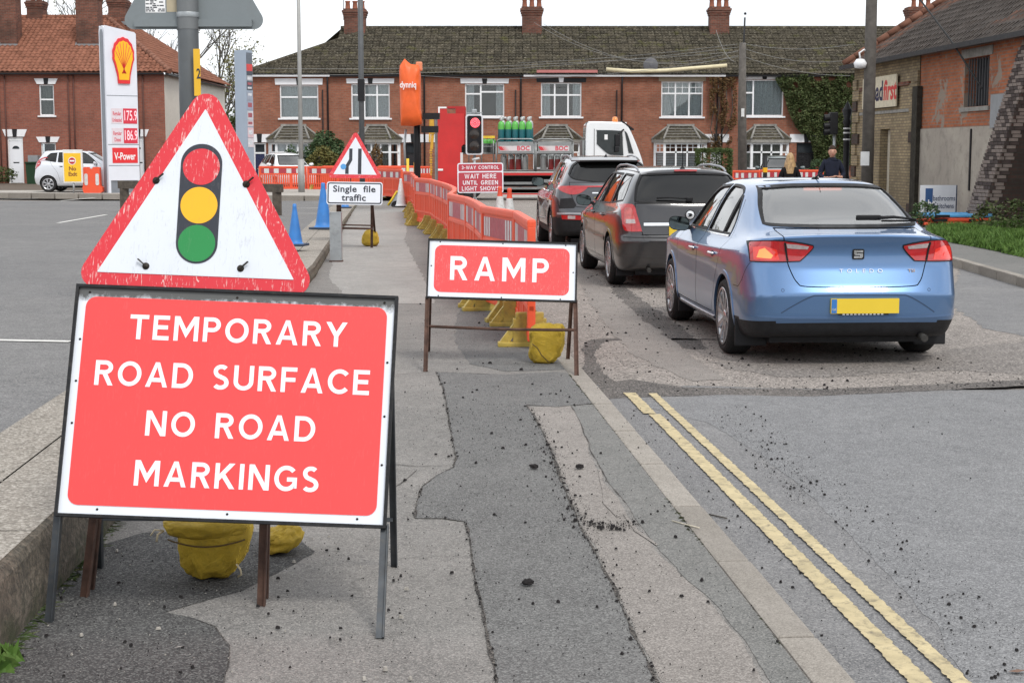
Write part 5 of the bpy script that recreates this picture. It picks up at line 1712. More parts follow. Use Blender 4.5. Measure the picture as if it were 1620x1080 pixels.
B.strip(smooth_poly([(-.60,.425,1),(-.50,.49),(-.38,.553),(-.30,.562),(0,.564),(.30,.562),(.38,.553),(.50,.49),(.60,.425,1)], 4, False), 'rear', .010, .0015, .004).build('crease_shade_line', M('blue_shadow_line', (.03,.06,.12), .4), car)  # dark strip painted on for the shade along the bumper crease
B.strip([(-.80,.392),(-.5,.388),(0,.386),(.5,.388),(.80,.392)], 'rear', .012, .004, .006).build('bumper_seam', BLUE, car)
for x in (-.59,-.02,.55):
 p, n = on_rear(B, x, .60)
 B.strip([(x+.011*math.cos(t), .60+.011*math.sin(t)) for t in [2*PI*i/14 for i in range(14)]], 'rear', .0025, .001, .002, True).build('parking_sensor', SEAL, car)
for s, ax in ((-1,'left'),(1,'right')):
 B.strip([(.62,.60),(.46,.60),(.37,.66),(.27,.80)], ax, .005, .001, .004).build('panel_gap', SEAL, car)
 B.strip([(1.42,.255),(2.2,.25),(3.12,.255)], ax, .022, .010, .02).build('sill_trim', ALLOY, car)
 B.strip([(1.19,.958),(1.6,.953),(2.12,.95),(2.7,.95),(3.10,.955)], ax, .012, .006, .01).build('waist_trim', CHROME, car)
for o, s, d in doors:
 yc = min(p[0] for p in d)+.17
 handle(B, d, 1.46 if d is door_r else 2.36, .80 if d is door_r else .795, s, CHROME, o)
for s in (-1, 1): mirror_unit(car, s*.80, 2.93, .985, s, M('black_mirror_shell', (.03,.035,.045), .15, coat=1.0))
wp_ = MB()
q0, n0 = on_rear(B, .10, 1.085, .03); q1, n1 = on_rear(B, .60, 1.082, .03)
wp_.box(q0+Vector((.09,0,.022)), (.20,.035,.042), 0, None, .012)
wp_.tube([q0+Vector((.16,-.01,.02)), q0.lerp(q1,.6)+Vector((0,-.02,.028)), q1+Vector((0,-.01,.008))], .011, 6, rs=[.016,.013,.008])
wp_.tube([q0+Vector((.20,.01,-.004)), q1+Vector((.02,.0,-.004))], .008, 5)
wp_.build('rear_wiper', SEAL, car)
MB().bb(-.16,.16,0,.02,0,.022).build('high_brake_lamp', BRAKE, car, (.02, 1.24, 1.335))
pt = B.hit('top', 0, 1.42)[0]
MB().lathe([(.0,.03),(.02,.028),(.035,.01),(.04,0)], 14, 0, 'z').build('aerial_base', SEAL, car, pt)
MB().tube([pt+Vector((0,0,.02)), pt+Vector((0,-.13,.02+.035)), pt+Vector((0,-.25,.075))], .006, 6, rs=[.008,.005,.003]).build('aerial', SEAL, car)
MB().tube([(.52,.16,.235),(.52,.02,.225)], .028, 12).build('exhaust_pipe', HUBD, car)
for s in (-1, 1):
 MB().bb(s*.60, s*.86, .52, .545, .115, .34, 0, .012).build('mud_flap', PLAST, car)
 MB().bb(s*.60, s*.86, 3.14, 3.165, .13, .34, 0, .012).build('mud_flap', PLAST, car)
# --- dark estate car
def estate_levels(L, w, ys, zb, yr_list, base, top, roof, wm, zside_mid):
 c = lambda w_, zr, zs, zf, yr, yc=.15, yf=.0: contour(w_, zr, zs, zf, yr, yc, yf, L, ys, wm)
 out = []
 for (ww, zr, zs, zf, yr, yf, cr) in yr_list: out.append((c(w*ww, zr, zs, zf, yr, .15, yf), cr))
 out.append((base, [.3]*3+[0]*11)); out.append((top, 0)); out.append((roof, 0))
 return out
GREY = paint('dark_grey_paint', (.022,.022,.026), .3, .28, .30)
L = 4.515; ys = [.42,.93,1.6,2.3,3.0,3.64,4.08]
wm = [.985,1,1,1,1,.995,.965]
sh = [.9]*4+[.3]*10
ast = estate_levels(L, .886, ys, .97, [
 (.80,.24,.18,.22,.22,.25,0), (.95,.27,.21,.24,.07,.08,.3),
 (.995,.42,.36,.38,.03,.03,.2), (1.0,.60,.56,.56,.0,.0,[.7]*3+[.5]+[0]*10), (.995,.655,.67,.63,.045,.02,[.7]*3+[.4]+[0]*10),
 (1.0,.79,.78,.70,.065,.07,.2), (.985,.99,[.93,.90,.88,.87,.86,.84,.80],.78,.095,.20,[.2,.2,.2,.3,.5,.5,.5,.5,.5,.3,0,0,0,0])],
 [(0,.125,1.045),(.34,.127,1.045),(.64,.14,1.045),(.735,.18,1.04),(.785,.40,1.02),(.80,.95,1.0),(.805,1.6,.985),(.805,2.3,.97),(.79,2.9,.97),(.75,3.3,.975),(.70,3.48,.98),(.6,3.58,.985),(.48,3.64,.99),(.25,3.7,.995),(0,3.72,1.0)],
 [(0,.40,1.415),(.28,.40,1.415),(.52,.41,1.41),(.59,.45,1.40),(.625,.62,1.405),(.635,1.0,1.42),(.64,1.6,1.435),(.64,2.2,1.43),(.625,2.5,1.42),(.60,2.72,1.40),(.57,2.82,1.39),(.5,2.84,1.395),(.4,2.86,1.40),(.2,2.88,1.41),(0,2.9,1.41)],
 [(0,.48,1.455),(.2,.48,1.455),(.38,.50,1.45),(.44,.55,1.445),(.46,.7,1.455),(.47,1.05,1.475),(.47,1.6,1.485),(.47,2.1,1.48),(.46,2.35,1.465),(.44,2.55,1.445),(.40,2.64,1.43),(.35,2.66,1.43),(.28,2.68,1.44),(.14,2.7,1.445),(0,2.72,1.445)], wm, 0)
dr = smooth_poly([(1.32,.62),(1.37,.50),(1.48,.32,1),(2.20,.32,1),(2.21,.95),(2.17,1.41,1),(1.42,1.405),(1.30,1.38,1),(1.27,1.1),(1.24,.9)], 3)
df = smooth_poly([(2.225,.32,1),(3.22,.32,1),(3.26,.7),(3.26,.95,1),(3.0,1.13),(2.76,1.31),(2.56,1.395),(2.19,1.412,1),(2.235,.95)], 3)
spa = dict(L=L, levels=ast, paint=GREY, wheel_r=.315, rim_r=.225, axles=(.93,3.63), track=.775, rim='cap7', arch_r=.36,
 cavity=[(.42,.35,1.3,3.1),(.95,.69,.24,3.3),(1.03,.70,.23,3.35),(1.37,.53,.50,2.75)],
 side_windows=[
  dict(poly=smooth_poly([(.46,1.07,1),(.50,1.18),(.66,1.375,1),(1.22,1.385,1),(1.20,1.02,1)], 3), mat=CGLASSD, seal=SEAL),
  dict(poly=smooth_poly([(1.30,1.015,1),(1.33,1.385,1),(2.10,1.392,1),(2.15,1.0,1)], 3), mat=CGLASS, seal=SEAL),
  dict(poly=smooth_poly([(2.24,.998,1),(2.20,1.39,1),(2.50,1.375),(2.74,1.27),(3.0,1.09),(3.12,.998,1)], 3), mat=CGLASS, seal=SEAL)],
 rear_window=smooth_poly([(-.66,1.06,1),(0,1.045),(.66,1.06,1),(.62,1.24),(.545,1.385,1),(0,1.40),(-.545,1.385,1),(-.62,1.24)], 5),
 rear_glass=CGLASSD, rw_depth=.9,
 windscreen=[(-.62,1.03),(.62,1.03),(.50,1.37),(-.50,1.37)], ws_depth=2.6,
 doors=[dr, df],
 boot=smooth_poly([(-.66,1.04,1),(-.655,.95),(-.61,.80),(-.575,.68),(-.53,.665),(0,.66),(.53,.665),(.575,.68),(.61,.80),(.655,.95),(.66,1.04,1)], 4),
 boot_y=.4, boot_depth=.22, seat_y=2.45, rear_seat_y=1.5, dash_y=3.05)
car2, B, body, boot, doors = make_car('grey_estate_car', 'dark grey estate car with roof rails and tall round-cornered tail lamps, second in the queue', 'car', (2.16,18.70,-.14), R(4.4), spa)
CLAMP = M('pale_red_lamp_lens', (.50,.09,.08), .1, var=.35, vs=22, coat=1.0)
for sgn in (1, -1):
 T = (lambda p: p) if sgn == 1 else mir
 lp = B.panel(T(smooth_poly([(-.80,1.01),(-.72,1.03),(-.665,1.01),(-.635,.90),(-.585,.72),(-.60,.705),(-.74,.705),(-.79,.74),(-.805,.88)], 4)), 'rear', .012, .03, .03).build('tail_lamp', LRED, car2)
 B.panel(T(smooth_poly([(-.765,.98),(-.70,.985),(-.675,.90),(-.65,.80),(-.77,.80),(-.775,.90)], 3)), 'rear', .016, .006, .03).build('lamp_lens', CLAMP, lp)
 B.panel(T([(-.76,.85),(-.665,.85),(-.655,.80),(-.76,.80)]), 'rear', .0175, .006, .03).build('reversing_lens', LCLR, lp)
B.strip([(-.56,.79),(-.3,.792),(0,.793),(.3,.792),(.56,.79)], 'rear', .035, .016, .02).build('chrome_strip', CHROME, boot)
B.strip([(-.80,.635),(-.4,.632),(0,.63),(.4,.632),(.80,.635)], 'rear', .008, .002, .004).build('crease_shade_line', SEAL, car2)  # black strip laid on in place of shade in the bumper crease
B.strip([(-.80,.40),(-.4,.397),(0,.395),(.4,.397),(.80,.40)], 'rear', .02, .004, .008).build('bumper_seam', GREY, car2)
plate(car2, B, .0, .655, .765, .52, 'BL', False, .012)
pb, nb = on_rear(B, 0, .905)
bd = MB().lathe([(.0,-.004),(.055,-.006),(.062,0)], 28, 0, 'y').build('badge', M('pale_badge', (.72,.74,.76), .3, .4, var=0), boot, pb+Vector((0,-.006,0)))
MB().lathe([(.050,-.008),(.058,-.009),(.062,-.004)], 28, 0, 'y').prism([(-.03,.018),(.012,.018),(.03,-.004),(.006,-.022),(-.03,-.022),(-.008,-.004)], -.012, -.008).build('badge_emblem', SEAL, bd)
for s in (-1, 1):
 pts = []
 for y, z in ((.62,0),(.74,.035),(.95,.05),(1.6,.055),(2.2,.05),(2.42,.035),(2.55,0)):
  h = B.hit('top', s*.545, y)[0]; pts.append(h+Vector((0,0,z)))
 MB().tube(pts, .014, 8).build('roof_rail', M('rail_grey', (.30,.31,.33), .4, .6), car2)
 mirror_unit(car2, s*.83, 3.0, 1.0, s, GREY, (.21,.11,.15))
 B.strip([(1.3,.56),(2.2,.54),(3.2,.56)], 'left' if s < 0 else 'right', .05, .008, .012).build('rubbing_strip', GREY, car2)
 MB().bb(s*.62, s*.84, .46, .49, .14, .34, 0, .01).build('mud_flap', PLAST, car2)
for o, s, d in doors: handle(B, d, 1.45 if d is dr else 2.40, .86, s, GREY, o)
a0, _ = on_rear(B, -.18, 1.075, .03)
MB().box(a0+Vector((.18,0,-.005)), (.08,.04,.05), 0, None, .01).tube([a0+Vector((.2,0,0)), a0+Vector((-.05,.01,.02)), a0+Vector((-.22,.02,.012))], .010, 6).build('rear_wiper', SEAL, car2)
MB().bb(-.14,.14,0,.03,0,.02).build('high_brake_lamp', LRED, car2, (0, .40, 1.425))
pt = B.hit('top', 0, .62)[0]
MB().lathe([(.0,.035),(.022,.03),(.03,.01),(.04,0)], 14, 0, 'z', pt).tube([pt+Vector((0,0,.03)), pt+Vector((0,-.02,.28))], .005, 6).build('aerial', SEAL, car2)
MB().tube([(-.5,.14,.25),(-.5,.02,.235)], .025, 10).build('exhaust_pipe', HUBD, car2)
# --- dark crossover car at the head of the queue
DG = paint('graphite_metallic_paint', (.060,.062,.070), .6, .30, .18)
L = 4.48; ys = [.44,.90,1.55,2.25,2.95,3.58,4.02]
spo = estate_levels(L, .935, ys, 1.1, [
 (.80,.32,.26,.30,.22,.25,0), (.95,.35,.28,.32,.06,.08,.3),
 (1.0,.50,.44,.46,.03,.03,[.5]*3+[0]*11), (1.0,.66,.62,.64,.0,.0,.2), (.99,.75,.76,.76,.03,.01,[.5]*3+[.3]+[0]*10),
 (.985,.92,.92,.90,.055,.05,.2), (.955,1.11,[1.06,1.03,1.01,1.0,.99,.97,.94],.93,.075,.18,[.3,.3,.3,.4,.5,.5,.5,.5,.5,.3,0,0,0,0])],
 [(0,.12,1.17),(.34,.125,1.17),(.62,.15,1.175),(.72,.22,1.18),(.775,.48,1.16),(.80,1.0,1.13),(.81,1.6,1.11),(.81,2.3,1.10),(.79,2.85,1.09),(.75,3.2,1.09),(.70,3.36,1.09),(.6,3.46,1.095),(.48,3.52,1.10),(.25,3.58,1.105),(0,3.6,1.11)],
 [(0,.40,1.54),(.28,.40,1.54),(.50,.42,1.535),(.575,.50,1.525),(.615,.72,1.52),(.635,1.1,1.535),(.645,1.6,1.555),(.645,2.1,1.555),(.63,2.4,1.54),(.60,2.6,1.52),(.57,2.7,1.505),(.5,2.74,1.505),(.4,2.77,1.515),(.2,2.8,1.525),(0,2.82,1.53)],
 [(0,.50,1.575),(.2,.50,1.575),(.37,.53,1.57),(.43,.6,1.565),(.46,.8,1.575),(.47,1.15,1.60),(.475,1.6,1.61),(.475,2.0,1.605),(.46,2.25,1.59),(.44,2.42,1.57),(.40,2.52,1.55),(.35,2.55,1.55),(.28,2.57,1.555),(.14,2.6,1.56),(0,2.62,1.56)], wm, 0)
dr = smooth_poly([(1.30,.70),(1.36,.56),(1.46,.40,1),(2.14,.40,1),(2.15,1.0),(2.10,1.525,1),(1.45,1.515),(1.10,1.47),(.98,1.36),(1.02,1.22),(1.12,1.0)], 3)
df = smooth_poly([(2.165,.40,1),(3.10,.40,1),(3.14,.8),(3.14,1.06,1),(2.9,1.24),(2.66,1.41),(2.5,1.49),(2.12,1.527,1),(2.175,1.0)], 3)
sps = dict(L=L, levels=spo, paint=DG, wheel_r=.35, rim_r=.25, axles=(.90,3.57), track=.80, rim='five', arch_r=.405, arch_mat=PLAST, tyre_w=.225,
 cavity=[(.52,.38,1.3,3.0),(1.05,.70,.26,3.2),(1.15,.70,.26,3.25),(1.49,.53,.56,2.62)],
 side_windows=[
  dict(poly=smooth_poly([(.62,1.21,1),(.66,1.28),(.86,1.44),(.95,1.46,1),(.97,1.19,1)], 3), mat=CGLASSD, seal=CHROME),
  dict(poly=smooth_poly([(1.06,1.185,1),(1.06,1.45),(1.3,1.495),(2.02,1.507,1),(2.08,1.14,1)], 3), mat=CGLASSD, seal=CHROME),
  dict(poly=smooth_poly([(2.17,1.135,1),(2.13,1.505,1),(2.42,1.485),(2.64,1.39),(2.9,1.20),(2.98,1.125,1)], 3), mat=CGLASS, seal=CHROME)],
 rear_window=smooth_poly([(-.66,1.30,1),(-.55,1.215),(0,1.175),(.55,1.215),(.66,1.30,1),(.59,1.44),(.50,1.505,1),(0,1.525),(-.50,1.505,1),(-.59,1.44)], 5),
 rear_glass=CGLASSD, rw_depth=.9,
 windscreen=[(-.62,1.14),(.62,1.14),(.50,1.47),(-.50,1.47)], ws_depth=2.5,
 doors=[dr, df],
 boot=smooth_poly([(-.665,1.17,1),(-.66,1.05),(-.60,.85),(-.55,.775),(0,.765),(.55,.775),(.60,.85),(.66,1.05),(.665,1.17,1)], 4),
 boot_y=.42, boot_depth=.22, seat_y=2.35, rear_seat_y=1.42, dash_y=2.95, seat_z=.68,
 cladding=lambda c: c.z < .60 and (c.y < .5 or c.z < .42))
car3, B, body, boot, doors = make_car('graphite_crossover_car', 'dark graphite crossover car with slim full-width red tail lamp at the head of the queue', 'car', (1.62,25.45,-.14), R(3.6), sps)
for sgn in (1, -1):
 T = (lambda p: p) if sgn == 1 else mir
 lp = B.panel(T(smooth_poly([(-.86,1.10,1),(-.60,1.112),(-.36,1.11,1),(-.40,1.06),(-.52,.985),(-.66,.975),(-.80,1.03)], 3)), 'rear', .014, .03, .03).build('tail_lamp', LRED, car3)
 MB2 = B.panel(T([(-.80,.64),(-.46,.63),(-.46,.56),(-.79,.57)]), 'rear', .010, .02, .04).build('bumper_lamp', LRED, car3)
 B.panel(T([(-.70,.63),(-.58,.627),(-.58,.575),(-.70,.578)]), 'rear', .013, .006, .04).build('reversing_lens', LCLR, MB2)
 B.strip(T([(-.86,.66),(-.66,.665),(-.44,.66)]), 'rear', .03, .016, .03).build('bumper_trim', M('satin_silver', (.4,.4,.42), .35, .7), car3)
 B.panel(T([(-.70,.80),(-.60,.92),(-.585,.97),(-.70,.97),(-.80,.93)])[0:0] or T([(-.86,.90),(-.62,.92),(-.56,.80),(-.60,.75),(-.84,.74)]), 'rear', .002, .004, .05).build('dark_inset', PLAST, car3)
B.strip([(-.40,1.10),(0,1.105),(.40,1.10)], 'rear', .022, .012, .02).build('light_bar', LRED, boot)
B.strip([(-.30,1.0),(-.2,1.0)], 'rear', .02, .006, .006).build('lettering_block', CHROME, boot)
plate(car3, B, 0, .82, .93, .52, '', False, .01)
for s in (-1, 1):
 pts = []
 for y, z in ((.72,0),(.85,.03),(1.1,.04),(1.6,.045),(2.1,.04),(2.3,.03),(2.42,0)):
  h = B.hit('top', s*.56, y)[0]; pts.append(h+Vector((0,0,z)))
 MB().tube(pts, .016, 8).build('roof_rail', M('rail_grey', (.30,.31,.33), .4, .6), car3)
 mirror_unit(car3, s*.86, 2.85, 1.14, s, DG, (.23,.12,.16))
for o, s, d in doors: handle(B, d, 1.45 if d is dr else 2.32, 1.0, s, CHROME, o)
sp_ = MB(); pts = [(-.56,1.53),(0,1.55),(.56,1.53)]
rows = []
for k in range(13):
 x = -.58+1.16*k/12
 h = B.hit('rear', x, 1.525-.02*abs(x)**2)[0]
 rows.append((h+Vector((0,-.14,.012)), h+Vector((0,.10,.055)), h+Vector((0,-.13,-.012))))
vs = [q for r in rows for q in r]; fs = []
for k in range(12):
 a = k*3; b = a+3; fs += [(a,b,b+1,a+1),(a,a+2,b+2,b),(a+2,a+1,b+1,b+2)]
fs += [(0,1,2),(36,38,37)]
sp_.add(vs, fs, 0, False).build('roof_spoiler', DG, car3)
pt = B.hit('top', 0, .75)[0]
MB().add([pt+Vector(q) for q in ((-.03,-.06,0),(.03,-.06,0),(.03,.08,0),(-.03,.08,0),(0,-.05,.07),(0,.03,.03))], [(0,1,4),(1,2,5,4),(2,3,5),(3,0,4,5)]).build('aerial_fin', SEAL, car3)
# --- small hatchbacks parked far away
def hatch_spec(pnt):
 L = 3.72; ys = [.40,.66,1.2,1.8,2.4,3.0,3.38]; w = .84
 lv = estate_levels(L, w, ys, 1.0, [
     (.80,.26,.2,.24,.2,.2,0),(.95,.30,.24,.28,.05,.05,.3),(1.0,.50,.44,.5,.0,.0,.2),(1.0,.66,.66,.66,.03,.03,.3),(.985,.90,.88,.84,.06,.12,.2),
     (.96,1.02,[1.0,.99,.97,.95,.93,.90,.87],.90,.09,.30,[0,0,0,.2,.4,.4,.4,.4,.3,0,0,0,0,0])],
     [(0,.13,1.10),(.3,.13,1.10),(.58,.16,1.10),(.67,.22,1.10),(.72,.42,1.09),(.745,.8,1.06),(.755,1.2,1.04),(.755,1.7,1.02),(.74,2.2,1.0),(.71,2.55,1.0),(.66,2.7,1.0),(.55,2.8,1.0),(.42,2.86,1.0),(.2,2.92,1.0),(0,2.94,1.0)],
     [(0,.36,1.47),(.25,.36,1.47),(.44,.38,1.46),(.51,.43,1.45),(.55,.6,1.46),(.57,.9,1.48),(.58,1.2,1.49),(.58,1.5,1.49),(.56,1.75,1.48),(.54,1.95,1.46),(.5,2.05,1.44),(.44,2.08,1.44),(.36,2.11,1.45),(.18,2.14,1.46),(0,2.15,1.46)],
     [(0,.44,1.52),(.18,.44,1.52),(.32,.46,1.515),(.38,.52,1.51),(.4,.65,1.52),(.42,.95,1.545),(.42,1.2,1.55),(.42,1.4,1.55),(.4,1.6,1.535),(.38,1.75,1.515),(.34,1.84,1.50),(.3,1.87,1.50),(.24,1.89,1.505),(.12,1.92,1.51),(0,1.94,1.51)], [.985,1,1,1,1,.99,.96], 0)
 d1 = smooth_poly([(.98,.70),(1.06,.40,1),(1.66,.36,1),(1.68,1.0),(1.66,1.46,1),(.9,1.44),(.72,1.36),(.66,1.2),(.76,1.0)], 3)
 d2 = smooth_poly([(1.685,.36,1),(2.52,.36,1),(2.56,1.0,1),(2.3,1.2),(2.0,1.42),(1.68,1.465,1)], 3)
 return dict(L=L, levels=lv, paint=pnt, wheel_r=.295, rim_r=.205, axles=(.62,2.98), track=.73, rim='cap7', arch_r=.335, sub=2, gaps=True, gap_lo=.5,
     cavity=[(.45,.3,1.0,2.6),(.98,.64,.30,2.55),(1.1,.62,.30,2.6),(1.42,.46,.50,1.95)],
     side_windows=[dict(poly=smooth_poly([(.50,1.16,1),(.56,1.30),(.68,1.41,1),(.92,1.43,1),(.90,1.10,1)], 3), mat=CGLASSD),
      dict(poly=smooth_poly([(.98,1.10,1),(.99,1.44,1),(1.60,1.45,1),(1.62,1.06,1)], 3), mat=CGLASSD),
      dict(poly=smooth_poly([(1.72,1.06,1),(1.70,1.45,1),(1.95,1.41),(2.2,1.24),(2.42,1.04,1)], 3), mat=CGLASS)],
     rear_window=[(-.55,1.13),(.55,1.13),(.44,1.43),(-.44,1.43)], rw_depth=.9, windscreen=[(-.58,1.05),(.58,1.05),(.45,1.42),(-.45,1.42)], ws_depth=1.9,
     doors=[d1, d2], boot=[(-.57,1.10),(-.5,.7),(.5,.7),(.57,1.10)], boot_y=.36, boot_depth=.22, seat_y=1.9, rear_seat_y=1.1, dash_y=2.4)
WCAR = paint('silver_white_paint', (.62,.64,.68), .25, .35, .10)
car4, B, body, boot, doors = make_car('white_hatchback', 'white small hatchback parked behind the yellow no exit sign', 'car', (-17.6,57.8,.095), R(-90), hatch_spec(WCAR))
for sgn in (1, -1):
 T = (lambda p: p) if sgn == 1 else mir
 B.panel(T([(-.74,1.18),(-.62,1.28),(-.60,.90),(-.72,.84),(-.78,.95)]), 'rear', .012, .02, .06).build('tail_lamp', LRED, car4)
 mirror_unit(car4, sgn*.80, 2.35, 1.05, sgn, WCAR)
for o, s, d in doors: handle(B, d, 1.12 if d[0][0] < 1.2 else 1.85, .95, s, WCAR, o)
def copy_car(src, name, label, loc, rz, swap):
 c = copy_tree(src)
 c.name = name; c['label'] = label; c.location = loc; c.rotation_euler = (0,0,rz)
 def walk(o):
  if o.type == 'MESH':
   for i, sl in enumerate(o.material_slots):
    if sl.material is not None and sl.material.name in [m.name for m in swap]:
     m_ = [v for k, v in swap.items() if k.name == sl.material.name][0]; sl.link = 'OBJECT'; sl.material = m_
  for k in o.children: walk(k)
 walk(c)
 return c
WC2 = paint('bright_white_paint', (.78,.79,.80), .0, .35, .06)
copy_car(car4, 'white_hatchback', 'white car facing the camera behind the orange barriers at the grey totem', (P(418,300,63.5).x, 66.5, .0), R(180+24), {WCAR: WC2})
GC2 = paint('dull_green_grey_paint', (.10,.13,.13), .4, .35, .2)
copy_car(car4, 'parked_car', 'grey car half hidden behind orange barriers in front of the right bay window', (P(1212,300,63).x+.9, 65.5, -.12), R(180-8), {WCAR: GC2})
# --- temporary signs
S_RED = sign_mat('sign_red_sheeting', (.86,.050,.050), .42, .03, (.8,.45,.42), .05)
S_RED_OLD = sign_mat('scratched_sign_red', (.64,.026,.040), .38, .62, (.75,.66,.62), .12)
S_REDW = sign_mat('maroon_sign_red', (.42,.035,.055), .45, .05, (.6,.4,.4), .10)
S_WHITE = sign_mat('sign_white_sheeting', (.70,.74,.80), .40, .0, (.3,.3,.3), .16)
S_WHITE_T = sign_mat('grimy_sign_white', (.70,.74,.80), .40, .0, (.3,.3,.3), .22, (.10,.09,.08), (.345,.10))
S_WHITE_S = sign_mat('scuffed_sign_white', (.68,.72,.78), .40, .22, (.30,.31,.32), .30)
S_TEXT = sign_mat('sign_letter_white', (.76,.79,.83), .4, 0, (0,0,0), .0)
S_BLACK = sign_mat('sign_black', (.022,.026,.038), .4, .15, (.2,.2,.2), .1)
S_AMBER = sign_mat('sign_amber', (.86,.44,.008), .4, .15, (.4,.25,.05), .2)
S_GREEN = sign_mat('sign_green', (.012,.235,.055), .4, .2, (.1,.25,.12), .1)
F_BLACK = M('black_frame', (.016,.017,.019), .5, var=.3, vs=20, dirt=.3)
F_STEEL = M('painted_steel_frame', (.055,.062,.07), .5, .5, var=.3, vs=12, dirt=.5)
F_RUST = M('rusty_steel_frame', (.085,.045,.032), .85, .2, var=.5, vs=14, bump=.4, bs=80)
BOLT = M('dark_bolt', (.03,.025,.02), .5, .5, var=.3)
def frame_axes(root):
 return root
def sign_plate(root, w, h, corner, lean, roll, loc, frame_mat, back=True):
 """empty carrying the leaning face; returns it with local X right, Z up along the face, -Y towards the reader"""
 root.location = loc
 root.rotation_mode = 'QUATERNION'
 q = Matrix.Rotation(roll, 3, 'Y') @ Matrix.Rotation(-lean, 3, 'X')
 root.rotation_quaternion = q.to_quaternion()
 return q
def to_local(root_loc, q, world):
 return q.transposed() @ (Vector(world) - Vector(root_loc))
def leg_to(mb, root_loc, q, a_local, foot_world, w, mi=0):
 """angle-iron leg from a local point to a foot on the ground"""
 b = to_local(root_loc, q, foot_world)
 mb.bar(a_local, b, w, w*.18, mi, (0,1,0))
 mb.bar(Vector(a_local)+Vector((w*.42,0,0)), b+Vector((w*.42,0,0)), w*.18, w, mi, (0,1,0))
def outline_frame(w, h, t, d):
 """frame tube round a rectangular plate"""
 m = MB()
 m.bb(-w/2-t, w/2+t, -d/2, d/2, h/2, h/2+t).bb(-w/2-t, w/2+t, -d/2, d/2, -h/2-t, -h/2)
 m.bb(-w/2-t, -w/2, -d/2, d/2, -h/2, h/2).bb(w/2, w/2+t, -d/2, d/2, -h/2, h/2)
 return m
W, H = 1.05, .75
LEAN, ROLL = R(19.0), R(2.2)
c0 = P(363, 640, 5.02)
r1 = thing('roadworks_sign', 'large red board reading temporary road surface no road markings, in front', 'sign')
q1 = sign_plate(r1, W, H, .02, LEAN, ROLL, c0, F_STEEL)
outline_frame(W, H, .010, .030).build('frame', F_BLACK, r1)
MB().bb(-W/2, W/2, -.004, .004, -H/2, H/2).build('plate', S_WHITE_T, r1)
MB().prism(rrect(-W/2+.026, W/2-.024, -H/2+.029, H/2-.030, .035, 8), -.0062, -.004).build('red_panel', S_RED, r1)
hh = .083
for i, (s, cx, cz, gp) in enumerate((('TEMPORARY', 0.012, .206, .185), ('ROAD SURFACE', 0.004, .048, .175), ('NO ROAD', 0.01, -.113, .19), ('MARKINGS', 0.01, -.277, .185))):
 stroke_words(s, hh, S_TEXT, cx, cz, gp, -.0068, 1.0, 1.035, r1)
mbb = MB()
for x, z in ((-.49,.36),(.0,.36),(.49,.362),(-.508,.2),(-.508,-.08),(.51,.16),(.51,-.18),(-.40,-.358),(.02,-.358),(.44,-.358),(.51,-.02),(-.508,.06)):
 mbb = MB().lathe([(.0,-.0085),(.003,-.0075),(.0042,-.004)], 10, 0, 'y', (x,0,z)); mbb.build('rivet', BOLT, r1)
FT = [G(77,984), G(601,1010)]
for k, f in enumerate(FT):
 m = MB(); x = (-W/2-.004, W/2+.004)[k]
 leg_to(m, c0, q1, Vector((x,.012,-H/2+.002)), f+Vector((0,0,.002)), .026); m.build('leg', F_STEEL, r1)
RF = [G(131,925)+Vector((0,.22,0)), G(618,915)+Vector((0,.16,0))]
for k, f in enumerate(RF):
 m = MB(); x = (-W/2+.06, W/2-.012)[k]
 a = Vector((x,.03,.22))
 leg_to(m, c0, q1, a, f, .024); m.build('leg', F_STEEL, r1)
m = MB(); a = to_local(c0, q1, FT[0]); b = to_local(c0, q1, FT[1])
p0 = Vector((-W/2,.012,-H/2)).lerp(a,.10); p1_ = Vector((W/2,.012,-H/2)).lerp(b,.12)
ar = to_local(c0, q1, RF[0]); br_ = to_local(c0, q1, RF[1])
q0_ = Vector((-W/2+.06,.03,.22)).lerp(ar,.77); q1_ = Vector((W/2-.012,.03,.22)).lerp(br_,.77)
m.bar(q0_, q1_, .018, .014); m.build('crossbar', F_STEEL, r1)
c_bar = (c0 + q1 @ q0_.lerp(q1_, .42))
def tri_outline(side, r, n=7):
 """equilateral triangle, rounded corners, centroid origin"""
 hgt = side*math.sqrt(3)/2
 V = [(-side/2,-hgt/3),(side/2,-hgt/3),(0,2*hgt/3)]
 out = []
 for k, v in enumerate(V):
  d = math.hypot(*v); u = (v[0]/d, v[1]/d)
  c = (v[0]-u[0]*2*r, v[1]-u[1]*2*r)
  a0 = math.degrees(math.atan2(u[1], u[0]))-60
  for i in range(n+1):
   a = R(a0+120*i/n); out.append((c[0]+r*math.cos(a), c[1]+r*math.sin(a)))
 return out
def tri_sign(root, side, border, red, white, wear=True):
 MB().prism(tri_outline(side, side*.062), -.003, .003).build('plate', red, root)
 MB().prism(tri_outline(side-border*2*math.sqrt(3), .002, 3), -.0052, -.003).build('white_panel', white, root)
c2_ = P(315, 348, 5.24)
r2 = thing('warning_sign', 'scratched red triangle with traffic light symbol, standing behind the large red board', 'sign')
q2 = sign_plate(r2, 1, 1, 0, R(13), R(2.3), c2_, F_RUST)
SIDE = .845
tri_sign(r2, SIDE, .053, S_RED_OLD, S_WHITE_S)
OX, OZ = -.002, .055
sy = MB().prism(rrect(OX-.070, OX+.070, OZ-.205, OZ+.205, .069, 10), -.0066, -.0052).build('signal_symbol', S_BLACK, r2)
for k, (dz, mt) in enumerate(((.128, S_RED_OLD),(-.004, S_AMBER),(-.134, S_GREEN))):
 MB().prism(circ(OX, OZ+dz-.002, .0625, 40), -.0078, -.0066).build('symbol_disc', mt, sy)
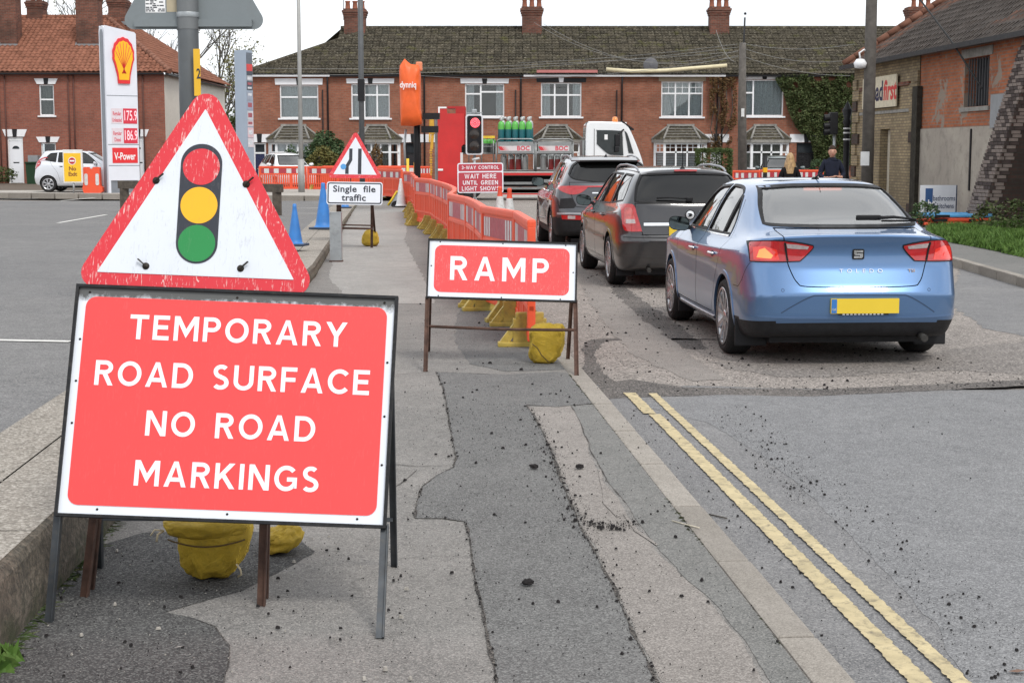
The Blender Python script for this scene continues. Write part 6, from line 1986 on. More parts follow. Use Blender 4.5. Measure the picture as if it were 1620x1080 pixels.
for x, z in ((-.152,.128),(.152,.128),(-.168,-.165),(.150,-.160)):
 b = MB().lathe([(.0,-.012),(.010,-.010),(.013,-.004),(.013,-.002)], 12, 0, 'y', (x,0,z))
 b.bar((x,-.012,z), (x+.026*random.choice((-1,1)),-.02,z+.022), .007, .004); b.build('clip', BOLT, r2)
for xx, foot, top in ((-.27, G(133,944)+Vector((0,.0,0)), -.15), (.27, G(413,958)+Vector((0,0,0)), -.15)):
 m = MB(); leg_to(m, c2_, q2, Vector((xx*.93,.012,-.16)), foot, .028); m.build('leg', F_RUST, r2)
 m = MB(); leg_to(m, c2_, q2, Vector((xx*.93,.03,-.10)), foot+Vector((0,.09,0)), .020); m.build('leg', F_RUST, r2)
m = MB(); a = to_local(c2_, q2, G(133,944)); b = to_local(c2_, q2, G(413,958))
m.bar(Vector((-.25,.012,-.16)).lerp(a,.42), Vector((.25,.012,-.16)).lerp(b,.42), .022, .012); m.bar((-.27,.014,-.17),(.27,.014,-.17), .02,.01); m.build('crossbar', F_RUST, r2)
W3, H3 = 1.05, .41
c3 = P(794.5, 428, 11.06)
r3 = thing('roadworks_sign', 'red board reading RAMP on a rusty frame at the kerb', 'sign')
q3 = sign_plate(r3, 1, 1, 0, R(17), R(1.7), c3, F_RUST)
outline_frame(W3, H3, .012, .03).build('frame', F_BLACK, r3)
MB().bb(-W3/2, W3/2, -.004, .004, -H3/2, H3/2).build('plate', S_WHITE, r3)
MB().prism(rrect(-W3/2+.04, W3/2-.045, -H3/2+.035, H3/2-.032, .05, 8), -.0062, -.004).build('red_panel', sign_mat('sign_red_scuffed', (.80,.058,.060), .42, .25, (.8,.5,.48), .06), r3)
stroke_text('RAMP', .174, S_TEXT, -.02, -.080, .30, -.0072, None, 1.05, 1.0).build('lettering', S_TEXT, r3)
for x, z in ((-.45,.197),(0,.197),(.45,.197),(-.45,-.197),(0,-.197),(.42,-.197),(.508,0),(-.508,.02)):
 MB().lathe([(.0,-.0085),(.004,-.0075),(.0055,-.004)], 8, 0, 'y', (x,0,z)).build('rivet', BOLT, r3)
F3 = [G(673,588), G(912,594)]
R3 = [G(671,566)+Vector((.01,.05,0)), G(901,578)+Vector((0,.02,0))]
for k in range(2):
 sx_ = (-1,1)[k]
 m = MB(); leg_to(m, c3, q3, Vector((sx_*(W3/2+.003),.01,-H3/2)), F3[k], .030); m.build('leg', F_RUST, r3)
 m = MB(); leg_to(m, c3, q3, Vector((sx_*(W3/2-.01),.03,H3/2-.06)), R3[k]+Vector((0,.32,0)), .028); m.build('leg', F_RUST, r3)
m = MB(); a = to_local(c3, q3, F3[0]); b = to_local(c3, q3, F3[1])
pa = Vector((-W3/2,.01,-H3/2)).lerp(a,.40); pb_ = Vector((W3/2,.01,-H3/2)).lerp(b,.40)
m.tube([pa, pa.lerp(pb_,.5)+Vector((0,0,-.008)), pb_], .011, 6); m.build('crossbar', F_RUST, r3)
c4 = P(561, 306, 24.6)
r4 = thing('warning_sign', 'road narrows triangle with black bordered single file traffic plate and a blue sticker', 'sign')
q4 = sign_plate(r4, 1, 1, 0, R(9), R(0.8), c4, F_RUST)
sc4 = 1/99.6
PW, PH = 88*sc4, 36*sc4
m = MB().prism(rrect(-PW/2, PW/2, -PH/2, PH/2, .04, 5), -.004, .004).build('plate', S_WHITE, r4)
MB().prism(rrect(-PW/2+.014, PW/2-.014, -PH/2+.014, PH/2-.014, .034, 5), -.0056, -.004).build('black_border', S_BLACK, r4)
MB().prism(rrect(-PW/2+.034, PW/2-.034, -PH/2+.034, PH/2-.034, .018, 5), -.0072, -.0056).build('white_panel', S_WHITE, r4)
t = text_mesh('Single', .142, S_BLACK, bold=.0034, spacing=1.06, sx=1.08); obj('lettering', t, r4, (-.155,-.0085,.064))
t = text_mesh('file', .142, S_BLACK, bold=.0034, spacing=1.06, sx=1.08); obj('lettering', t, r4, (.235,-.0085,.064))
t = text_mesh('traffic', .142, S_BLACK, bold=.0034, spacing=1.06, sx=1.08); obj('lettering', t, r4, (-.01,-.0085,-.075))
TS = .885
trm = MB().prism([(p[0], p[1]+PH/2+.02+TS*.2887+.04) for p in tri_outline(TS, TS*.05)], .000, .006).build('triangle_plate', S_RED_OLD, r4)
zc_ = PH/2+.02+TS*.2887+.04
MB().prism([(p[0], p[1]+zc_) for p in tri_outline(TS-.058*2*math.sqrt(3), .002, 3)], -.002, .000).build('white_panel', S_WHITE_S, trm)
MB().prism([(.045,zc_-.19),(.100,zc_-.19),(.100,zc_+.215),(.045,zc_+.215)], -.0036, -.002).build('symbol_bar', S_BLACK, trm)
MB().prism([(-.155,zc_-.19),(-.100,zc_-.19),(-.100,zc_-.07),(-.045,zc_+.03),(-.045,zc_+.215),(-.095,zc_+.215),(-.098,zc_+.04),(-.155,zc_-.06)], -.0036, -.002).build('symbol_bar', S_BLACK, trm)
MB().prism(circ(-.185, zc_-.075, .045, 20), -.0052, -.0036).build('sticker', M('blue_sticker', (.08,.30,.62), .5, var=.05), trm)
F4 = [G(532,388), G(588,392)]
for k, (xx, ff) in enumerate(((-.27, G(534,390)), (.27, G(588,392)))):
 m = MB(); leg_to(m, c4, q4, Vector((xx,.012,.15)), ff, .040); m.build('leg', F_RUST, r4)
m = MB(); a = to_local(c4, q4, G(534,390)); b = to_local(c4, q4, G(588,392))
m.bar(Vector((-.27,.012,-.1)).lerp(a,.6), Vector((.27,.012,-.1)).lerp(b,.6), .04, .03); m.bar(Vector((-.27,.012,-.1)).lerp(a,.53), Vector((.27,.012,-.1)).lerp(b,.53), .03, .02); m.build('crossbar', F_RUST, r4)
for k in (-1,1):
 m = MB(); leg_to(m, c4, q4, Vector((k*.25,.03,.15)), F4[0 if k < 0 else 1]+Vector((.02,.55,0)), .035); m.build('leg', F_RUST, r4)
c5 = P(760, 281.5, 36)
r5 = thing('roadworks_sign', 'maroon board reading 3-way control wait here until green light shows, below the portable signal', 'sign')
q5 = sign_plate(r5, 1, 1, 0, R(6), R(-.6), c5, F_RUST)
MB().prism(rrect(-.53,.53,-.345,.345,.05,5), -.004, .004).build('plate', S_WHITE, r5)
MB().prism(rrect(-.505,.505,.155,.32,.03,4), -.0058, -.004).build('red_panel', S_REDW, r5)
MB().prism(rrect(-.505,.505,-.32,.125,.03,4), -.0058, -.004).build('red_panel', S_REDW, r5)
for s, h_, cx, cz in (('3-WAY CONTROL', .078, 0, .20), ('WAIT HERE', .105, 0, -.015), ('UNTIL GREEN', .098, 0, -.158), ('LIGHT SHOWS', .098, 0, -.295)):
 stroke_words(s, h_, S_TEXT, cx, cz, .20, -.0066, 1.0, .92, r5)
for k in (-1,1):
 f = c5.copy(); f.x += k*.42; f.y -= .15; f.z = -.14
 m = MB(); leg_to(m, c5, q5, Vector((k*.42,.012,-.3)), f, .035); m.build('leg', F_RUST, r5)
 f = f.copy(); f.y += .7
 m = MB(); leg_to(m, c5, q5, Vector((k*.40,.03,.1)), f, .03); m.build('leg', F_RUST, r5)
# --- sandbags
SACK = NT('yellow_woven_sack')
_w = SACK.n('ShaderNodeTexWave', Scale=90.0, Distortion=.6, Detail=1); SACK.l(SACK.tc.outputs['Object'], _w.inputs['Vector'])
_n = SACK.noise(5, 7, .75, dist=.4); _n2 = SACK.noise(28, 5, .7)
_c = SACK.mix(SACK.ramp(_n, [(.30,0.0),(.65,1.0)]), (.78,.53,.05), (.52,.34,.028))
_c = SACK.mix(SACK.ramp(_n2, [(.55,0.0),(.78,.45)]), _c, (.16,.12,.03))
SACK.col(_c); SACK.rough(.6); _n3 = SACK.n('ShaderNodeTexNoise', Scale=9, Detail=3, Distortion=2.5); SACK.l(SACK.tc.outputs['Object'], _n3.inputs['Vector']); SACK.bump(SACK.mix(.75, SACK.mix(.4, _w.outputs['Fac'], _n2), _n3.outputs['Fac']), 1.0, .022)
SACKM = SACK.mat
def bag_mesh(w, d, h, seed, taper=.2, fold=.0, wr=.10, lean=0.0, pinch=.0, exp=2.6):
 """filled sack: rounded block with creases; taper narrows the base, pinch gathers the top"""
 rnd = random.Random(seed)
 n, m = 40, 26
 vs = []; fs = []
 off = Vector((seed*3.1, seed*1.7, seed*.9))
 for i in range(m+1):
  ph = -PI/2+PI*i/m
  for j in range(n):
   th = 2*PI*j/n
   def sp(v, e): return math.copysign(abs(v)**(2/e), v)
   x = sp(math.cos(ph), exp)*sp(math.cos(th), exp); y = sp(math.cos(ph), exp)*sp(math.sin(th), exp); z = sp(math.sin(ph), exp)
   k = 1-taper*(.5-.5*z) - pinch*max(0, z)**3 + fold*math.sin(th*6+seed+2.5*noise.noise(Vector((z*2,seed,0))))*(.4+.6*z if z > -.6 else 0)
   p = Vector((x*w/2*k, y*d/2*k, (z+1)*h/2))
   q = Vector((x*2.6, y*2.6, z*2.0))+off
   nn = noise.noise(q)*wr + abs(noise.noise(q*2.1))*wr*.7 - abs(noise.noise(Vector((q.x*3.2+q.z, q.y*3, q.z*1.1))))*wr*.9
   dirv = Vector((x, y, z*.6)).normalized() if (abs(x)+abs(y)+abs(z)) > 0 else Vector((0,0,1))
   p += dirv*nn*min(w, h)*.6
   p.x += lean*(p.z/h)
   if p.z < .004: p.z = .004
   vs.append(p)
 for i in range(m):
  for j in range(n):
   fs.append((i*n+j, i*n+(j+1)%n, (i+1)*n+(j+1)%n, (i+1)*n+j))
 return MB().add(vs, fs, 0, True)
def sandbag(label, loc, mesh, rz=0):
 o = mesh.build('sandbag', SACKM)
 o.location = loc; o.rotation_euler = (0,0,rz)
 tag(o, label, 'sandbag', 'yellow sandbags weighing down signs and barriers')
 return o
p = G(325, 925); p.y += .10; p.z = .0
STR = M('straw_twine', (.5,.42,.28), .9)
big = sandbag('large bulging yellow sandbag hung on the crossbar of the big red board', p, bag_mesh(.305,.21,.225,3,.36,.022,.11,.025,0,3.0))
MB().tube([Vector((-.132+.27*k/20, -.078-.026*math.sin(k*PI/20)**.6, .158-.020*math.sin(k*PI/20))) for k in range(21)], .0030, 5).build('stitched_seam', M('brown_seam', (.10,.06,.02), .9), big)
flap = bag_mesh(.320,.22,.095,11,.10,.03,.16,0,0,2.4); fo = flap.build('folded_top', SACKM, big, (-.005,-.02,.150))
MB().tube([(-.150,-.06,.185),(-.168,-.075,.175),(-.172,-.08,.15)], .004, 5).tube([(-.150,-.06,.185),(-.18,-.07,.19),(-.192,-.08,.172)], .003, 5).build('twine_knot', STR, big)
MB().tube([(.11,-.10,.075),(.125,-.11,.06),(.128,-.108,.04),(.115,-.10,.03)], .0035, 5).build('twine_knot', STR, big)
p2 = G(415, 908); p2.y += .30
sandbag('small rumpled yellow sandbag lying behind the larger one under the red board', p2+Vector((.0,0,0)), bag_mesh(.165,.16,.105,5,.1,.05,.20,.05,.2,2.2), .4)
p3 = G(860, 577); p3.y += .10
b3 = sandbag('boxy yellow sandbag hanging under the right side of the RAMP board', p3, bag_mesh(.270,.17,.285,8,.22,.03,.13,.035,0,4.0), -.15)
MB().tube([(-.07,-.088,.15),(-.03,-.094,.12),(.0,-.096,.07),(.05,-.088,.02)], .004, 5).build('torn_edge', M('brown_seam', (.10,.06,.02), .9), b3)
p4 = G(584, 391); p4.y += .25
sandbag('yellow sandbag on the foot bar of the single file sign', p4, bag_mesh(.24,.20,.27,12,-.25,0,.10,0,.25,3.0))
p5 = P(676, 336, 33); p5.z = 0
sandbag('yellow sandbag on the barrier foot beside the black signal pole', G(688,343)+Vector((0,.2,.02)), bag_mesh(.62,.35,.26,17,0,0,.12), .2)
sandbag('pale greasy sandbag seen below the RAMP board between barrier feet', G(777,486)+Vector((.0,.3,0)), bag_mesh(.24,.22,.14,21,0,0,.12), .3).material_slots[0].link = 'OBJECT'
bpy.data.objects['sandbag'].name = 'sandbag'
for o in COL.objects:
 if o.get('label', '').startswith('pale greasy'): o.material_slots[0].material = M('pale_sack', (.45,.42,.36), .8, var=.3, vs=9, dirt=.5)
# --- barriers
ORG = NT('orange_barrier_plastic')
_n = ORG.noise(4, 6, .7); _g = ORG.noise(19, 7, .8, dist=.4)
_oi = ORG.n('ShaderNodeObjectInfo')
_c = ORG.mix(ORG.ramp(_n, [(.3,0.0),(.7,1.0)]), (.82,.082,.022), (.68,.085,.034))
_c = ORG.mix(ORG.math('MULTIPLY', _oi.outputs['Random'], .16), _c, (.70,.13,.07))
_c = ORG.mix(ORG.ramp(_g, [(.60,0.0),(.76,.35)]), _c, (.24,.06,.04))
ORG.col(_c); ORG.rough(.5); ORG.bump(_g, .15, .004)
ORG.b.inputs['Subsurface Weight'].default_value = 0
ORANGE = ORG.mat
YFOOT = M('yellow_barrier_foot', (.42,.31,.06), .6, var=.3, vs=8, dirt=.5)
RW = M('reflective_white', (.62,.63,.62), .4, var=.15, vs=10, dirt=.3)
RR = M('reflective_red', (.40,.04,.06), .4, var=.15, vs=10, dirt=.2)
def barrier_meshes():
 m = MB(); L = 1.96
 m.bb(0, L, -.035, .035, .925, 1.0, 0, .02)
 m.bb(.05, L-.05, -.016, .016, .70, .93)
 m.bb(0, L, -.024, .024, .655, .70, 0, .008)
 m.bb(0, L, -.028, .028, .09, .175, 0, .012)
 m.bb(0, L, -.026, .026, .30, .335)
 for x in (0, L-.07): m.bb(x, x+.07, -.032, .032, .06, .95, 0, .015)
 for x in (.62, 1.28): m.bb(x, x+.06, -.028, .028, .16, .67, 0, .01)
 x = .105
 while x < L-.12:
  m.bb(x, x+.048, -.018, .018, .17, .66); x += .088
 return m.mesh('panel', ORANGE)
def reflect_mesh(mode):
 m = MB(); L = 1.96
 m.bb(.10, L-.10, -.0205, .0205, .722, .905, 0)
 if mode == 0: xs = [(.22,.42),(.62,.82),(1.14,1.34),(1.54,1.74)]
 else: xs = [(.16,.23),(.30,.37),(.44,.51),(1.45,1.52),(1.59,1.66),(1.73,1.80)]
 for a, b in xs: m.bb(a, b, -.0225, .0225, .724, .903, 1)
 return m.mesh('reflective_strip', [RR if mode == 0 else RR, RW])
def foot_mesh():
 m = MB()
 m.bb(-.05,.05,-.25,.25,0,.04,0,.01)
 for s in (-1,1):
  m.prism([(s*.25,.02),(s*.17,.02),(s*.03,.23),(s*.09,.23)], -.032, .032, 'x')
 m.bb(-.03,.03,-.11,.11,.22,.27,0,.01).bb(-.043,.043,-.13,.13,.04,.22)
 return m.mesh('foot', YFOOT)
bme = barrier_meshes(); rme = [reflect_mesh(0), reflect_mesh(1)]; fme = foot_mesh()
def barrier(p0, p1, label, z=0.0, mode=1, feet=True, group='orange barriers along the footway', drop=False):
 p0 = Vector(p0); p1 = Vector(p1); d = p1-p0
 t = thing('safety_barrier', label, 'barrier', (p0.x, p0.y, z), math.atan2(d.y, d.x), group)
 k = d.length/1.96
 o = obj('panel', bme, t); o.scale = (k,1,1)
 o = obj('reflective_strip', rme[mode], t); o.scale = (k,1,1)
 if feet:
  for x in (.22, 1.74): obj('foot', fme, t, (x*k, 0, 0))
 return t
J = [(.15,11.85),(.04,13.7),(-.27,15.0),(-.38,16.6),(-.52,18.1),(-.79,19.7),(-.80,21.6),(-.87,23.5),(-1.02,25.4),(-1.2,27.3),(-1.42,29.2),(-1.62,31.1),(-2.02,32.7),(-2.12,34.6),(-2.30,36.5),(-2.42,38.4),(-2.60,40.3)]
ordn = ['nearest','second','third','fourth','fifth','sixth','seventh','eighth','ninth','tenth','eleventh','twelfth','thirteenth','fourteenth','fifteenth','sixteenth']
for k in range(16):
 if k in (0,): lb = 'orange barrier nearest the camera, its end behind the yellow bag of the RAMP board'
 elif k < 6: lb = ordn[k]+' orange barrier along the kerb counted from the RAMP board, with red and white strips'
 elif k < 12: lb = ordn[k]+' orange barrier in the overlapping run between the RAMP board and the black signal pole'
 else: lb = ordn[k]+' orange barrier in the run, close to the black signal pole'
 a, b = J[k], J[k+1]
 barrier(a, b, lb, 0, 1, True)
def fx(px, Y): return (px-810)/FPX*Y
FB = [((fx(412,62.5),62.5),(fx(487,62.2),62.2),'first'),((fx(488,62),62.0),(fx(560,61),61),'second'),((fx(562,61),61),(fx(636,60),60),'third')]
for a, b, w_ in FB: barrier(a, b, w_+' orange barrier from the left in the far row below the left bay window', .0, 0, True, 'orange barriers across the far side')
barrier((fx(512,64.5),64.5), (fx(588,64.5),64.5), 'orange barrier set back behind the far row, mostly hidden by the narrows sign', .0, 0, True, 'orange barriers across the far side')
barrier((fx(596,53),53), (fx(637,50),50), 'orange barrier turned towards the camera beside the single file sign', .0, 0, True, 'orange barriers across the far side')
barrier((fx(600,65),65), (fx(662,65),65), 'orange barrier behind the yellow post at the far house', .0, 0, True, 'orange barriers across the far side')
barrier((fx(640,44.5),44.5), (fx(662,42.5),42.5), 'orange barrier just left of the black signal pole', 0, 1, True, 'orange barriers along the footway')
barrier((fx(664,62),62), (fx(683,62.5),62.5), 'short visible orange barrier right of the black pole below the crane', .0, 0, True, 'orange barriers across the far side')
barrier((fx(1157,58),58), (fx(1200,57.8),57.8), 'orange barrier left of the black post in front of the right bay window', -.12, 0, True, 'orange barriers on the right')
barrier((fx(1198,60),60), (fx(1240,60),60), 'orange barrier right of the black post beside the blonde woman', -.12, 0, True, 'orange barriers on the right')
barrier((fx(1258,60),60), (fx(1300,60),60), 'orange barrier between the blonde woman and the man', -.12, 0, True, 'orange barriers on the right')
wb = thing('water_barrier', 'narrow red plastic barrier with two white reflectors beside the petrol sign', 'barrier', (fx(150,56.0),56.0,.09))
w_ = 28/2450*56.0; h_ = .93
MB().prism([(-w_/2+.04,.0),(w_/2-.02,.0),(w_/2+.06,.06),(w_/2+.05,.2),(w_/2-.02,.26),(w_/2-.03,h_-.03),(w_/2-.06,h_),(.05,h_),(.03,h_-.06),(-.1,h_-.06),(-.12,h_),(-w_/2+.06,h_),(-w_/2,h_-.04),(-w_/2,.26),(-w_/2-.03,.2),(-w_/2,.05)], -.12, .12).build('body', ORANGE, wb)
for x in (-.2,.2): MB().prism(rrect(x-.06,x+.06,.28,.70,.055,5), -.135, -.12).build('reflector', RW, wb)
# --- cones
def cone(label, loc, h, mats, base_mat, bands, group, r=.5):
 t = thing('traffic_cone', label, 'cone', loc, random.uniform(0,1.5), group)
 k = h/1.0
 MB().bb(-.22*k-.03,.22*k+.03,-.22*k-.03,.22*k+.03,0,.035,0,.012).build('base', base_mat, t)
 def rad(z): return (.19*(1-z)+.032*z)*(h if h < .9 else .9)
 prof = [(rad(0)*1.15,.03),(rad(.06),.08*h)]
 prof += [(rad(z/12), max(.08*h, h*z/12)) for z in range(1, 12)] + [(.035*k+.01,h*.95),(.045*k,h*.955),(.045*k,h*.985),(.03*k,h),(0,h)]
 MB().lathe(prof, 22).build('body', mats, t)
 for a, b in bands:
  MB().lathe([(rad(a)+.004,h*a),(rad(b)+.004,h*b)], 22).build('sleeve', RW, t)
 return t
BLUEP = M('blue_cone_plastic', (.03,.185,.52), .5, var=.15, vs=5, dirt=.15)
def coneb(px, top, bot, label, z):
 g = G(px, bot, z)
 pxm = math.hypot(g.y, 0); h = (bot-top)/FPX*g.y*1.005
 cone(label, g, h, BLUEP, BLUEP if px > 600 else M('dark_cone_base', (.03,.05,.09), .7), [], 'blue cones along the wall')
coneb(467, 323, 389, 'blue cone just right of the large triangle on the car park side', .2)
coneb(512, 290, 362, 'tall blue cone beside the galvanised post', .11)
coneb(546, 296, 329, 'far blue cone mostly hidden behind the single file plate', .05)
for px, top, Y, lb in ((806,293,30.0,'orange and white cone right of the three-way board, its tip in clear view'),(791,287,31.5,'orange and white cone partly behind the edge of the three-way board'),(1345,274,58,'small cone by the brown pole at the warehouse corner')):
 cone(lb, (fx(px,Y),Y,-.14), .98 if px < 1000 else .75, M('cone_orange', (.70,.085,.04), .5, var=.15), M('black_rubber', (.02,.02,.02), .8), [(.42,.80)], 'traffic cones')
# --- posts, poles, signals
GALV = M('galvanised_steel', (.36,.385,.40), .45, .5, var=.18, vs=4, dirt=.35)
g = G(532, 414); PWid = 18.5/2450*g.y
o = thing('steel_post', 'short galvanised channel post standing on the pavement by the wall', 'post', g)
hp_ = (414-337)/2450*g.y
MB().bb(-PWid/2,PWid/2,-.05,-.035,0,hp_).bb(-PWid/2,-PWid/2+.012,-.035,.06,0,hp_).bb(PWid/2-.012,PWid/2,-.035,.06,0,hp_).build('post', GALV, o)
MB().bb(-PWid/2-.004,PWid/2+.004,-.055,.064,hp_,hp_+.012).build('cap', GALV, o)
MB().bb(-PWid/2-.01,PWid/2+.01,-.06,.07,0,.02).build('base_plate', F_RUST, o)
WOOD = M('weathered_timber', (.085,.070,.055), .9, var=.45, vs=9, bump=.6, bs=40)
kr = thing('timber_knee_rail', 'weathered timber knee rail crossing the car park behind the big triangle', 'fence')
zl = wallz(37)
a = P(189, 292, 38.5); b = P(446, 298, 36.5)
MB().bar(a, b, .14, .19).build('rail', WOOD, kr)
for t_ in (.03,.35,.67,.97):
 q = a.lerp(b, t_); MB().bb(q.x-.10, q.x+.10, q.y-.06, q.y+.06, zl-.1, q.z-.095).build('post', WOOD, kr)
POLE = M('grey_painted_pole', (.105,.115,.122), .5, .2, var=.15, vs=3, dirt=.2)
def vpole(name, label, px, pybase, Y, r, z0, z1, mat, cat, rt=None, px2=None):
 x = fx(px, Y)
 o = thing(name, label, cat, (x, Y, z0))
 MB().tube([(0,0,0),(0,0,(z1-z0)*.5),(0,0,z1-z0)], r, 18, rs=[r, (r+(rt or r))/2, rt or r]).build('shaft', mat, o)
 return o
po = vpole('sign_post', 'thick grey post carrying the back of a triangular road sign', 306, 0, 12.6, .083, wallz(12.6)-.01, 4.0, POLE, 'post')
lz = po.location.z
MB().lathe([(.0855,P(0,47,12.6).z-lz-.0),(.0855,4-lz)], 20).build('upper_shaft', M('pale_grey_pole', (.17,.18,.185), .5, .3, var=.15, vs=3), po)
MB().lathe([(.089,P(0,28,12.6).z-lz),(.091,P(0,26,12.6).z-lz),(.091,P(0,21,12.6).z-lz),(.089,P(0,20,12.6).z-lz)], 20).build('clamp', GALV, po)
bk = M('sign_back_grey', (.20,.225,.235), .5, .3, var=.08, vs=2, dirt=.15)
rs = thing('road_sign', 'grey back of a large triangular road sign cut by the top of the picture', 'sign', (fx(306,12.4), 12.4+.0, P(0,43,12.4).z))
TSZ = 1.22
MB().prism([(p[0], p[1]+TSZ*.2887) for p in tri_outline(TSZ, .075, 8)], .235, .24).build('plate', bk, rs)
MB().prism([(p[0], p[1]+TSZ*.2887) for p in tri_outline(TSZ, .075, 8)], .2405, .243).build('front_face', S_WHITE, rs)
zz = P(0,30,12.4).z-rs.location.z
MB().bb(-.47,.47,.21,.235,zz,zz+.012).bb(-.47,.47,.205,.235,zz-.045,zz-.028).bb(-.47,.47,.195,.205,zz-.045,zz+.012).build('channel', bk, rs)
lbm = MB().bb(-.385,-.225,.2335,.235,P(0,16,12.4).z-rs.location.z,.35).build('print_label', M('white_print', (.8,.8,.8), .6, var=0), rs)
mm = MB(); rl = random.Random(3)
zq = P(0,16,12.4).z-rs.location.z+.008
for k in range(8):
 x = -.382
 while x < -.245:
  w_ = rl.uniform(.01,.035)
  if rl.random() < .75: mm.bb(x, min(x+w_,-.23), .2328, .2335, zq+k*.014, zq+k*.014+.009)
  x += w_+.006
mm.build('print', S_BLACK, lbm)
MB().bb(-.215,-.115,.2335,.235,P(0,15,12.4).z-rs.location.z,.35).build('paper_label', M('buff_label', (.42,.36,.25), .7), rs)
yp = thing('number_plate_strip', 'narrow yellow plate with a black numeral on the side of the thick grey post', 'sign', (fx(319.5,12.5), 12.50, P(0,148,12.5).z-.02))
MB().bb(-.026,.026,-.028,-.02,0,P(0,78,12.5).z-yp.location.z).build('plate', M('yellow_enamel', (.75,.43,.02), .4, var=.05), yp)
obj('lettering', text_mesh('2', .11, S_BLACK, bold=.002, sx=.6), yp, (.012,-.030,.17))
lp1 = vpole('lamp_post', 'pale slender lamp post in front of the left bay window', 478.5, 0, 57, .085, 0, 9.5, M('pale_lamp_post', (.34,.34,.33), .6, .2, var=.12, vs=2), 'lamp post', .06)
MB().tube([(0,0,0),(0,0,1.3)], .12, 14).build('base', M('pale_lamp_post', (.34,.34,.33), .6), lp1)
MB().box((0,-.3,9.5-0),(.25,.7,.12),0,None,.04).build('lantern', GALV, lp1)
lp2 = vpole('lamp_post', 'dark slender pole rising behind the road narrows triangle', 574.5, 0, 48, .085, 0, 8, M('dark_grey_pole', (.10,.105,.11), .6, .2, var=.15), 'lamp post', .08)
MB().bb(-.10,.10,-.12,.1,P(0,160,48).z,P(0,126,48).z).build('control_box', BLACKP, lp2)
bp_ = vpole('signal_pole', 'black signal pole beside the footway barriers', 661, 0, 40.5, .085, -.0, P(0,110,40.5).z, BLACKP, 'pole')
MB().bb(-.14,.30,-.3,.0,-.1,.06).build('sensor', BLACKP, bp_, (.30,-.0,P(0,183,40.5).z))
MB().bb(-.1,.34,-.2,.0,-.1,.07).build('sensor', BLACKP, bp_, (.22,-.0,P(0,204,40.5).z))
MB().tube([(-.28,-.1,P(0,205,40.5).z),(-.32,-.12,1.7),(-.30,-.1,P(0,262,40.5).z)], .03, 8).build('conduit', GALV, bp_)
bg = thing('covered_signal_head', 'traffic signal head wrapped in a creased orange bag on the black pole', 'traffic light', (fx(651,40.3), 40.3, P(0,200,40.3).z))
pm = 40.3/2450
def bagpt(px, py): return ((px-651)*pm, (200-py)*pm)
prof2 = [bagpt(*p_) for p_ in ((637,199),(636,180),(635.5,150),(635,115),(636,107),(640,101),(643.5,96.5),(648,101),(653,105),(664,106),(666.5,110),(667,125),(667,150),(668,180),(669,197),(655,200))]
m = MB(); n = len(prof2)
layers = [(-.32,.55),(-.27,.92),(-.15,1.0),(.05,1.0),(.2,.97),(.25,.8)]
cx_, cz_ = sum(p_[0] for p_ in prof2)/n, sum(p_[1] for p_ in prof2)/n
vs = []; fs = []
sub = []
for k in range(n):
 a, b = prof2[k], prof2[(k+1)%n]
 for s_ in range(4): sub.append((a[0]+(b[0]-a[0])*s_/4, a[1]+(b[1]-a[1])*s_/4))
N_ = len(sub)
inner = [1.0,.75,.45,.15]
def crease(x, z): return .045*noise.noise(Vector((x*2.2, z*1.6, 3)))+.05*abs(noise.noise(Vector((x*3+z*2, z*3.4, 7))))
for i_, sc_ in enumerate(inner[::-1]):
 for x, z in sub:
  xx = cx_+(x-cx_)*sc_; zz_ = cz_+(z-cz_)*sc_
  vs.append((xx, -.30-.05*(1-sc_)+ (.09 if sc_ == 1 else 0) - crease(xx, zz_), zz_))
for yy in (-.05,.22):
 for x, z in sub: vs.append((x+.02*noise.noise(Vector((z*3,yy*5,0))), yy, z))
rows_ = len(inner)+2
for i_ in range(rows_-1):
 for j in range(N_): fs.append((i_*N_+j, i_*N_+(j+1)%N_, (i_+1)*N_+(j+1)%N_, (i_+1)*N_+j))
fs.append(tuple(range(N_)))
fs.append(tuple((rows_-1)*N_+j for j in range(N_)))
m.add(vs, fs, 0, True)
BAG = M('orange_bag_vinyl', (.80,.125,.022), .5, var=.12, vs=3, bump=.3, bs=9)
m.build('bag', BAG, bg)
obj('lettering', text_mesh('dynniq', .22, M('white_print', (.8,.8,.8), .6, var=0), .001, bold=.004, spacing=1.0, sx=.72), bg, (-.03,-.405,bagpt(0,137)[1])).rotation_euler = (0,R(0),0)
m = MB();
for a, b in (((638,148),(652,160)),((652,160),(666,149)),((652,160),(652,168)),((637,122),(652,127)),((652,127),(652,160))):
 pass
MB().bb(.16,.32,-.1,.1,bagpt(0,118)[1],bagpt(0,104)[1],0,.03).build('signal_head', M('pale_orange_vinyl', (.75,.25,.12), .5), bg, (-.0,-.10,.05))
ptl = thing('portable_traffic_light', 'portable traffic light with white edged black head showing red', 'traffic light', (fx(751,36.9), 36.9, P(0,245,36.9).z))
k_ = 35.7/2450; w_ = 28*k_; h_ = 65*k_
hd = MB().prism([(p_[0], p_[1]) for p_ in rrect(-w_/2, w_/2, 0, h_, .06, 6)], -.03, .16).build('backing_board', M('white_edge_board', (.66,.67,.70), .4, var=.06), ptl)
MB().prism(rrect(-w_/2+.035, w_/2-.035, .035, h_-.035, .045, 6), -.045, -.03).build('signal_face', M('black_signal_face', (.012,.012,.014), .35), hd)
RL = M('lit_red_lens', (.6,.02,.03), .3, var=0, emit=(1,.05,.07), estr=.8)
rl_ = MB().lathe([(.0,-.062),(.10,-.058),(.115,-.045)], 28, 0, 'y', (.02,0,h_-.20)).build('red_lens', RL, ptl)
md = MB()
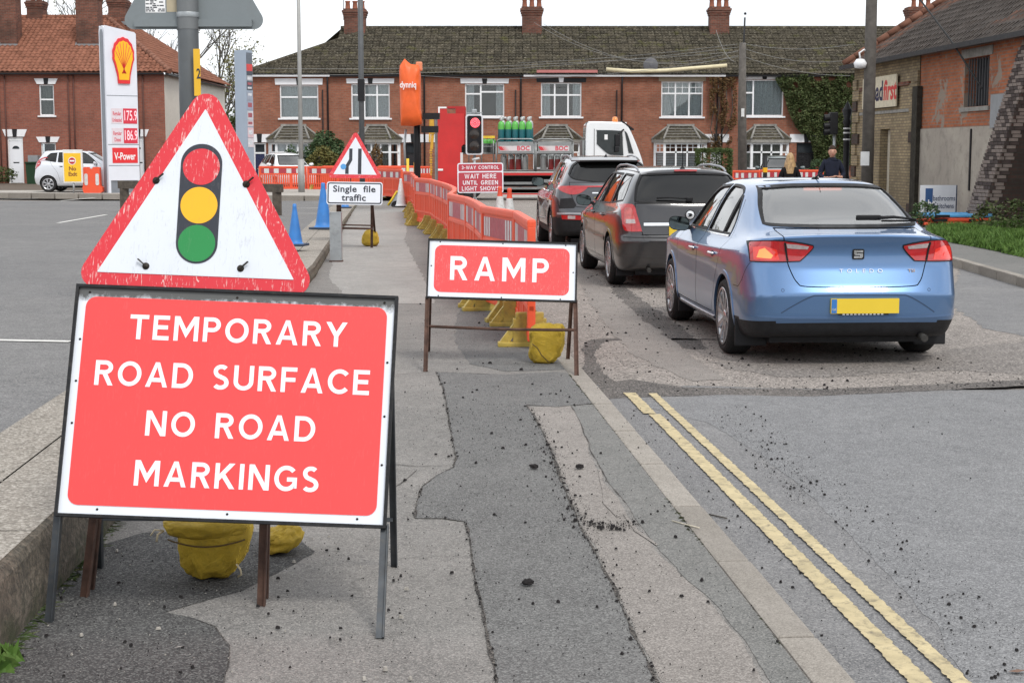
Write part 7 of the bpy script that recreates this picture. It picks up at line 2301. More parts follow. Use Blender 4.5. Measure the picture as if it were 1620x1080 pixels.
for ring, rr_ in ((6,.035),(12,.070),(18,.100)):
 for j in range(ring):
  a = 2*PI*j/ring; md.lathe([(.0,-.072),(.010,-.070),(.012,-.058)], 6, 0, 'y', (.02+rr_*math.cos(a),0,h_-.20+rr_*math.sin(a)))
md.build('led_cluster', M('lit_pink_led', (.8,.1,.12), .3, var=0, emit=(1,.22,.26), estr=1.2), rl_)
for kk in (1,2):
 MB().lathe([(.0,-.052),(.10,-.050),(.115,-.045)], 24, 0, 'y', (.0,0,h_-.20-kk*.27)).build('dark_lens', M('dark_lens', (.03,.022,.018), .15), ptl)
for kk in range(3):
 MB().tube([(.0+.13*math.cos(a), -.13 if True else 0, h_-.20-kk*.27+.13*math.sin(a)) for a in [R(20+140*i/10) for i in range(11)]], .006, 5).build('hood', BLACKP, ptl)
MB().box((0,.05,h_+.07),(.12,.12,.10),0,None,.02).bb(-.19,.19,.03,.06,h_+.02,h_+.045).build('detector', GALV, ptl)
MB().tube([(0,.06,0),(0,.06,-.9),(0,.06,-1.5)], .03, 8).tube([(-.45,.3,-1.55),(.45,.3,-1.55)], .03, 6).tube([(0,.06,-1.0),(-.4,-.3,-1.6)], .02, 6).tube([(0,.06,-1.0),(.4,-.3,-1.6)], .02, 6).build('stand', GALV, ptl)
MB().bb(-.33,-.27,-.1,-.03,-.22,.05).tube([(-.05,-.1,-.12),(.12,-.12,-.08)], .03, 6).build('bracket', M('white_bracket', (.6,.6,.6), .5), ptl)
tl = thing('traffic_light', 'dark traffic light on the right seen from the side with two hoods', 'traffic light', (fx(1311,45), 45, -.12))
zt_, zb_ = P(0,178,45).z+.12, P(0,213,45).z+.12
MB().bb(-.06,.16,-.12,.2,zb_,zt_,0,.02).build('signal_head', BLACKP, tl)
for py in (186,199,208):
 z_ = P(0,py,45).z+.12
 MB().tube([(-.05,-.0,z_),(-.22,-.0,z_-.02)], .10, 14, cap=False).build('hood', BLACKP, tl)
MB().tube([(.1,.05,0),(.1,.05,zt_)], .045, 10).build('pole', GALV, tl)
op = thing('ornate_pole', 'black cast pole with white bands at the warehouse corner', 'pole', (fx(1335,47.5), 47.5, -.12))
z_ = P(0,172,47.5).z+.12
MB().lathe([(.12,0),(.12,.9),(.095,1.0),(.095,z_-.5),(.14,z_-.4),(.10,z_-.3),(.16,z_-.05),(.12,z_),(.0,z_+.25)], 14).build('shaft', BLACKP, op)
for dz in (.62,.75,.95): MB().lathe([(.11,z_-dz),(.11,z_-dz+.045)], 14).build('band', M('white_band', (.6,.6,.6), .5), op)
wp1 = thing('telegraph_pole', 'tall grey telegraph pole in front of the brick warehouse with a security lamp', 'pole', (fx(1369,40), 40, -.12))
TP = M('creosoted_pole', (.105,.095,.085), .9, var=.35, vs=5, bump=.5, bs=30)
MB().tube([(0,0,0),(-.01,0,4.5),(-.02,0,9)], .15, 14, rs=[.155,.145,.13]).build('shaft', TP, wp1)
MB().bb(-.22,.0,-.17,-.15,P(0,262,40).z+.12,P(0,240,40).z+.12).build('notice', M('notice_paper', (.55,.57,.58), .8), wp1)
ls = P(1353,95,39.9)
MB().lathe([(.0,-.22),(.14,-.20),(.17,-.08),(.10,.02),(.04,.03)], 14, 0, 'z', (-.27,-.05,ls.z+.12)).tube([(-.27,-.05,ls.z+.14),(-.3,-.05,ls.z+.3),(-.18,-.05,ls.z+.38),(-.1,0,ls.z+.3)], .025, 6).build('security_lamp', M('white_lamp_shell', (.75,.76,.78), .35), wp1)
wp2 = thing('telegraph_pole', 'telegraph pole with many wires in front of the long terrace', 'pole', (fx(1170,62), 62, -.12))
MB().tube([(.08,0,0),(.0,0,3.5),(-.02,0,5.95)], .2, 12, rs=[.19,.165,.13]).build('shaft', TP, wp2)
MB().bb(-.06,.06,-.24,-.20,P(0,185,62).z+.12,P(0,172,62).z+.12).build('plate', RW, wp2)
MB().tube([(0,0,P(0,110,62).z),(.05,0,P(0,28,62).z+.12)], .035, 6).lathe([(.0,.06),(.05,.03),(.05,-.03),(0,-.05)], 8, 0, 'z', (.06,0,P(0,22,62).z+.12)).build('finial_bracket', BLACKP, wp2)
bpst = thing('bollard', 'black post with yellow band between the right orange barriers', 'post', (fx(1208,56), 56, -.12))
MB().tube([(0,0,0),(0,0,P(0,246,56).z+.12)], .075, 10).build('post', BLACKP, bpst)
MB().lathe([(.085,.95),(.085,1.12)], 12).build('band', S_AMBER, bpst)
for px, t_, b_, Y, mt, lb in ((646,251,275,52,M('yellow_post', (.72,.50,.03), .5),'yellow plastic post left of the black signal pole'),(658,257,275,46,M('orange_post', (.80,.38,.03), .5),'short orange post touching the black signal pole')):
 o = thing('marker_post', lb, 'post', (fx(px,Y), Y, 0))
 MB().tube([(0,0,0),(0,0,P(0,t_,Y).z)], .05, 10).build('post', mt, o)
WIRE = M('grey_cable', (.22,.22,.215), .6, var=.1)
def wire(a, b, sag, label, r=.012):
 a, b = Vector(a), Vector(b)
 pts = [a.lerp(b, t/16)+Vector((0,0,-sag*4*(t/16)*(1-t/16))) for t in range(17)]
 o = MB().tube(pts, r, 5).build('overhead_wire', WIRE)
 tag(o, label, 'cable', 'overhead wires in front of the terrace roof')
pt_ = lambda px, py, Y: P(px, py, Y)
WL = ['lowest long wire from the left end of the terrace to the telegraph pole','upper long wire from the left end of the terrace to the telegraph pole','wire starting near the orange bag and running low over the eaves','deeply sagging wire from the second chimney to the telegraph pole','upper of two sagging wires leaving the second chimney','straightest wire crossing the middle of the terrace roof','wire from the telegraph pole right towards the ivy','highest wire from the telegraph pole towards the warehouse','short wire dropping from the third chimney to the telegraph pole','lowest wire running right over the ivy to the warehouse corner']
for (a, b, sag), WLAB in zip((((405,118,66),(1168,75,62),.35),((405,108,66),(1168,82,62),.25),((640,118,68),(1168,90,62),.45),((860,38,69),(1168,88,62),.9),((845,36,69),(1168,80,62),1.0),((820,100,68),(1168,70,62),.1),((1172,75,62),(1340,96,60),.25),((1172,68,62),(1352,70,52),.2),((1133,48,69),(1163,98,62),.3),((1172,88,62),(1345,120,60),.2)), WL):
 wire(pt_(*a), pt_(*b), sag, WLAB, .008)
wc_ = [P(1462,0,39.5), P(1505,62,38.0), P(1590,140,35.2)]
o = MB().tube([wc_[0]+Vector((-.2,-.3,0)), wc_[1]+Vector((-.1,-.2,0)), wc_[2]+Vector((-.55,-.1,0))], .022, 6).build('overhead_wire', M('black_cable', (.03,.03,.03), .6))
tag(o, 'thick black cable running down across the warehouse window to the buttress', 'cable')
# --- filling-station totem
def q3(px, py, Y): return P(px, py, Y)
TYY = 56.4
sx_m = TYY/FPX
tt = thing('petrol_price_sign', 'tall white petrol station price sign with yellow and red shell emblem and red price panels', 'sign', (fx(196,TYY), TYY, .09))
tt.rotation_euler = (0,0,R(38)); tt.scale = (.73,.60,1)
ztop = P(0,42,TYY).z-.09
FW = 1.62; TH = .80
WT = M('totem_white_panel', (.70,.72,.78), .35, var=.04, vs=1.5); GT = M('totem_grey_edge', (.22,.24,.27), .45, .2, var=.08)
m = MB()
m.prism([(x, z) for x, z in [(-FW/2,.45),(FW/2,.45),(FW/2,ztop-.26),(FW/2-.08,ztop-.20),(-FW/2,ztop)]], -TH/2-.004, -TH/2+.06)
m.build('front_panel', WT, tt)
MB().prism([(x, z) for x, z in [(-FW/2,.45),(FW/2,.45),(FW/2,ztop-.26),(-FW/2,ztop)]], TH/2-.06, TH/2).build('back_panel', WT, tt)
e = [(-TH/2,.0),(TH/2,.0),(TH/2,ztop-.2)] + [(TH/2*math.cos(a), ztop-.2+.2*math.sin(a)) for a in [PI*k/8 for k in range(1,8)]] + [(-TH/2,ztop-.2)]
MB().prism(e, -FW/2-.02, -FW/2+.10, 'x').build('edge_frame', WT, tt)
e2 = [(y*.55, min(z, 99)) for y, z in e]
MB().prism([(y*.52, z if z < .1 else z-.12) for y, z in e], -FW/2-.05, -FW/2-.02, 'x').build('edge_strip', GT, tt)
MB().bb(-FW/2+.1, FW/2-.1, -TH/2+.07, TH/2-.07, .0, ztop-.3).build('core', GT, tt)
def fz(py): return P(0, py, TYY).z-.09
YF = -TH/2-.006
for py in (152,229,262): MB().bb(-FW/2, FW/2, YF-.004, YF, fz(py)-.012, fz(py)+.012).build('panel_joint', GT, tt)
def scallop(cx, cz, w, h, ns=7):
 pts = []
 for k in range(41):
  a = R(-28+236*k/40)
  r = 1+.025*math.cos(ns*2*(a-PI/2))
  pts.append((cx+w/2*math.cos(a)*r, cz+h*.12+h*.38*math.sin(a)*r))
 pts += [(cx-w*.30,cz-h*.33),(cx-w*.27,cz-h*.5),(cx+w*.27,cz-h*.5),(cx+w*.30,cz-h*.33)]
 return pts
ecx = .10; ecz = (fz(60)+fz(133))/2; ew = 1.12; eh = fz(60)-fz(133)
em = MB().prism(scallop(ecx, ecz, ew, eh), YF-.10, YF).build('emblem', M('emblem_red', (.70,.03,.035), .4, var=.04), tt)
MB().prism(scallop(ecx, ecz+.0, ew*.84, eh*.84), YF-.112, YF-.10).build('emblem_fill', M('emblem_yellow', (.88,.47,.015), .4, var=.04), em)
for k in range(-3, 4):
 a = R(90+k*23)
 b0 = Vector((ecx+k*.035, YF-.118, ecz-eh*.28)); b1 = Vector((ecx+ew*.40*math.cos(a), YF-.118, ecz+eh*.10+eh*.29*math.sin(a)))
 MB().tube([b0, b1], .014, 5).build('emblem_ray', M('emblem_red', (.70,.03,.035)), em)
PR = M('price_red', (.62,.04,.07), .4, var=.05); PTXT = M('price_digit', (.9,.55,.58), .5, var=0, emit=(1,.5,.55), estr=.3); RTX = M('red_print', (.60,.05,.08), .5, var=0)
for (pa, pb, l1, l2, num) in ((172,196,'Regular','Unleaded','175.9'),(203,227,'Regular','Diesel','186.9')):
 z0, z1 = fz(pb), fz(pa)
 pnl = MB().bb(-.60, -.02, YF-.012, YF, z0, z1).build('product_panel', M('pale_pink_panel', (.68,.60,.64), .5, var=.04), tt)
 obj('lettering', text_mesh(l1, .20, RTX, bold=.004, sx=.72), pnl, (-.31, YF-.014, z1-.19)); obj('lettering', text_mesh(l2, .20, RTX, bold=.004, sx=.66), pnl, (-.31, YF-.014, z1-.42))
 pnl = MB().bb(.02, .74, YF-.014, YF, z0, z1).build('price_panel', PR, tt)
 obj('lettering', text_mesh(num, .50, PTXT, bold=.004, sx=.66), pnl, (.38, YF-.016, (z0+z1)/2))
z0, z1 = fz(258), fz(234)
pnl = MB().bb(-.60, .72, YF-.014, YF, z0, z1).build('red_banner', M('banner_red', (.70,.035,.04), .4, var=.05), tt)
obj('lettering', text_mesh('V-Power', .36, M('white_print', (.8,.8,.8)), bold=.008, sx=.85), pnl, (.05, YF-.018, (z0+z1)/2-.04))
t2 = thing('shop_totem', 'slim grey totem sign with dark and red shop panels on its right face', 'sign', (fx(391,56), 56, .09))
t2.rotation_euler = (0,0,R(-40))
zt_ = P(0,80,56).z-.09
GB = M('pale_blue_grey_totem', (.34,.40,.48), .4, .3, var=.05, vs=1)
W2 = .36; D2 = .52
def z2(py): return P(0,py,56).z-.09
m = MB(); m.prism([(-W2/2,-D2/2),(W2/2,-D2/2),(W2/2,D2/2),(-W2/2,D2/2)], 0, zt_, 'z');
m.build('body', GB, t2)
for a, b, c_ in ((84,102,(.12,.14,.17)),(102,113,(.60,.06,.06)),(113,120,(.06,.07,.09)),(120,128,(.35,.36,.38)),(129,143,(.07,.08,.10)),(146,160,(.30,.33,.40)),(161,174,(.33,.36,.45)),(176,190,(.55,.56,.60)),(191,200,(.58,.50,.53)),(202,218,(.62,.45,.48)),(219,233,(.60,.55,.58))):
 MB().bb(-W2/2+.03, W2/2-.02, -D2/2-.012, -D2/2-.001, z2(b), z2(a)).build('panel', M('totem_panel_%d' % a, c_, .4, var=.15, vs=9), t2)
mm = MB(); rl = random.Random(9)
for a, b in ((122,127),(131,135),(138,141),(148,152),(163,170),(179,186),(193,197),(206,213),(222,229)):
 MB().bb(-.12, .1, -D2/2-.016, -D2/2-.0125, z2(b), z2(a)).build('panel_graphic', M('totem_graphic_%d' % (a % 2), ((.6,.62,.66),(.35,.1,.12))[a % 2], .5, var=.3, vs=20), t2)
t2.rotation_euler = (0,0,R(60))
ne = thing('no_exit_sign', 'yellow sign board with red no entry disc reading No Exit beside the white hatchback', 'sign', (fx(120,55.8), 55.8, .09))
k_ = 56.2/FPX
def zz_(py): return P(0,py,56.2).z-.09
bd = MB().bb(-15*k_, 15*k_, -.06, .06, zz_(289), zz_(237), 0, .01).build('board', M('white_sign_case', (.72,.72,.70), .5), ne)
MB().bb(-13.5*k_, 13*k_, -.068, -.06, zz_(287), zz_(242.5)).build('yellow_face', M('sign_yellow_face', (.84,.50,.02), .45, var=.05), bd)
MB().prism(circ(-.5*k_, zz_(254.5), 6*k_, 24), -.072, -.068).build('disc_rim', M('white_print', (.8,.8,.8)), bd)
MB().prism(circ(-.5*k_, zz_(254.5), 5*k_, 24), -.075, -.072).build('red_disc', M('deep_sign_red', (.48,.02,.03), .4), bd)
MB().bb(-4.2*k_, 3.4*k_, -.078, -.075, zz_(255.7), zz_(253.3)).build('white_bar', M('white_print', (.8,.8,.8)), bd)
BRN = M('brown_print', (.25,.09,.02), .5, var=0)
obj('lettering', text_mesh('No', .20, BRN, bold=.007), bd, (-.3*k_, -.070, zz_(267)))
obj('lettering', text_mesh('Exit', .20, BRN, bold=.007), bd, (-.3*k_, -.070, zz_(275.5)))
MB().tube([(.0,.0,0),(.0,.0,zz_(286))], .035, 8).build('post', GALV, ne)
wbn = thing('wheelie_bin', 'dark green wheelie bin with grey box on its lid between white door and hatchback', 'bin', (fx(58,72.5), 72.5, .1))
MB().prism([(-.24,0),(.24,0),(.29,.95),(-.29,.95)], -.3, .3).build('body', M('bin_green', (.018,.045,.022), .5), wbn)
MB().bb(-.31,.31,-.36,.34,.95,1.02,0,.02).build('lid', M('bin_green', (.018,.045,.022)), wbn)
MB().bb(-.20,.26,-.2,.2,1.02,1.32,0,.01).build('box', M('grey_crate', (.22,.23,.24), .6), wbn)
# --- gas-bottle lorry
LYY = 55.0; lk = LYY/FPX
def lX(px): return fx(px, LYY)
def lZ(py): return P(0, py, LYY).z+.12
lo = thing('flatbed_lorry', 'flatbed lorry with white cab, caged gas bottles and red steel tailgate facing right', 'lorry', (0, LYY, -.12))
WCAB = paint('lorry_white', (.76,.78,.80), .0, .35, .06)
RSTEEL = M('red_lorry_steel', (.55,.022,.022), .4, var=.12, vs=2, dirt=.1)
GREYST = M('grey_cage_steel', (.27,.28,.28), .45, .6, var=.2, vs=4, dirt=.2)
DARK = M('chassis_black', (.018,.018,.019), .7, var=.3)
xa, xb = lX(690), lX(922); zb_ = lZ(272)
MB().bb(xa, xb, .02, 2.4, zb_-.14, zb_-.0).build('bed', M('bed_dark_timber', (.09,.08,.07), .8), lo)
MB().bb(xa, xb, .0, .02, zb_-.12, zb_-.03).build('bed_edge', RSTEEL, lo)
MB().bb(xa, xb, -.006, .0, zb_-.03, zb_+.01).build('bed_lip', M('pale_lip', (.5,.5,.48), .5), lo)
MB().bb(xa+.4, lX(1010), .45, 1.95, .45, zb_-.15).build('chassis', DARK, lo)
MB().bb(lX(765), lX(905), .02, .08, lZ(292), lZ(288)).bb(lX(765), lX(905), .02, .08, lZ(299), lZ(296)).build('side_guard', GREYST, lo)
MB().bb(lX(850), lX(905), .10, .5, lZ(300), lZ(284)).build('tank', GREYST, lo)
MB().bb(lX(790), lX(905), .0, .06, lZ(312), lZ(308)).build('lower_guard', M('pale_lip', (.5,.5,.48)), lo)
MB().bb(lX(790), lX(905), .0, .07, lZ(308), lZ(306)).build('lower_guard_red', RSTEEL, lo)
def lorry_wheel(px, y):
 e = wheel_mesh(.48,.3,.28)
 o = e.build('wheel', [RUBBER, SEAL], lo, (lX(px), y, .48)); o.rotation_euler = (0,0,-PI/2)
 MB().lathe([(.28,.1),(.2,.13),(.12,.08),(.1,.18),(0,.19)], 24, 0, 'x').build('hub', GREYST, o)
for px in (742, 958):
 for y in (.22, 2.2): lorry_wheel(px, y)
cx0, cx1 = lX(925), lX(1016)
def cp(px, py): return (lX(px), lZ(py))
cab = smooth_poly([(*cp(926,288),1),(*cp(925,240),),(*cp(926,203),),(*cp(929,194),),(*cp(936,192),),(*cp(985,193.5),),(*cp(990,196),),(*cp(1000,215),),(*cp(1011,242),),(*cp(1017,262),),(*cp(1018,290),1)], 3)
m = MB(); n = len(cab)
vs = []; fs = []
cxm = sum(p[0] for p in cab)/n; czm = sum(p[1] for p in cab)/n
prof = [(.0,.93),(.02,.985),(.10,1.0),(2.2,1.0),(2.28,.985),(2.3,.93)]
for yy, sc in prof:
 for x, z in cab: vs.append((cxm+(x-cxm)*sc, yy, czm+(z-czm)*sc if z > czm else z))
for k in range(len(prof)-1):
 for j in range(n): fs.append((k*n+j, k*n+(j+1)%n, (k+1)*n+(j+1)%n, (k+1)*n+j))
fs.append(tuple(range(n-1,-1,-1))); fs.append(tuple((len(prof)-1)*n+j for j in range(n)))
cb = m.add(vs, fs, 0, False).build('cab', WCAB, lo)
CG = M('dark_cab_glass', (.012,.018,.02), .1, var=.2, vs=2)
sw = smooth_poly([(*cp(943,228),1),cp(943,208),cp(945,206),cp(979,207),cp(983,211),cp(984,230),(*cp(985,246),1),cp(965,245),cp(956,240)], 3)
MB().prism(sw, -.022, -.001).build('side_window', CG, cb)
MB().prism(smooth_poly([(*cp(986.5,207),1),cp(991,212),cp(997,230),(*cp(1001,243),1),(*cp(993,242),1),cp(990,225)], 3), -.021, -.001).build('quarter_window', CG, cb)
MB().bb(lX(955), lX(960), -.026, -.023, lZ(221), lZ(213)).build('sticker', M('white_print', (.8,.8,.8)), cb)
MB().tube([(lX(939), -.01, lZ(204)), (lX(939), -.01, lZ(280))], .008, 4).build('door_gap', DARK, cb)
MB().box((lX(975), -.25, lZ(222)), (.18,.1,.42), 0, None, .04).box((lX(974), -.3, lZ(236)), (.16,.1,.22), 0, None, .04).bar((lX(985),-.02,lZ(205)), (lX(977),-.22,lZ(212)), .04).build('cab_mirror', BLACKP, cb)
MB().box((lX(992), 1.0, lZ(199)), (.5,2.0,.05), 0, Matrix.Rotation(R(35), 3, 'Y')).build('sun_visor', BLACKP, cb)
MB().lathe([(.0,.20),(.08,.18),(.11,.08),(.11,0)], 14, 0, 'z', (lX(973), .6, lZ(193))).build('beacon', M('orange_beacon', (.75,.22,.03), .2, coat=1.0), cb)
MB().bb(cx0-.10, cx0-.02, .1, 2.2, lZ(300), lZ(222)).build('headboard', GREYST, lo)
tg = MB().prism([cp(694,300), cp(725,300), cp(725,262), cp(731,256), cp(731,232), cp(735,228), cp(735,180), cp(709,180), cp(708,169), cp(694,173)], -.25, -.16).build('tailgate', RSTEEL, lo)
MB().prism([cp(709,168.5), cp(737,168.5), cp(737,229), cp(722,229), cp(722,172), cp(709,172)], -.12, .9).build('tailgate_side', M('deep_red_steel', (.40,.012,.012), .45, var=.1), lo)
MB().bb(lX(695), lX(708), -.27, -.25, lZ(172), lZ(169.5)).bb(lX(695), lX(697.5), -.272, -.25, lZ(180), lZ(170)).bb(lX(694), lX(702), -.27, -.25, lZ(270), lZ(267)).build('corner_marker', M('white_print', (.8,.8,.8)), tg)
MB().bb(lX(689), lX(694), -.1, .1, lZ(305), lZ(184)).build('lift_mast', GREYST, lo)
cr = MB(); YC = M('crane_yellow', (.60,.33,.03), .5, var=.15)
cr.bar((lX(684),-.1,lZ(184)), (lX(686),-.1,lZ(212)), .16,.14).bar((lX(686),-.1,lZ(210)), (lX(684),-.1,lZ(236)), .10,.1).bar((lX(682),-.12,lZ(190)), (lX(681),-.12,lZ(225)), .06,.06)
cr.build('crane_arm', YC, lo)
ch = MB()
for k in range(11):
 ch.box((lX(683), -.12, lZ(238+k*3.8)), (.09,.05,.06), 0, Matrix.Rotation(k*.8, 3, 'Z'))
stuff(ch.build('chain', YC, lo))
BOT_T = M('teal_gas_bottle', (.015,.12,.14), .4, var=.1); BOT_G = M('green_bottle_shoulder', (.10,.40,.07), .4, var=.1); BOT_V = M('valve_guard', (.42,.43,.42), .4, .5)
def bottle(parent, x, y, z0, h, body, sh):
 b = MB().lathe([(.0,0),(.105,.0),(.115,.03),(.115,h*.68)], 12, 0, 'z', (x,y,z0)).build('gas_bottle', body, parent)
 MB().lathe([(.1155,h*.68),(.115,h*.84),(.09,h*.92),(.035,h*.97),(.0,h*.97)], 12, 0, 'z', (x,y,z0)).build('shoulder', sh, b)
 MB().lathe([(.05,h*.97),(.07,h*1.08),(.05,h*1.1),(.0,h*1.1)], 8, 0, 'z', (x,y,z0)).build('valve', BOT_V, b)
def cage(x0, x1, lb, z0=zb_, top=lZ(220)):
 c = MB()
 for x in (x0, x1):
  for y in (.06, 1.1): c.tube([(x,y,z0),(x,y,top-.12)], .028, 6)
 for y in (.06, 1.1): c.tube([(x0,y,top-.12),(x0+.07,y,top-.03),(x0+.15,y,top),(x1-.15,y,top),(x1-.07,y,top-.03),(x1,y,top-.12)], .028, 6)
 for x in (x0, x1): c.tube([(x,.06,top-.14),(x,1.1,top-.14)], .02, 5)
 for z in (lZ(225), lZ(243.5), z0+.05): c.tube([(x0,.06,z),(x1,.06,z)], .022, 6)
 for x in (x0+(x1-x0)*.33, x0+(x1-x0)*.5, x0+(x1-x0)*.67): c.tube([(x,.07,z0),(x,.07,lZ(243))], .018, 5)
 co = c.build('cage', GREYST, lo)
 MB().bb(x0+.06, x1-.06, .02, .05, lZ(242.5), lZ(225)).build('cage_panel', M('steel_plate', (.30,.31,.31), .45, .5, var=.12), co)
 w = x1-x0
 bn = MB().bb(x0+.14, x1-.14, .008, .018, lZ(239), lZ(231)).build('banner', M('banner_pale', (.62,.56,.57), .5, var=.05), co)
 obj('lettering', text_mesh(lb, .21, RTX, bold=.006, sx=1.0, spacing=1.05), bn, (x1-.14-.27, .004, (lZ(239)+lZ(231))/2))
 for k in range(5):
  xx = x0+.16+k*.062
  MB().prism([(xx, lZ(238)), (xx+.06, lZ(238)), (xx-.03, lZ(232)), (xx-.09, lZ(232))], .002, .007).build('stripe', M('stripe_red_%d' % k, ((.60,.03,.04),(.60,.03,.04),(.62,.25,.26),(.62,.38,.39),(.60,.48,.49))[k], .5, var=0), bn)
 return co
c1 = cage(lX(785), lX(846), 'BOC'); c2c = cage(lX(848), lX(906), 'BOC')
hb = lZ(192)-zb_-.1
for k in range(5):
 bottle(c1, lX(793)+k*.245, .35, lZ(236), lZ(190)-lZ(236)-.0, BOT_T, BOT_G)
 bottle(c1, lX(795)+k*.245, .75, lZ(232), lZ(188)-lZ(232), BOT_T, BOT_V)
for cc, x0 in ((c1, lX(797)), (c2c, lX(860))):
 for k in range(4):
  bottle(cc, x0+k*.25, .45, zb_+.02, .62, M('maroon_gas_bottle', (.26,.03,.03), .4) if k % 3 else BOT_V, BOT_V)
ck = MB()
ck.tube([(lX(700),.2,lZ(262)),(lX(783),.2,lZ(262))], .02, 5)
for px in (700,722,742,762,781):
 ck.tube([(lX(px),.2,zb_),(lX(px),.2,lZ(215))], .022, 5)
ck.tube([(lX(718),.2,lZ(232)),(lX(783),.2,lZ(232))], .022, 5).tube([(lX(718),.2,lZ(216)),(lX(783),.2,lZ(216))], .02, 5).tube([(lX(718),.2,lZ(243)),(lX(783),.2,lZ(243))], .022, 5)
ck = ck.build('cage', GREYST, lo)
for k in range(9): bottle(ck, lX(726)+k*.15, .55+(k % 2)*.3, lZ(244), .55, M('grey_gas_bottle', (.12,.13,.13), .4), BOT_G)
MB().bb(lX(716), lX(783), .12,.16, lZ(219), lZ(215)).build('yellow_rail', M('yellow_rail', (.70,.48,.03), .5), ck)
# --- far odds and ends
g = G(632, 326)
rb_ = thing('utility_cover', 'pale moulded ramp block with yellow edge and dark round mouth left of the black pole', 'ramp', (g.x, g.y+.2, 0))
k_ = g.y/FPX
pr = [(-18*k_,0),(-12*k_,8*k_),(-4*k_,21*k_),(10*k_,22*k_),(14*k_,10*k_),(13*k_,0)]
MB().prism(pr, -.02, .7).build('block', M('pale_grey_moulding', (.40,.43,.46), .6), rb_)
MB().tube([(p[0]-.02,-.03,p[1]+.02) for p in pr[:4]], .035, 6).build('edge', M('yellow_post', (.72,.50,.03)), rb_)
MB().prism([(x, z) for x, z in [(-6*k_+8*k_*math.cos(a), 8.0*k_*math.sin(a)) for a in [PI*k/14 for k in range(15)]]], -.035, -.021).build('mouth', RUBBER, rb_)
cone('white sleeved cone top showing above the pale ramp block', (fx(635,44),44,0), .8, M('pale_cone', (.62,.63,.64), .5), M('black_rubber', (.02,.02,.02)), [(.4,.9)], 'traffic cones')
nb = G(1481, 348, -.02)
ns = thing('shop_board', 'white board with dark blue block reading nbc bathrooms and kitchens against the warehouse wall', 'sign', (fx(1481,35.5), 35.5, P(0,345,35.5).z))
k_ = 35.5/FPX
hgt = P(0,293,35.5).z-P(0,345,35.5).z
MB().bb(-28*k_, 28*k_, -.02, .02, 0, hgt).build('board', M('white_board', (.72,.74,.78), .45, var=.04), ns)
MB().bb(28*k_, 30*k_, -.02, .03, 0, hgt).build('edge', M('dark_board_edge', (.05,.06,.10), .5), ns)
def nz(py): return P(0,py,35.5).z-ns.location.z
MB().bb(-20*k_, -8.5*k_, -.026, -.02, nz(325), nz(298)).build('blue_block', M('navy_block', (.03,.09,.24), .5, var=.03), ns)
NV = M('navy_print', (.02,.04,.10), .5, var=0)
obj('lettering', text_mesh('nbc', .22, M('white_print', (.8,.8,.8)), bold=.005, sx=.8), ns, (-13.5*k_, -.030, nz(322)))
obj('lettering', text_mesh('c', .22, NV, bold=.003, sx=.8), ns, (-5*k_, -.024, nz(322)))
obj('lettering', text_mesh('bathrooms', .165, NV, bold=.001, sx=.70), ns, (9.5*k_, -.024, nz(314)))
obj('lettering', text_mesh('& kitchens', .165, NV, bold=.001, sx=.70), ns, (8.5*k_, -.024, nz(326)))
MB().bb(-24*k_,-20*k_,.021,.06,-.25,hgt-.1).bb(20*k_,24*k_,.021,.06,-.25,hgt-.1).build('leg', WOOD, ns)
fz0 = -.02
for k, (yy, mt, lb) in enumerate(((0, ORANGE, 'lowest orange barrier lying flat in the stack by the warehouse'),(.0, ORANGE, 'upper orange barrier lying flat under the blue one'),(.0, M('light_blue_plastic', (.10,.36,.66), .45, var=.08), 'light blue barrier lying flat on top of the stack by the warehouse'))):
 pz = (P(0,352,33.3).z, P(0,346,33.3).z, P(0,339.5,33.3).z)[k]
 b = thing('stacked_barrier', lb, 'barrier', (fx(1450,33.3)+.05*k, 33.3, pz-.04), R(2), 'barriers stacked flat by the warehouse')
 m = MB(); m.bb(0,1.38,-.5,-.42,-.0,.07,0,.02).bb(0,1.38,.42,.5,0,.07,0,.02).bb(0,.08,-.42,.42,0,.06,0,.02).bb(1.30,1.38,-.42,.42,0,.06,0,.02)
 for j in range(7): m.bb(.15+j*.16,.24+j*.16,-.42,.42,.01,.05)
 m.build('panel', mt, b)
 MB().bb(.12,.42,-.56,-.50,.0,.055).bb(.9,1.0,-.54,-.50,.0,.05).build('clip', BLACKP, b)
mbs = MB()
# --- vegetation
def leaf_mat(name, a, b, c3):
 t = NT(name)
 oi = t.n('ShaderNodeNewGeometry')
 f = t.noise(3, 5, .7, oi.outputs['Position']); g_ = t.noise(18, 3, .7, oi.outputs['Position'])
 c = t.mix(t.ramp(f, [(.35,0.0),(.65,1.0)]), a, b)
 c = t.mix(t.ramp(g_, [(.45,0.0),(.75,1.0)]), c, c3)
 t.col(c); t.rough(.7); t.b.inputs['Specular IOR Level'].default_value = .3
 return t.mat
def leaves(n, pos, size, rnd, droop=.5):
 """n small folded leaf faces at positions given by pos(rnd)"""
 V = []; F = []
 for _ in range(n):
  p = pos(rnd)
  if p is None: continue
  s = size*rnd.uniform(.6,1.3)
  a = Vector((rnd.gauss(0,1), rnd.gauss(0,1), rnd.gauss(0,.6))).normalized()
  b = a.cross(Vector((rnd.gauss(0,1), rnd.gauss(0,1), rnd.gauss(0,1)))).normalized()
  i = len(V)
  V += [tuple(p-a*s), tuple(p+b*s*.5), tuple(p+a*s), tuple(p-b*s*.5)]
  F.append((i,i+1,i+2,i+3))
 m = MB(); m.v = V; m.f = F; m.m = [0]*len(F); m.sm = [False]*len(F)
 return m
def stuff_mesh_fast(m, name, mat, parent=None, loc=None):
 me = bpy.data.meshes.new(name); me.from_pydata(m.v, [], m.f); me.materials.append(mat)
 o = obj(name, me, parent, loc); return o
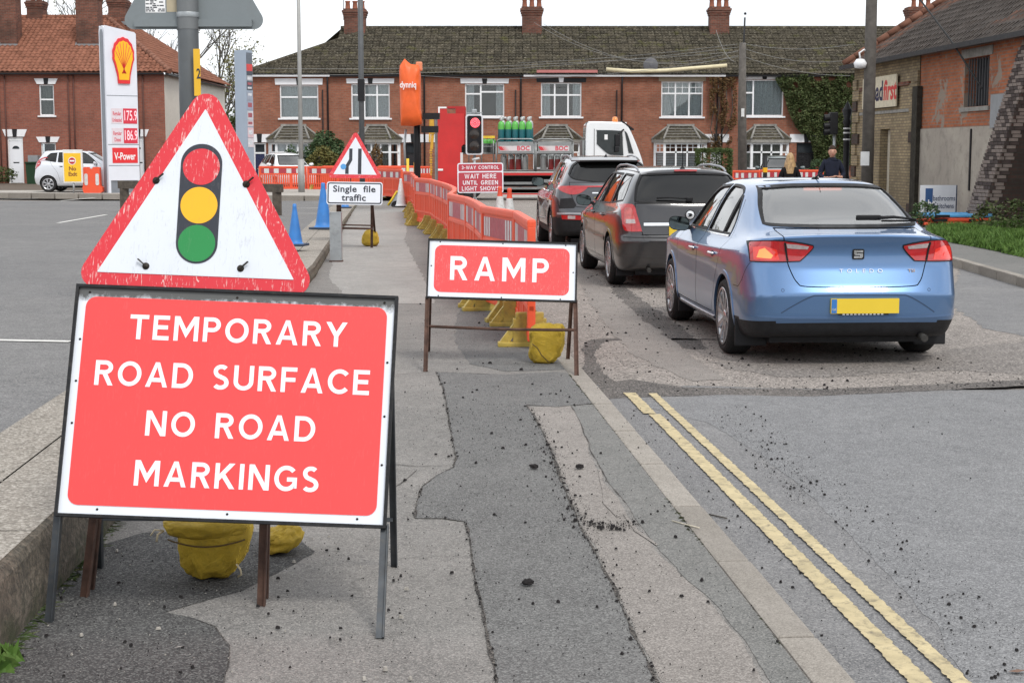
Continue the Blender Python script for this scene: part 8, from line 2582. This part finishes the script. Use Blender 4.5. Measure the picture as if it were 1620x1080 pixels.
IVY = leaf_mat('ivy_leaf', (.035,.062,.018), (.075,.105,.032), (.12,.105,.05))
HEDGE = leaf_mat('privet_leaf', (.035,.065,.015), (.075,.11,.03), (.10,.12,.045))
BUSH = leaf_mat('green_bush_leaf', (.025,.06,.022), (.06,.10,.04), (.10,.13,.06))
BUSHY = leaf_mat('olive_bush_leaf', (.10,.095,.025), (.16,.13,.035), (.09,.12,.04))
BRNL = leaf_mat('brown_shrub_leaf', (.11,.055,.02), (.17,.10,.04), (.08,.07,.03))
GRASS = leaf_mat('weedy_grass', (.05,.11,.018), (.09,.17,.03), (.13,.20,.05))
BARK = M('bare_bark', (.075,.065,.055), .9, var=.3)
rv = random.Random(12)
iv = thing('ivy', 'dense dark ivy covering the right end of the long terrace', 'climbing plant', (0,0,0))
A = [(1236,118),(1352,118),(1352,262),(1290,262),(1283,225),(1262,205),(1250,185),(1240,150),(1226,125)]
def ivypos(r):
 for _ in range(20):
  px = r.uniform(1224,1352); py = r.uniform(116,264)
  if in_poly(px, py, A) and noise.noise(Vector((px*.06, py*.06, 0))) > -.42:
   p = P(px, py, 69.9); d = .06+.16*abs(noise.noise(Vector((px*.05, py*.05, 4))))
   p.y -= r.uniform(0, 1)*d*2; return p
 return None
stuff_mesh_fast(leaves(17000, ivypos, .062, rv), 'foliage', IVY, iv)
iv2 = thing('ivy', 'thin brown creeper hanging down the wall left of the telegraph pole', 'climbing plant', (0,0,0))
def ivp2(r):
 px = r.uniform(1122,1165); py = r.uniform(122,235)
 if noise.noise(Vector((px*.10, py*.05, 9))) < -.05+.0022*(py-122)-.1: return None
 p = P(px, py, 69.85); p.y -= r.uniform(0,.12); return p
stuff_mesh_fast(leaves(4200, ivp2, .05, rv), 'foliage', BRNL, iv2)
mt_ = MB()
for px in (1128,1136,1148,1157): mt_.tube([P(px,125,69.85), P(px+2,170,69.8), P(px-4,205,69.85), P(1134,232,69.8)], .02, 4)
mt_.build('stem', BARK, iv2)
def shrub(name, label, cat, c, r, n, size, mat, rnd, top=None, trunk=True, box=False):
 t = thing(name, label, cat, (c[0], c[1], c[2]))
 def pos(q):
  if box:
   p = Vector((q.uniform(-1,1), q.uniform(-1,1), q.uniform(-1,1)))
   k = max(abs(p.x), abs(p.y), abs(p.z))
   p = p/k*q.uniform(.82,1.0)
   e = .5+.5*abs(p.x)**5
  else:
   p = Vector((q.gauss(0,1), q.gauss(0,1), q.gauss(0,1))).normalized()*q.uniform(.55,1)**.6
  w = 1+.28*noise.noise(p*2.2+Vector((c[0],0,0))) if not box else 1+.05*noise.noise(p*3)
  if not box and noise.noise(p*3.1+Vector((c[0]*2,5,0))) < -.28: return None
  return Vector((p.x*r[0]*w, p.y*r[1]*w, r[2]+p.z*r[2]*w))
 stuff_mesh_fast(leaves(n, pos, size, rnd), 'foliage', mat, t)
 if trunk:
  m = MB()
  for k in range(5):
   a = rnd.uniform(0,6.3); m.tube([(0,0,-.05),(r[0]*.3*math.cos(a), r[1]*.3*math.sin(a), r[2]*.8),(r[0]*.6*math.cos(a+.3), r[1]*.6*math.sin(a), r[2]*1.5)], .03, 5, rs=[.04,.025,.01])
  m.build('stem', BARK, t)
 return t
shrub('hedge', 'clipped green box hedge below the gridded bay window', 'hedge', (fx(1127,66), 66, -.1), (28*66/FPX, .5, (P(0,235,66).z+.1)/2), 9000, .045, HEDGE, rv, box=True)
shrub('bush', 'large green bush behind the pale lamp post', 'bush', (fx(517,66.5), 66.5, 0), (34*66/FPX, .7, (P(0,208,66).z)/2), 6500, .075, BUSH, rv)
shrub('bush', 'olive yellow lower bush in front of the green bush', 'bush', (fx(513,65.6), 65.6, 0), (27*66/FPX, .6, (P(0,232,66).z)/2), 4200, .065, BUSHY, rv)
shrub('bush', 'dark straggly bush against the first bay window', 'bush', (fx(463,67.5), 67.5, 0), (13*66/FPX, .5, (P(0,228,67).z)/2), 1300, .06, BUSH, rv)
shrub('bush', 'brown shrub by the second bay window right of the narrows triangle', 'bush', (fx(597,67), 67, 0), (11*66/FPX, .5, (P(0,226,67).z)/2), 1700, .055, BRNL, rv)
shrub('bush', 'small bush at the dark door beneath the ivy', 'bush', (fx(1290,66.5), 66.5, 0), (14*66/FPX, .4, (P(0,250,66.5).z)/2), 1600, .05, BUSH, rv)
shrub('bush', 'low green plant at the foot of the white shop board', 'bush', (fx(1450,33.6), 33.0, -.02), (.32, .3, .26), 900, .04, BUSH, rv, trunk=False)
shrub('bush', 'dark low shrub at the foot of the buttress', 'bush', (fx(1612,30), 30.6, -.1), (.75, .5, .36), 1500, .045, IVY, rv, trunk=False)
shrub('bush', 'dark green plant at the left edge by the white door house', 'bush', (fx(2,73), 73, .1), (.9, .4, .42), 900, .07, IVY, rv, trunk=False)
pf = thing('picket_fence', 'low dark timber fence in front of the bushes', 'fence', (fx(522,65), 65, 0))
for k in range(18):
 MB().bb(k*.12, k*.12+.09, -.015, .015, 0, .98).build('picket', M('dark_fence_timber', (.05,.045,.04), .9), pf)
MB().bb(0, 2.2, .016, .05, .75, .82).build('rail', M('dark_fence_timber', (.05,.045,.04)), pf)
def bare_tree(label, base, h, seed, leafn=0, lm=None, spread=.5):
 r = random.Random(seed)
 t = thing('bare_tree', label, 'tree', base)
 trunk = MB(); tw = MB(); tips = []
 def grow(p, d, L, rad, lev):
  q = p + d*L
  mid = p.lerp(q, .5)+Vector((r.uniform(-.1,.1), r.uniform(-.1,.1), 0))*L*.3
  (trunk if lev < 2 else tw).tube([p, mid, q], rad, 6 if lev < 2 else 4, rs=[rad, rad*.8, rad*.62], cap=False)
  if lev >= 5: tips.append(q); return
  for _ in range(3 if lev < 4 else 2):
   nd = (d + Vector((r.uniform(-1,1), r.uniform(-1,1), r.uniform(-.15,.7)))*spread*1.25).normalized()
   grow(q if r.random() < .6 else mid, nd, L*r.uniform(.62,.85), rad*.58, lev+1)
 grow(Vector((0,0,0)), Vector((0,0,1)), h*.30, h*.018, 0)
 trunk.build('trunk', BARK, t); stuff(tw.build('twigs', BARK, t))
 if leafn:
  def pos(q):
   a = q.choice(tips); return a + Vector((q.gauss(0,.35), q.gauss(0,.35), q.gauss(0,.35)))
  stuff_mesh_fast(leaves(leafn, pos, .09, r), 'foliage', lm, t)
 return t
bare_tree('bare tree with thin twigs rising behind the cream house wall', (fx(342,110), 110, 0), 12.5, 5, 900, BUSHY, .5)
bare_tree('thinner bare tree behind the hipped red roof beside the road sign', (fx(268,120), 120, 0), 15.5, 8, 500, BUSHY, .5)
bare_tree('bare tree between cream house and grey totem', (fx(372,100), 100, 0), 9.0, 11, 2200, BUSHY, .6)
bare_tree('bare tree top showing above the left hand roofs between chimneys', (fx(120,115), 115, 0), 14.6, 15, 700, BUSHY, .5)
shrub('dark_hedge', 'tall dark evergreen behind the gap left of the grey totem', 'hedge', (fx(373,84), 84, 0), (1.1, .8, 1.9), 4000, .09, IVY, rv)
shrub('dark_hedge', 'dark shrub on the far boundary seen between totem and terrace', 'hedge', (fx(400,90), 90, 0), (1.4, .8, 1.3), 2500, .09, IVY, rv)
for k, (px, w_, h_, Y, lb) in enumerate(((386,75,3.2,120,'distant pale building behind the gap beside the grey totem'),)):
 o = thing('distant_house', lb, 'house', (fx(px,Y), Y, 0))
 MB().prism([(-2,0),(2.2,0),(2.2,h_),(0,h_+1.2),(-2,h_)], 0, 5).build('wall', M('distant_wall', (.35,.33,.30), .9), o)
def blades(name, label, poly, z0, n, h, mat, seed, structure=False):
 r = random.Random(seed); V = []; F = []
 xs = [p[0] for p in poly]; ys_ = [p[1] for p in poly]; c = 0
 while c < n:
  x = r.uniform(min(xs), max(xs)); y = r.uniform(min(ys_), max(ys_))
  if not in_poly(x, y, poly): continue
  c += 1
  dn = .6+.8*noise.noise(Vector((x*1.2, y*1.2, 0)))
  hh_ = h*r.uniform(.4,1.2)*max(.35, dn+.3); a = r.uniform(0,6.3); w = .012+.012*r.random()
  if r.random() < .35: w *= 2.6; hh_ *= .7
  dx, dy = math.cos(a)*w, math.sin(a)*w; lx_, ly_ = r.gauss(0,.35)*hh_, r.gauss(0,.35)*hh_
  i = len(V)
  V += [(x-dx,y-dy,z0),(x+dx,y+dy,z0),(x+dx*.7+lx_*.5,y+dy*.7+ly_*.5,z0+hh_*.6),(x+lx_,y+ly_,z0+hh_)]
  F.append((i,i+1,i+2,i+3))
 me = bpy.data.meshes.new(name); me.from_pydata(V, [], F); me.materials.append(mat)
 o = obj(name, me); o['label'] = label; o['category'] = 'grass'; return stuff(o)
vg = [G(1470,372,-.02), G(1500,383,-.02), G(1560,394,-.02), G(1622,408,-.02), G(1660,415,-.02), G(1660,372,-.02), G(1590,352,-.02), G(1556,357,-.02), G(1500,363,-.02), G(1470,366,-.02)]
vp = [(p.x, p.y) for p in vg]
sheet('verge_soil', vp, -.014, M('verge_earth', (.06,.075,.025), .95, var=.4))
blades('verge_grass', 'bright green weedy grass on the verge below the warehouse', vp, -.014, 30000, .14, GRASS, 31)
tufts = [(G(5,1045).x-.02, G(5,1045).y), (G(20,1030).x, G(20,1030).y)]
q = G(2,1055)
blades('grass_tuft', 'tuft of grass at the foot of the low wall in the near left corner', [(q.x-.03,q.y-.08),(q.x+.012,q.y-.08),(q.x+.018,q.y+.08),(q.x-.01,q.y+.08)], 0, 130, .06, GRASS, 5)
wsc = []
q = [(lerp_path(WALL,y)+.0, y) for y in (4.4,5.2,6.4)] + [(lerp_path(WALL,y)+.045, y) for y in (6.4,5.2,4.4)]
blades('wall_foot_moss', 'sparse moss along the foot of the low wall', q, .002, 260, .007, IVY, 6)
q = [(lerp_path(KERB,y)-.140, y) for y in (3,6,9,10.5)] + [(lerp_path(KERB,y)-.125, y) for y in (10.5,9,6,3)]
blades('kerb_joint_moss', 'thin green moss line in the joint behind the kerb', q, -.004, 900, .008, M('dark_moss', (.03,.035,.015), .95), 7)
# --- people
SKIN = M('skin', (.50,.27,.19), .55, var=.08, vs=20)
def person(label, loc, rz, h, top, trouser, hair, hairlen, arms, shoulder=.21, facing_details=True):
 t = thing('person', label, 'person', loc, rz)
 s = h/1.78
 J = {'pelvis':(0,0,.95),'waist':(0,.0,1.10),'chest':(0,.01,1.32),'neck0':(0,.0,1.46),'neck1':(0,-.01,1.53)}
 def skin(name, chains, mat, root='first', sub=2):
  vs = []; es = []; rad = []
  idx = {}
  for ch in chains:
   prev = None
   for p, r in ch:
    key = (round(p[0],4), round(p[1],4), round(p[2],4))
    if key not in idx:
     idx[key] = len(vs); vs.append(tuple(c*s for c in p)); rad.append(r*s if not isinstance(r, tuple) else (r[0]*s, r[1]*s))
    if prev is not None: es.append((prev, idx[key]))
    prev = idx[key]
  me = bpy.data.meshes.new(name); me.from_pydata(vs, es, [])
  o = bpy.data.objects.new('tmp_skin', me); COL.objects.link(o)
  md = o.modifiers.new('skin', 'SKIN'); md.use_smooth_shade = True
  sv = me.skin_vertices[0].data
  for k, r in enumerate(rad): sv[k].radius = r if isinstance(r, tuple) else (r, r)
  sv[0].use_root = True
  ms = o.modifiers.new('sub', 'SUBSURF'); ms.levels = sub; ms.render_levels = sub
  dg = bpy.context.evaluated_depsgraph_get()
  m2 = bpy.data.meshes.new_from_object(o.evaluated_get(dg))
  bpy.data.objects.remove(o)
  m2.materials.clear(); m2.materials.append(mat)
  return obj(name, m2, t)
 pel = ((0,0,.95),(.13,.10)); ch = ((0,.01,1.30),(.155,.10)); nk = ((0,0,1.47),.055)
 trunk = [pel, ((0,0,1.10),(.12,.09)), ch, ((0,.0,1.42),(.10,.07)), nk, ((0,-.012,1.55),.052), ((0,-.015,1.60),.066)]
 chains = [trunk]
 for sd, arm in arms.items():
  chains.append([((0,.01,1.30),(.155,.10)), ((sd*shoulder*.75,.01,1.41),.058)] + [(p, r) for p, r in arm])
 for sd in (-1,1):
  chains.append([pel, ((sd*.10,0,.88),.088), ((sd*.11,-.01,.50),.058), ((sd*.115,.01,.10),.040), ((sd*.12,-.10,.04),.036)])
 body = skin('body', chains, SKIN)
 tc = [[((0,0,.86),(.175,.125)), ((0,0,1.05),(.155,.12)), ((0,.01,1.30),(.185,.125)), ((0,.0,1.42),(.13,.09)), ((0,-.01,1.49),(.088,.08)), ((0,-.012,1.515),(.075,.072))]]
 for sd, arm in arms.items():
  tc.append([((0,.01,1.30),(.185,.125)), ((sd*shoulder*.78,.01,1.405),.078)] + [(p, r+.016) for p, r in arm[:-1]])
 skin('coat', tc, top)
 lg = []
 for sd in (-1,1):
  lg.append([((0,0,.92),(.15,.115)), ((sd*.10,0,.86),.102), ((sd*.11,-.01,.50),.074), ((sd*.115,.01,.09),.062)])
 skin('trousers', lg, trouser)
 for sd in (-1,1):
  MB().box((sd*.12*s,-.05*s,.04*s), (.09*s,.26*s,.08*s), 0, None, .03).build('shoe', BLACKP, t)
 m = MB(); n, k2 = 20, 16; vs = []; fs = []
 hc = Vector((0,-.02,1.665))
 for i in range(k2+1):
  ph = -PI/2+PI*i/k2
  for j in range(n):
   th = 2*PI*j/n
   x = math.cos(ph)*math.cos(th)*.074; y = math.cos(ph)*math.sin(th)*.095; z = math.sin(ph)*.118
   if z < 0: x *= 1-.28*(z/-.118)**1.5;
   if y < 0 and z < -.02: y *= .97
   f = Vector((x, y, z))
   if y < -.06:
    f.y -= .022*math.exp(-((x/.014)**2+((z+.012)/.022)**2)); f.y += .008*math.exp(-(((abs(x)-.030)/.014)**2+((z-.012)/.012)**2))
    f.y -= .007*math.exp(-((x/.03)**2+((z+.095)/.018)**2))
   vs.append((hc+f)*s)
 for i in range(k2):
  for j in range(n): fs.append((i*n+j, i*n+(j+1)%n, (i+1)*n+(j+1)%n, (i+1)*n+j))
 hd = m.add(vs, fs, 0, True).build('head', SKIN, t)
 hd.scale = (1.14,1.14,1.12); hd.location = (0,0,-.235*s)
 for sd in (-1,1):
  MB().box(((hc.x+sd*.075)*s, (hc.y+.005)*s, hc.z*s), (.014*s,.035*s,.055*s), 0, None, .006).build('ear', SKIN, hd)
  MB().box(((hc.x+sd*.030)*s, (hc.y-.083)*s, (hc.z+.012)*s), (.022*s,.012*s,.010*s), 0, None, .004).build('eye', M('dark_eye', (.03,.02,.02), .3, var=0), hd)
 MB().box((hc.x*s, (hc.y-.088)*s, (hc.z-.055)*s), (.042*s,.012*s,.009*s), 0, None, .004).build('mouth', M('lip', (.35,.10,.09), .5, var=0), hd)
 m = MB(); vs = []; fs = []
 for i in range(k2+1):
  ph = -PI/2+PI*i/k2
  for j in range(n):
   th = 2*PI*j/n
   x = math.cos(ph)*math.cos(th)*.083; y = math.cos(ph)*math.sin(th)*.103; z = math.sin(ph)*.128
   front = y < -.02
   zmin = .045 if front else (-.06 if hairlen < .1 else -hairlen)
   zz2 = z
   if z < zmin and front: x *= .8; y = max(y, -.03); zz2 = max(z, -.02)
   elif z < 0 and not front:
    kk = -z/.128; zz2 = zmin*kk
    if hairlen > .1: x = math.cos(th)*(.083+.035*math.sin(kk*PI*.9)+.01*math.sin(j*2.9)); y = math.sin(th)*(.103+.02*kk)
   vs.append((hc+Vector((x, y+.006, zz2+.006+.004*math.sin(j*3.1+i))))*s)
 for i in range(k2):
  for j in range(n): fs.append((i*n+j, i*n+(j+1)%n, (i+1)*n+(j+1)%n, (i+1)*n+j))
 m.add(vs, fs, 0, True).build('hair', hair, hd)
 for sd, arm in arms.items():
  w_, r_ = arm[-1]; e_ = arm[-2][0]
  d = (Vector(w_)-Vector(e_)).normalized(); side = d.cross(Vector((0,0,1))).normalized() if abs(d.z) < .95 else Vector((0,1,0))
  up = side.cross(d).normalized()
  hm = MB(); base = Vector(w_)
  rot = Matrix((side, d, up)).transposed()
  hm.box((base+d*.045)*s, (.075*s,.095*s,.028*s), 0, rot, .011)
  for k in range(4):
   o_ = side*(-.028+.019*k); L_ = (.068,.078,.073,.058)[k]
   p0 = base+d*.088+o_
   hm.tube([p0*s, (p0+d*L_*.5-up*.008)*s, (p0+d*L_*.85-up*.03)*s], .009*s, 6, rs=[.010*s,.009*s,.007*s])
  p0 = base+d*.03+side*.038*-sd
  hm.tube([p0*s, (p0+d*.03+side*.02*-sd-up*.01)*s, (p0+d*.055+side*.015*-sd-up*.02)*s], .010*s, 6)
  hm.build('hand', SKIN, t)
 return t
navy = M('navy_coat_cloth', (.015,.018,.032), .85, var=.3, vs=8); blk = M('black_coat_cloth', (.008,.008,.009), .9, var=.3, vs=8)
jean = M('dark_trouser_cloth', (.02,.022,.03), .9, var=.2)
hairb = M('dark_brown_hair', (.035,.02,.012), .6, var=.3, vs=30); hairy = M('blonde_hair', (.42,.27,.13), .5, var=.5, vs=26)
person('dark haired man in a navy coat facing the camera near the warehouse corner', (fx(1313,33.5), 33.5, -.02-.0), R(-8), 1.70, navy, jean, hairb, .05,
       {-1: [((-.27,.0,1.12),.045), ((-.17,-.20,1.04),.036), ((-.08,-.26,1.06),.03)], 1: [((.26,.02,1.12),.045), ((.20,-.18,1.06),.036), ((.12,-.27,1.08),.03)]})
person('woman with long blonde hair in a black coat seen from behind', (fx(1247,33.5), 33.5, -.14), R(172), 1.66, blk, jean, hairy, .30,
       {-1: [((-.23,.02,1.13),.040), ((-.22,-.03,.88),.032), ((-.21,-.05,.80),.028)], 1: [((.23,.02,1.13),.040), ((.22,-.03,.88),.032), ((.21,-.05,.80),.028)]}, .19)
# --- loose stones, grit, litter
TARC = M('tarmac_crumb', (.022,.020,.020), .9, var=.4, vs=80)
STN = M('pale_grit', (.30,.28,.25), .9, var=.3, vs=60)
def stones(name, label, pts, mat):
 r = random.Random(77); V = []; F = []
 for (x, y, z, s) in pts:
  i = len(V)
  a = r.uniform(0,6.3); ca, sa = math.cos(a), math.sin(a)
  base = []
  for k in range(5):
   t_ = 2*PI*k/5; q = s*r.uniform(.7,1.15)
   base.append((math.cos(t_)*q, math.sin(t_)*q*.75))
  V += [(x+bx*ca-by*sa, y+bx*sa+by*ca, z-.0005) for bx, by in base]
  V += [(x+(bx*ca-by*sa)*.62+r.uniform(-.1,.1)*s, y+(bx*sa+by*ca)*.62, z+s*r.uniform(.6,1.0)) for bx, by in base]
  for k in range(5): F.append((i+k, i+(k+1)%5, i+5+(k+1)%5, i+5+k))
  F.append(tuple(i+5+k for k in range(5)))
 me = bpy.data.meshes.new(name); me.from_pydata(V, [], F); me.materials.append(mat)
 o = obj(name, me); o['label'] = label; o['category'] = 'loose stones'; return stuff(o)
rg = random.Random(42)
def size():
 u = rg.random()
 return .0018+.0030*u*u if u < .93 else rg.uniform(.006,.012)
pts = []
def along(pixels, n, spread, z, sc=1.0):
 P_ = [G(px, py, z) for px, py in pixels]
 L_ = [(b-a).length for a, b in zip(P_, P_[1:])]; T_ = sum(L_)
 for _ in range(n):
  u = rg.random()*T_; k = 0
  while u > L_[k] and k < len(L_)-1: u -= L_[k]; k += 1
  p = P_[k].lerp(P_[k+1], min(1, u/L_[k]))
  pts.append((p.x+rg.gauss(0,spread), p.y+rg.gauss(0,spread*1.5), z+.004, size()*sc))
RT = [p for p in TRR[::-1]]
along(RT, 800, .016, .002, .65); along(RT, 260, .06, .002, .8)
along(TRL, 800, .007, .002, .6)
along([(862,700),(890,760),(905,800),(935,862)], 260, .03, .003, .8)
along([(900,820),(950,835),(1000,828)], 260, .035, .002)
along([(935,590),(1000,670),(1060,740)], 60, .1, .001)
def area(pix, n, z, sc=1.0):
 P_ = [(G(px,py,z).x, G(px,py,z).y) for px, py in pix]
 xs = [p[0] for p in P_]; ys_ = [p[1] for p in P_]; c = 0
 while c < n:
  x = rg.uniform(min(xs), max(xs)); y = rg.uniform(min(ys_), max(ys_))
  if in_poly(x, y, P_) :
   pts.append((x, y, z+.004, size()*sc)); c += 1
area([(640,600),(900,600),(1290,1078),(640,1078)], 900, .002, .9)
area([(690,640),(850,640),(880,720),(720,740)], 160, .002, 1.0)
area([(60,900),(250,850),(650,850),(650,1078),(0,1078)], 500, .002, .8)
area([(640,480),(800,480),(900,590),(640,590)], 120, .002, 1.3)
stones('tarmac_crumbs', 'loose black tarmac crumbs scattered on the pavement', pts, TARC)
pts = []
area([(1110,650),(1180,640),(1330,760),(1620,1000),(1620,1078),(1540,1078),(1420,950),(1250,780)], 1000, ROADZ+.001, .78)
area([(950,640),(1040,640),(1420,1078),(1330,1078)], 420, ROADZ, .75)
area([(1200,700),(1300,760),(1260,800),(1190,740)], 300, ROADZ+.001, .85)
area([(1250,640),(1620,640),(1620,1078),(1500,950)], 260, ROADZ+.001, .6)
area([(920,430),(1060,430),(1620,600),(1620,615),(930,612)], 2600, -.143, 1.5)
along([(940,612),(1000,618),(1100,620),(1276,618),(1500,614),(1620,606)], 500, .04, -.128, 1.3)
stones('tarmac_crumbs', 'loose black tarmac crumbs scattered on the road', pts, TARC)
pts = []
area([(60,900),(250,850),(650,850),(650,1078),(0,1078)], 160, .002, 1.0)
area([(0,700),(100,620),(80,820),(0,900)], 60, wallz(6)-.0, .9)
stones('pale_grit', 'pale grit and small stones scattered at the foot of the signs', pts, STN)
a = G(1063,826); b = G(1106,838)
o = MB().tube([a+Vector((0,0,.008)), a.lerp(b,.5)+Vector((.0,.01,.006)), b+Vector((0,0,.01))], .0028, 5).build('straw', M('pale_straw', (.55,.50,.40), .8)); tag(o, 'pale straw lying across the pavement edge near the kerb', 'straw')
a = G(1122,815,-.12); b = G(1150,822,-.12)
o = MB().tube([a+Vector((0,0,.006)), b+Vector((0,0,.008))], .0035, 5).build('twig', BARK); tag(o, 'small brown twig on the road just beside the kerb', 'twig')
for (px, py, z, lb, mt, s_) in ((283,1024,.006,'pale leaf fragment on the wet tarmac under the red board',M('pale_leaf', (.35,.33,.30), .8),.014),(1610,1062,-.112,'brown leaf in the near right corner of the road',M('brown_leaf', (.16,.09,.06), .8),.03),(1265,508,-.134,'small brown leaf on the planed road behind the kerb',M('brown_leaf', (.16,.09,.06), .8),.03)):
 p = G(px, py, z)
 m = MB(); m.add([(-s_,0,.002),(-s_*.2,-s_*.5,.004),(s_,0,.006),(s_*.1,s_*.6,.003)], [(0,1,2,3)])
 o = m.build('dead_leaf', mt, None, p); tag(o, lb, 'leaf')
for px, py, z in ((917,741,.004),(845,741,.006),(835,925,.006)):
 p = G(px, py, z)
 m = bag_mesh(.040,.034,.022, int(px), .0, 0, .3, 0, 0, 2.2)
 o = m.build('tarmac_lump', TARC, None, p)
 tag(o, {917:'largest black lump of tarmac on the pale strip right of the trench',845:'black lump of tarmac on the trench patch near its right edge',835:'black lump of tarmac low on the trench patch'}[px], 'lump')
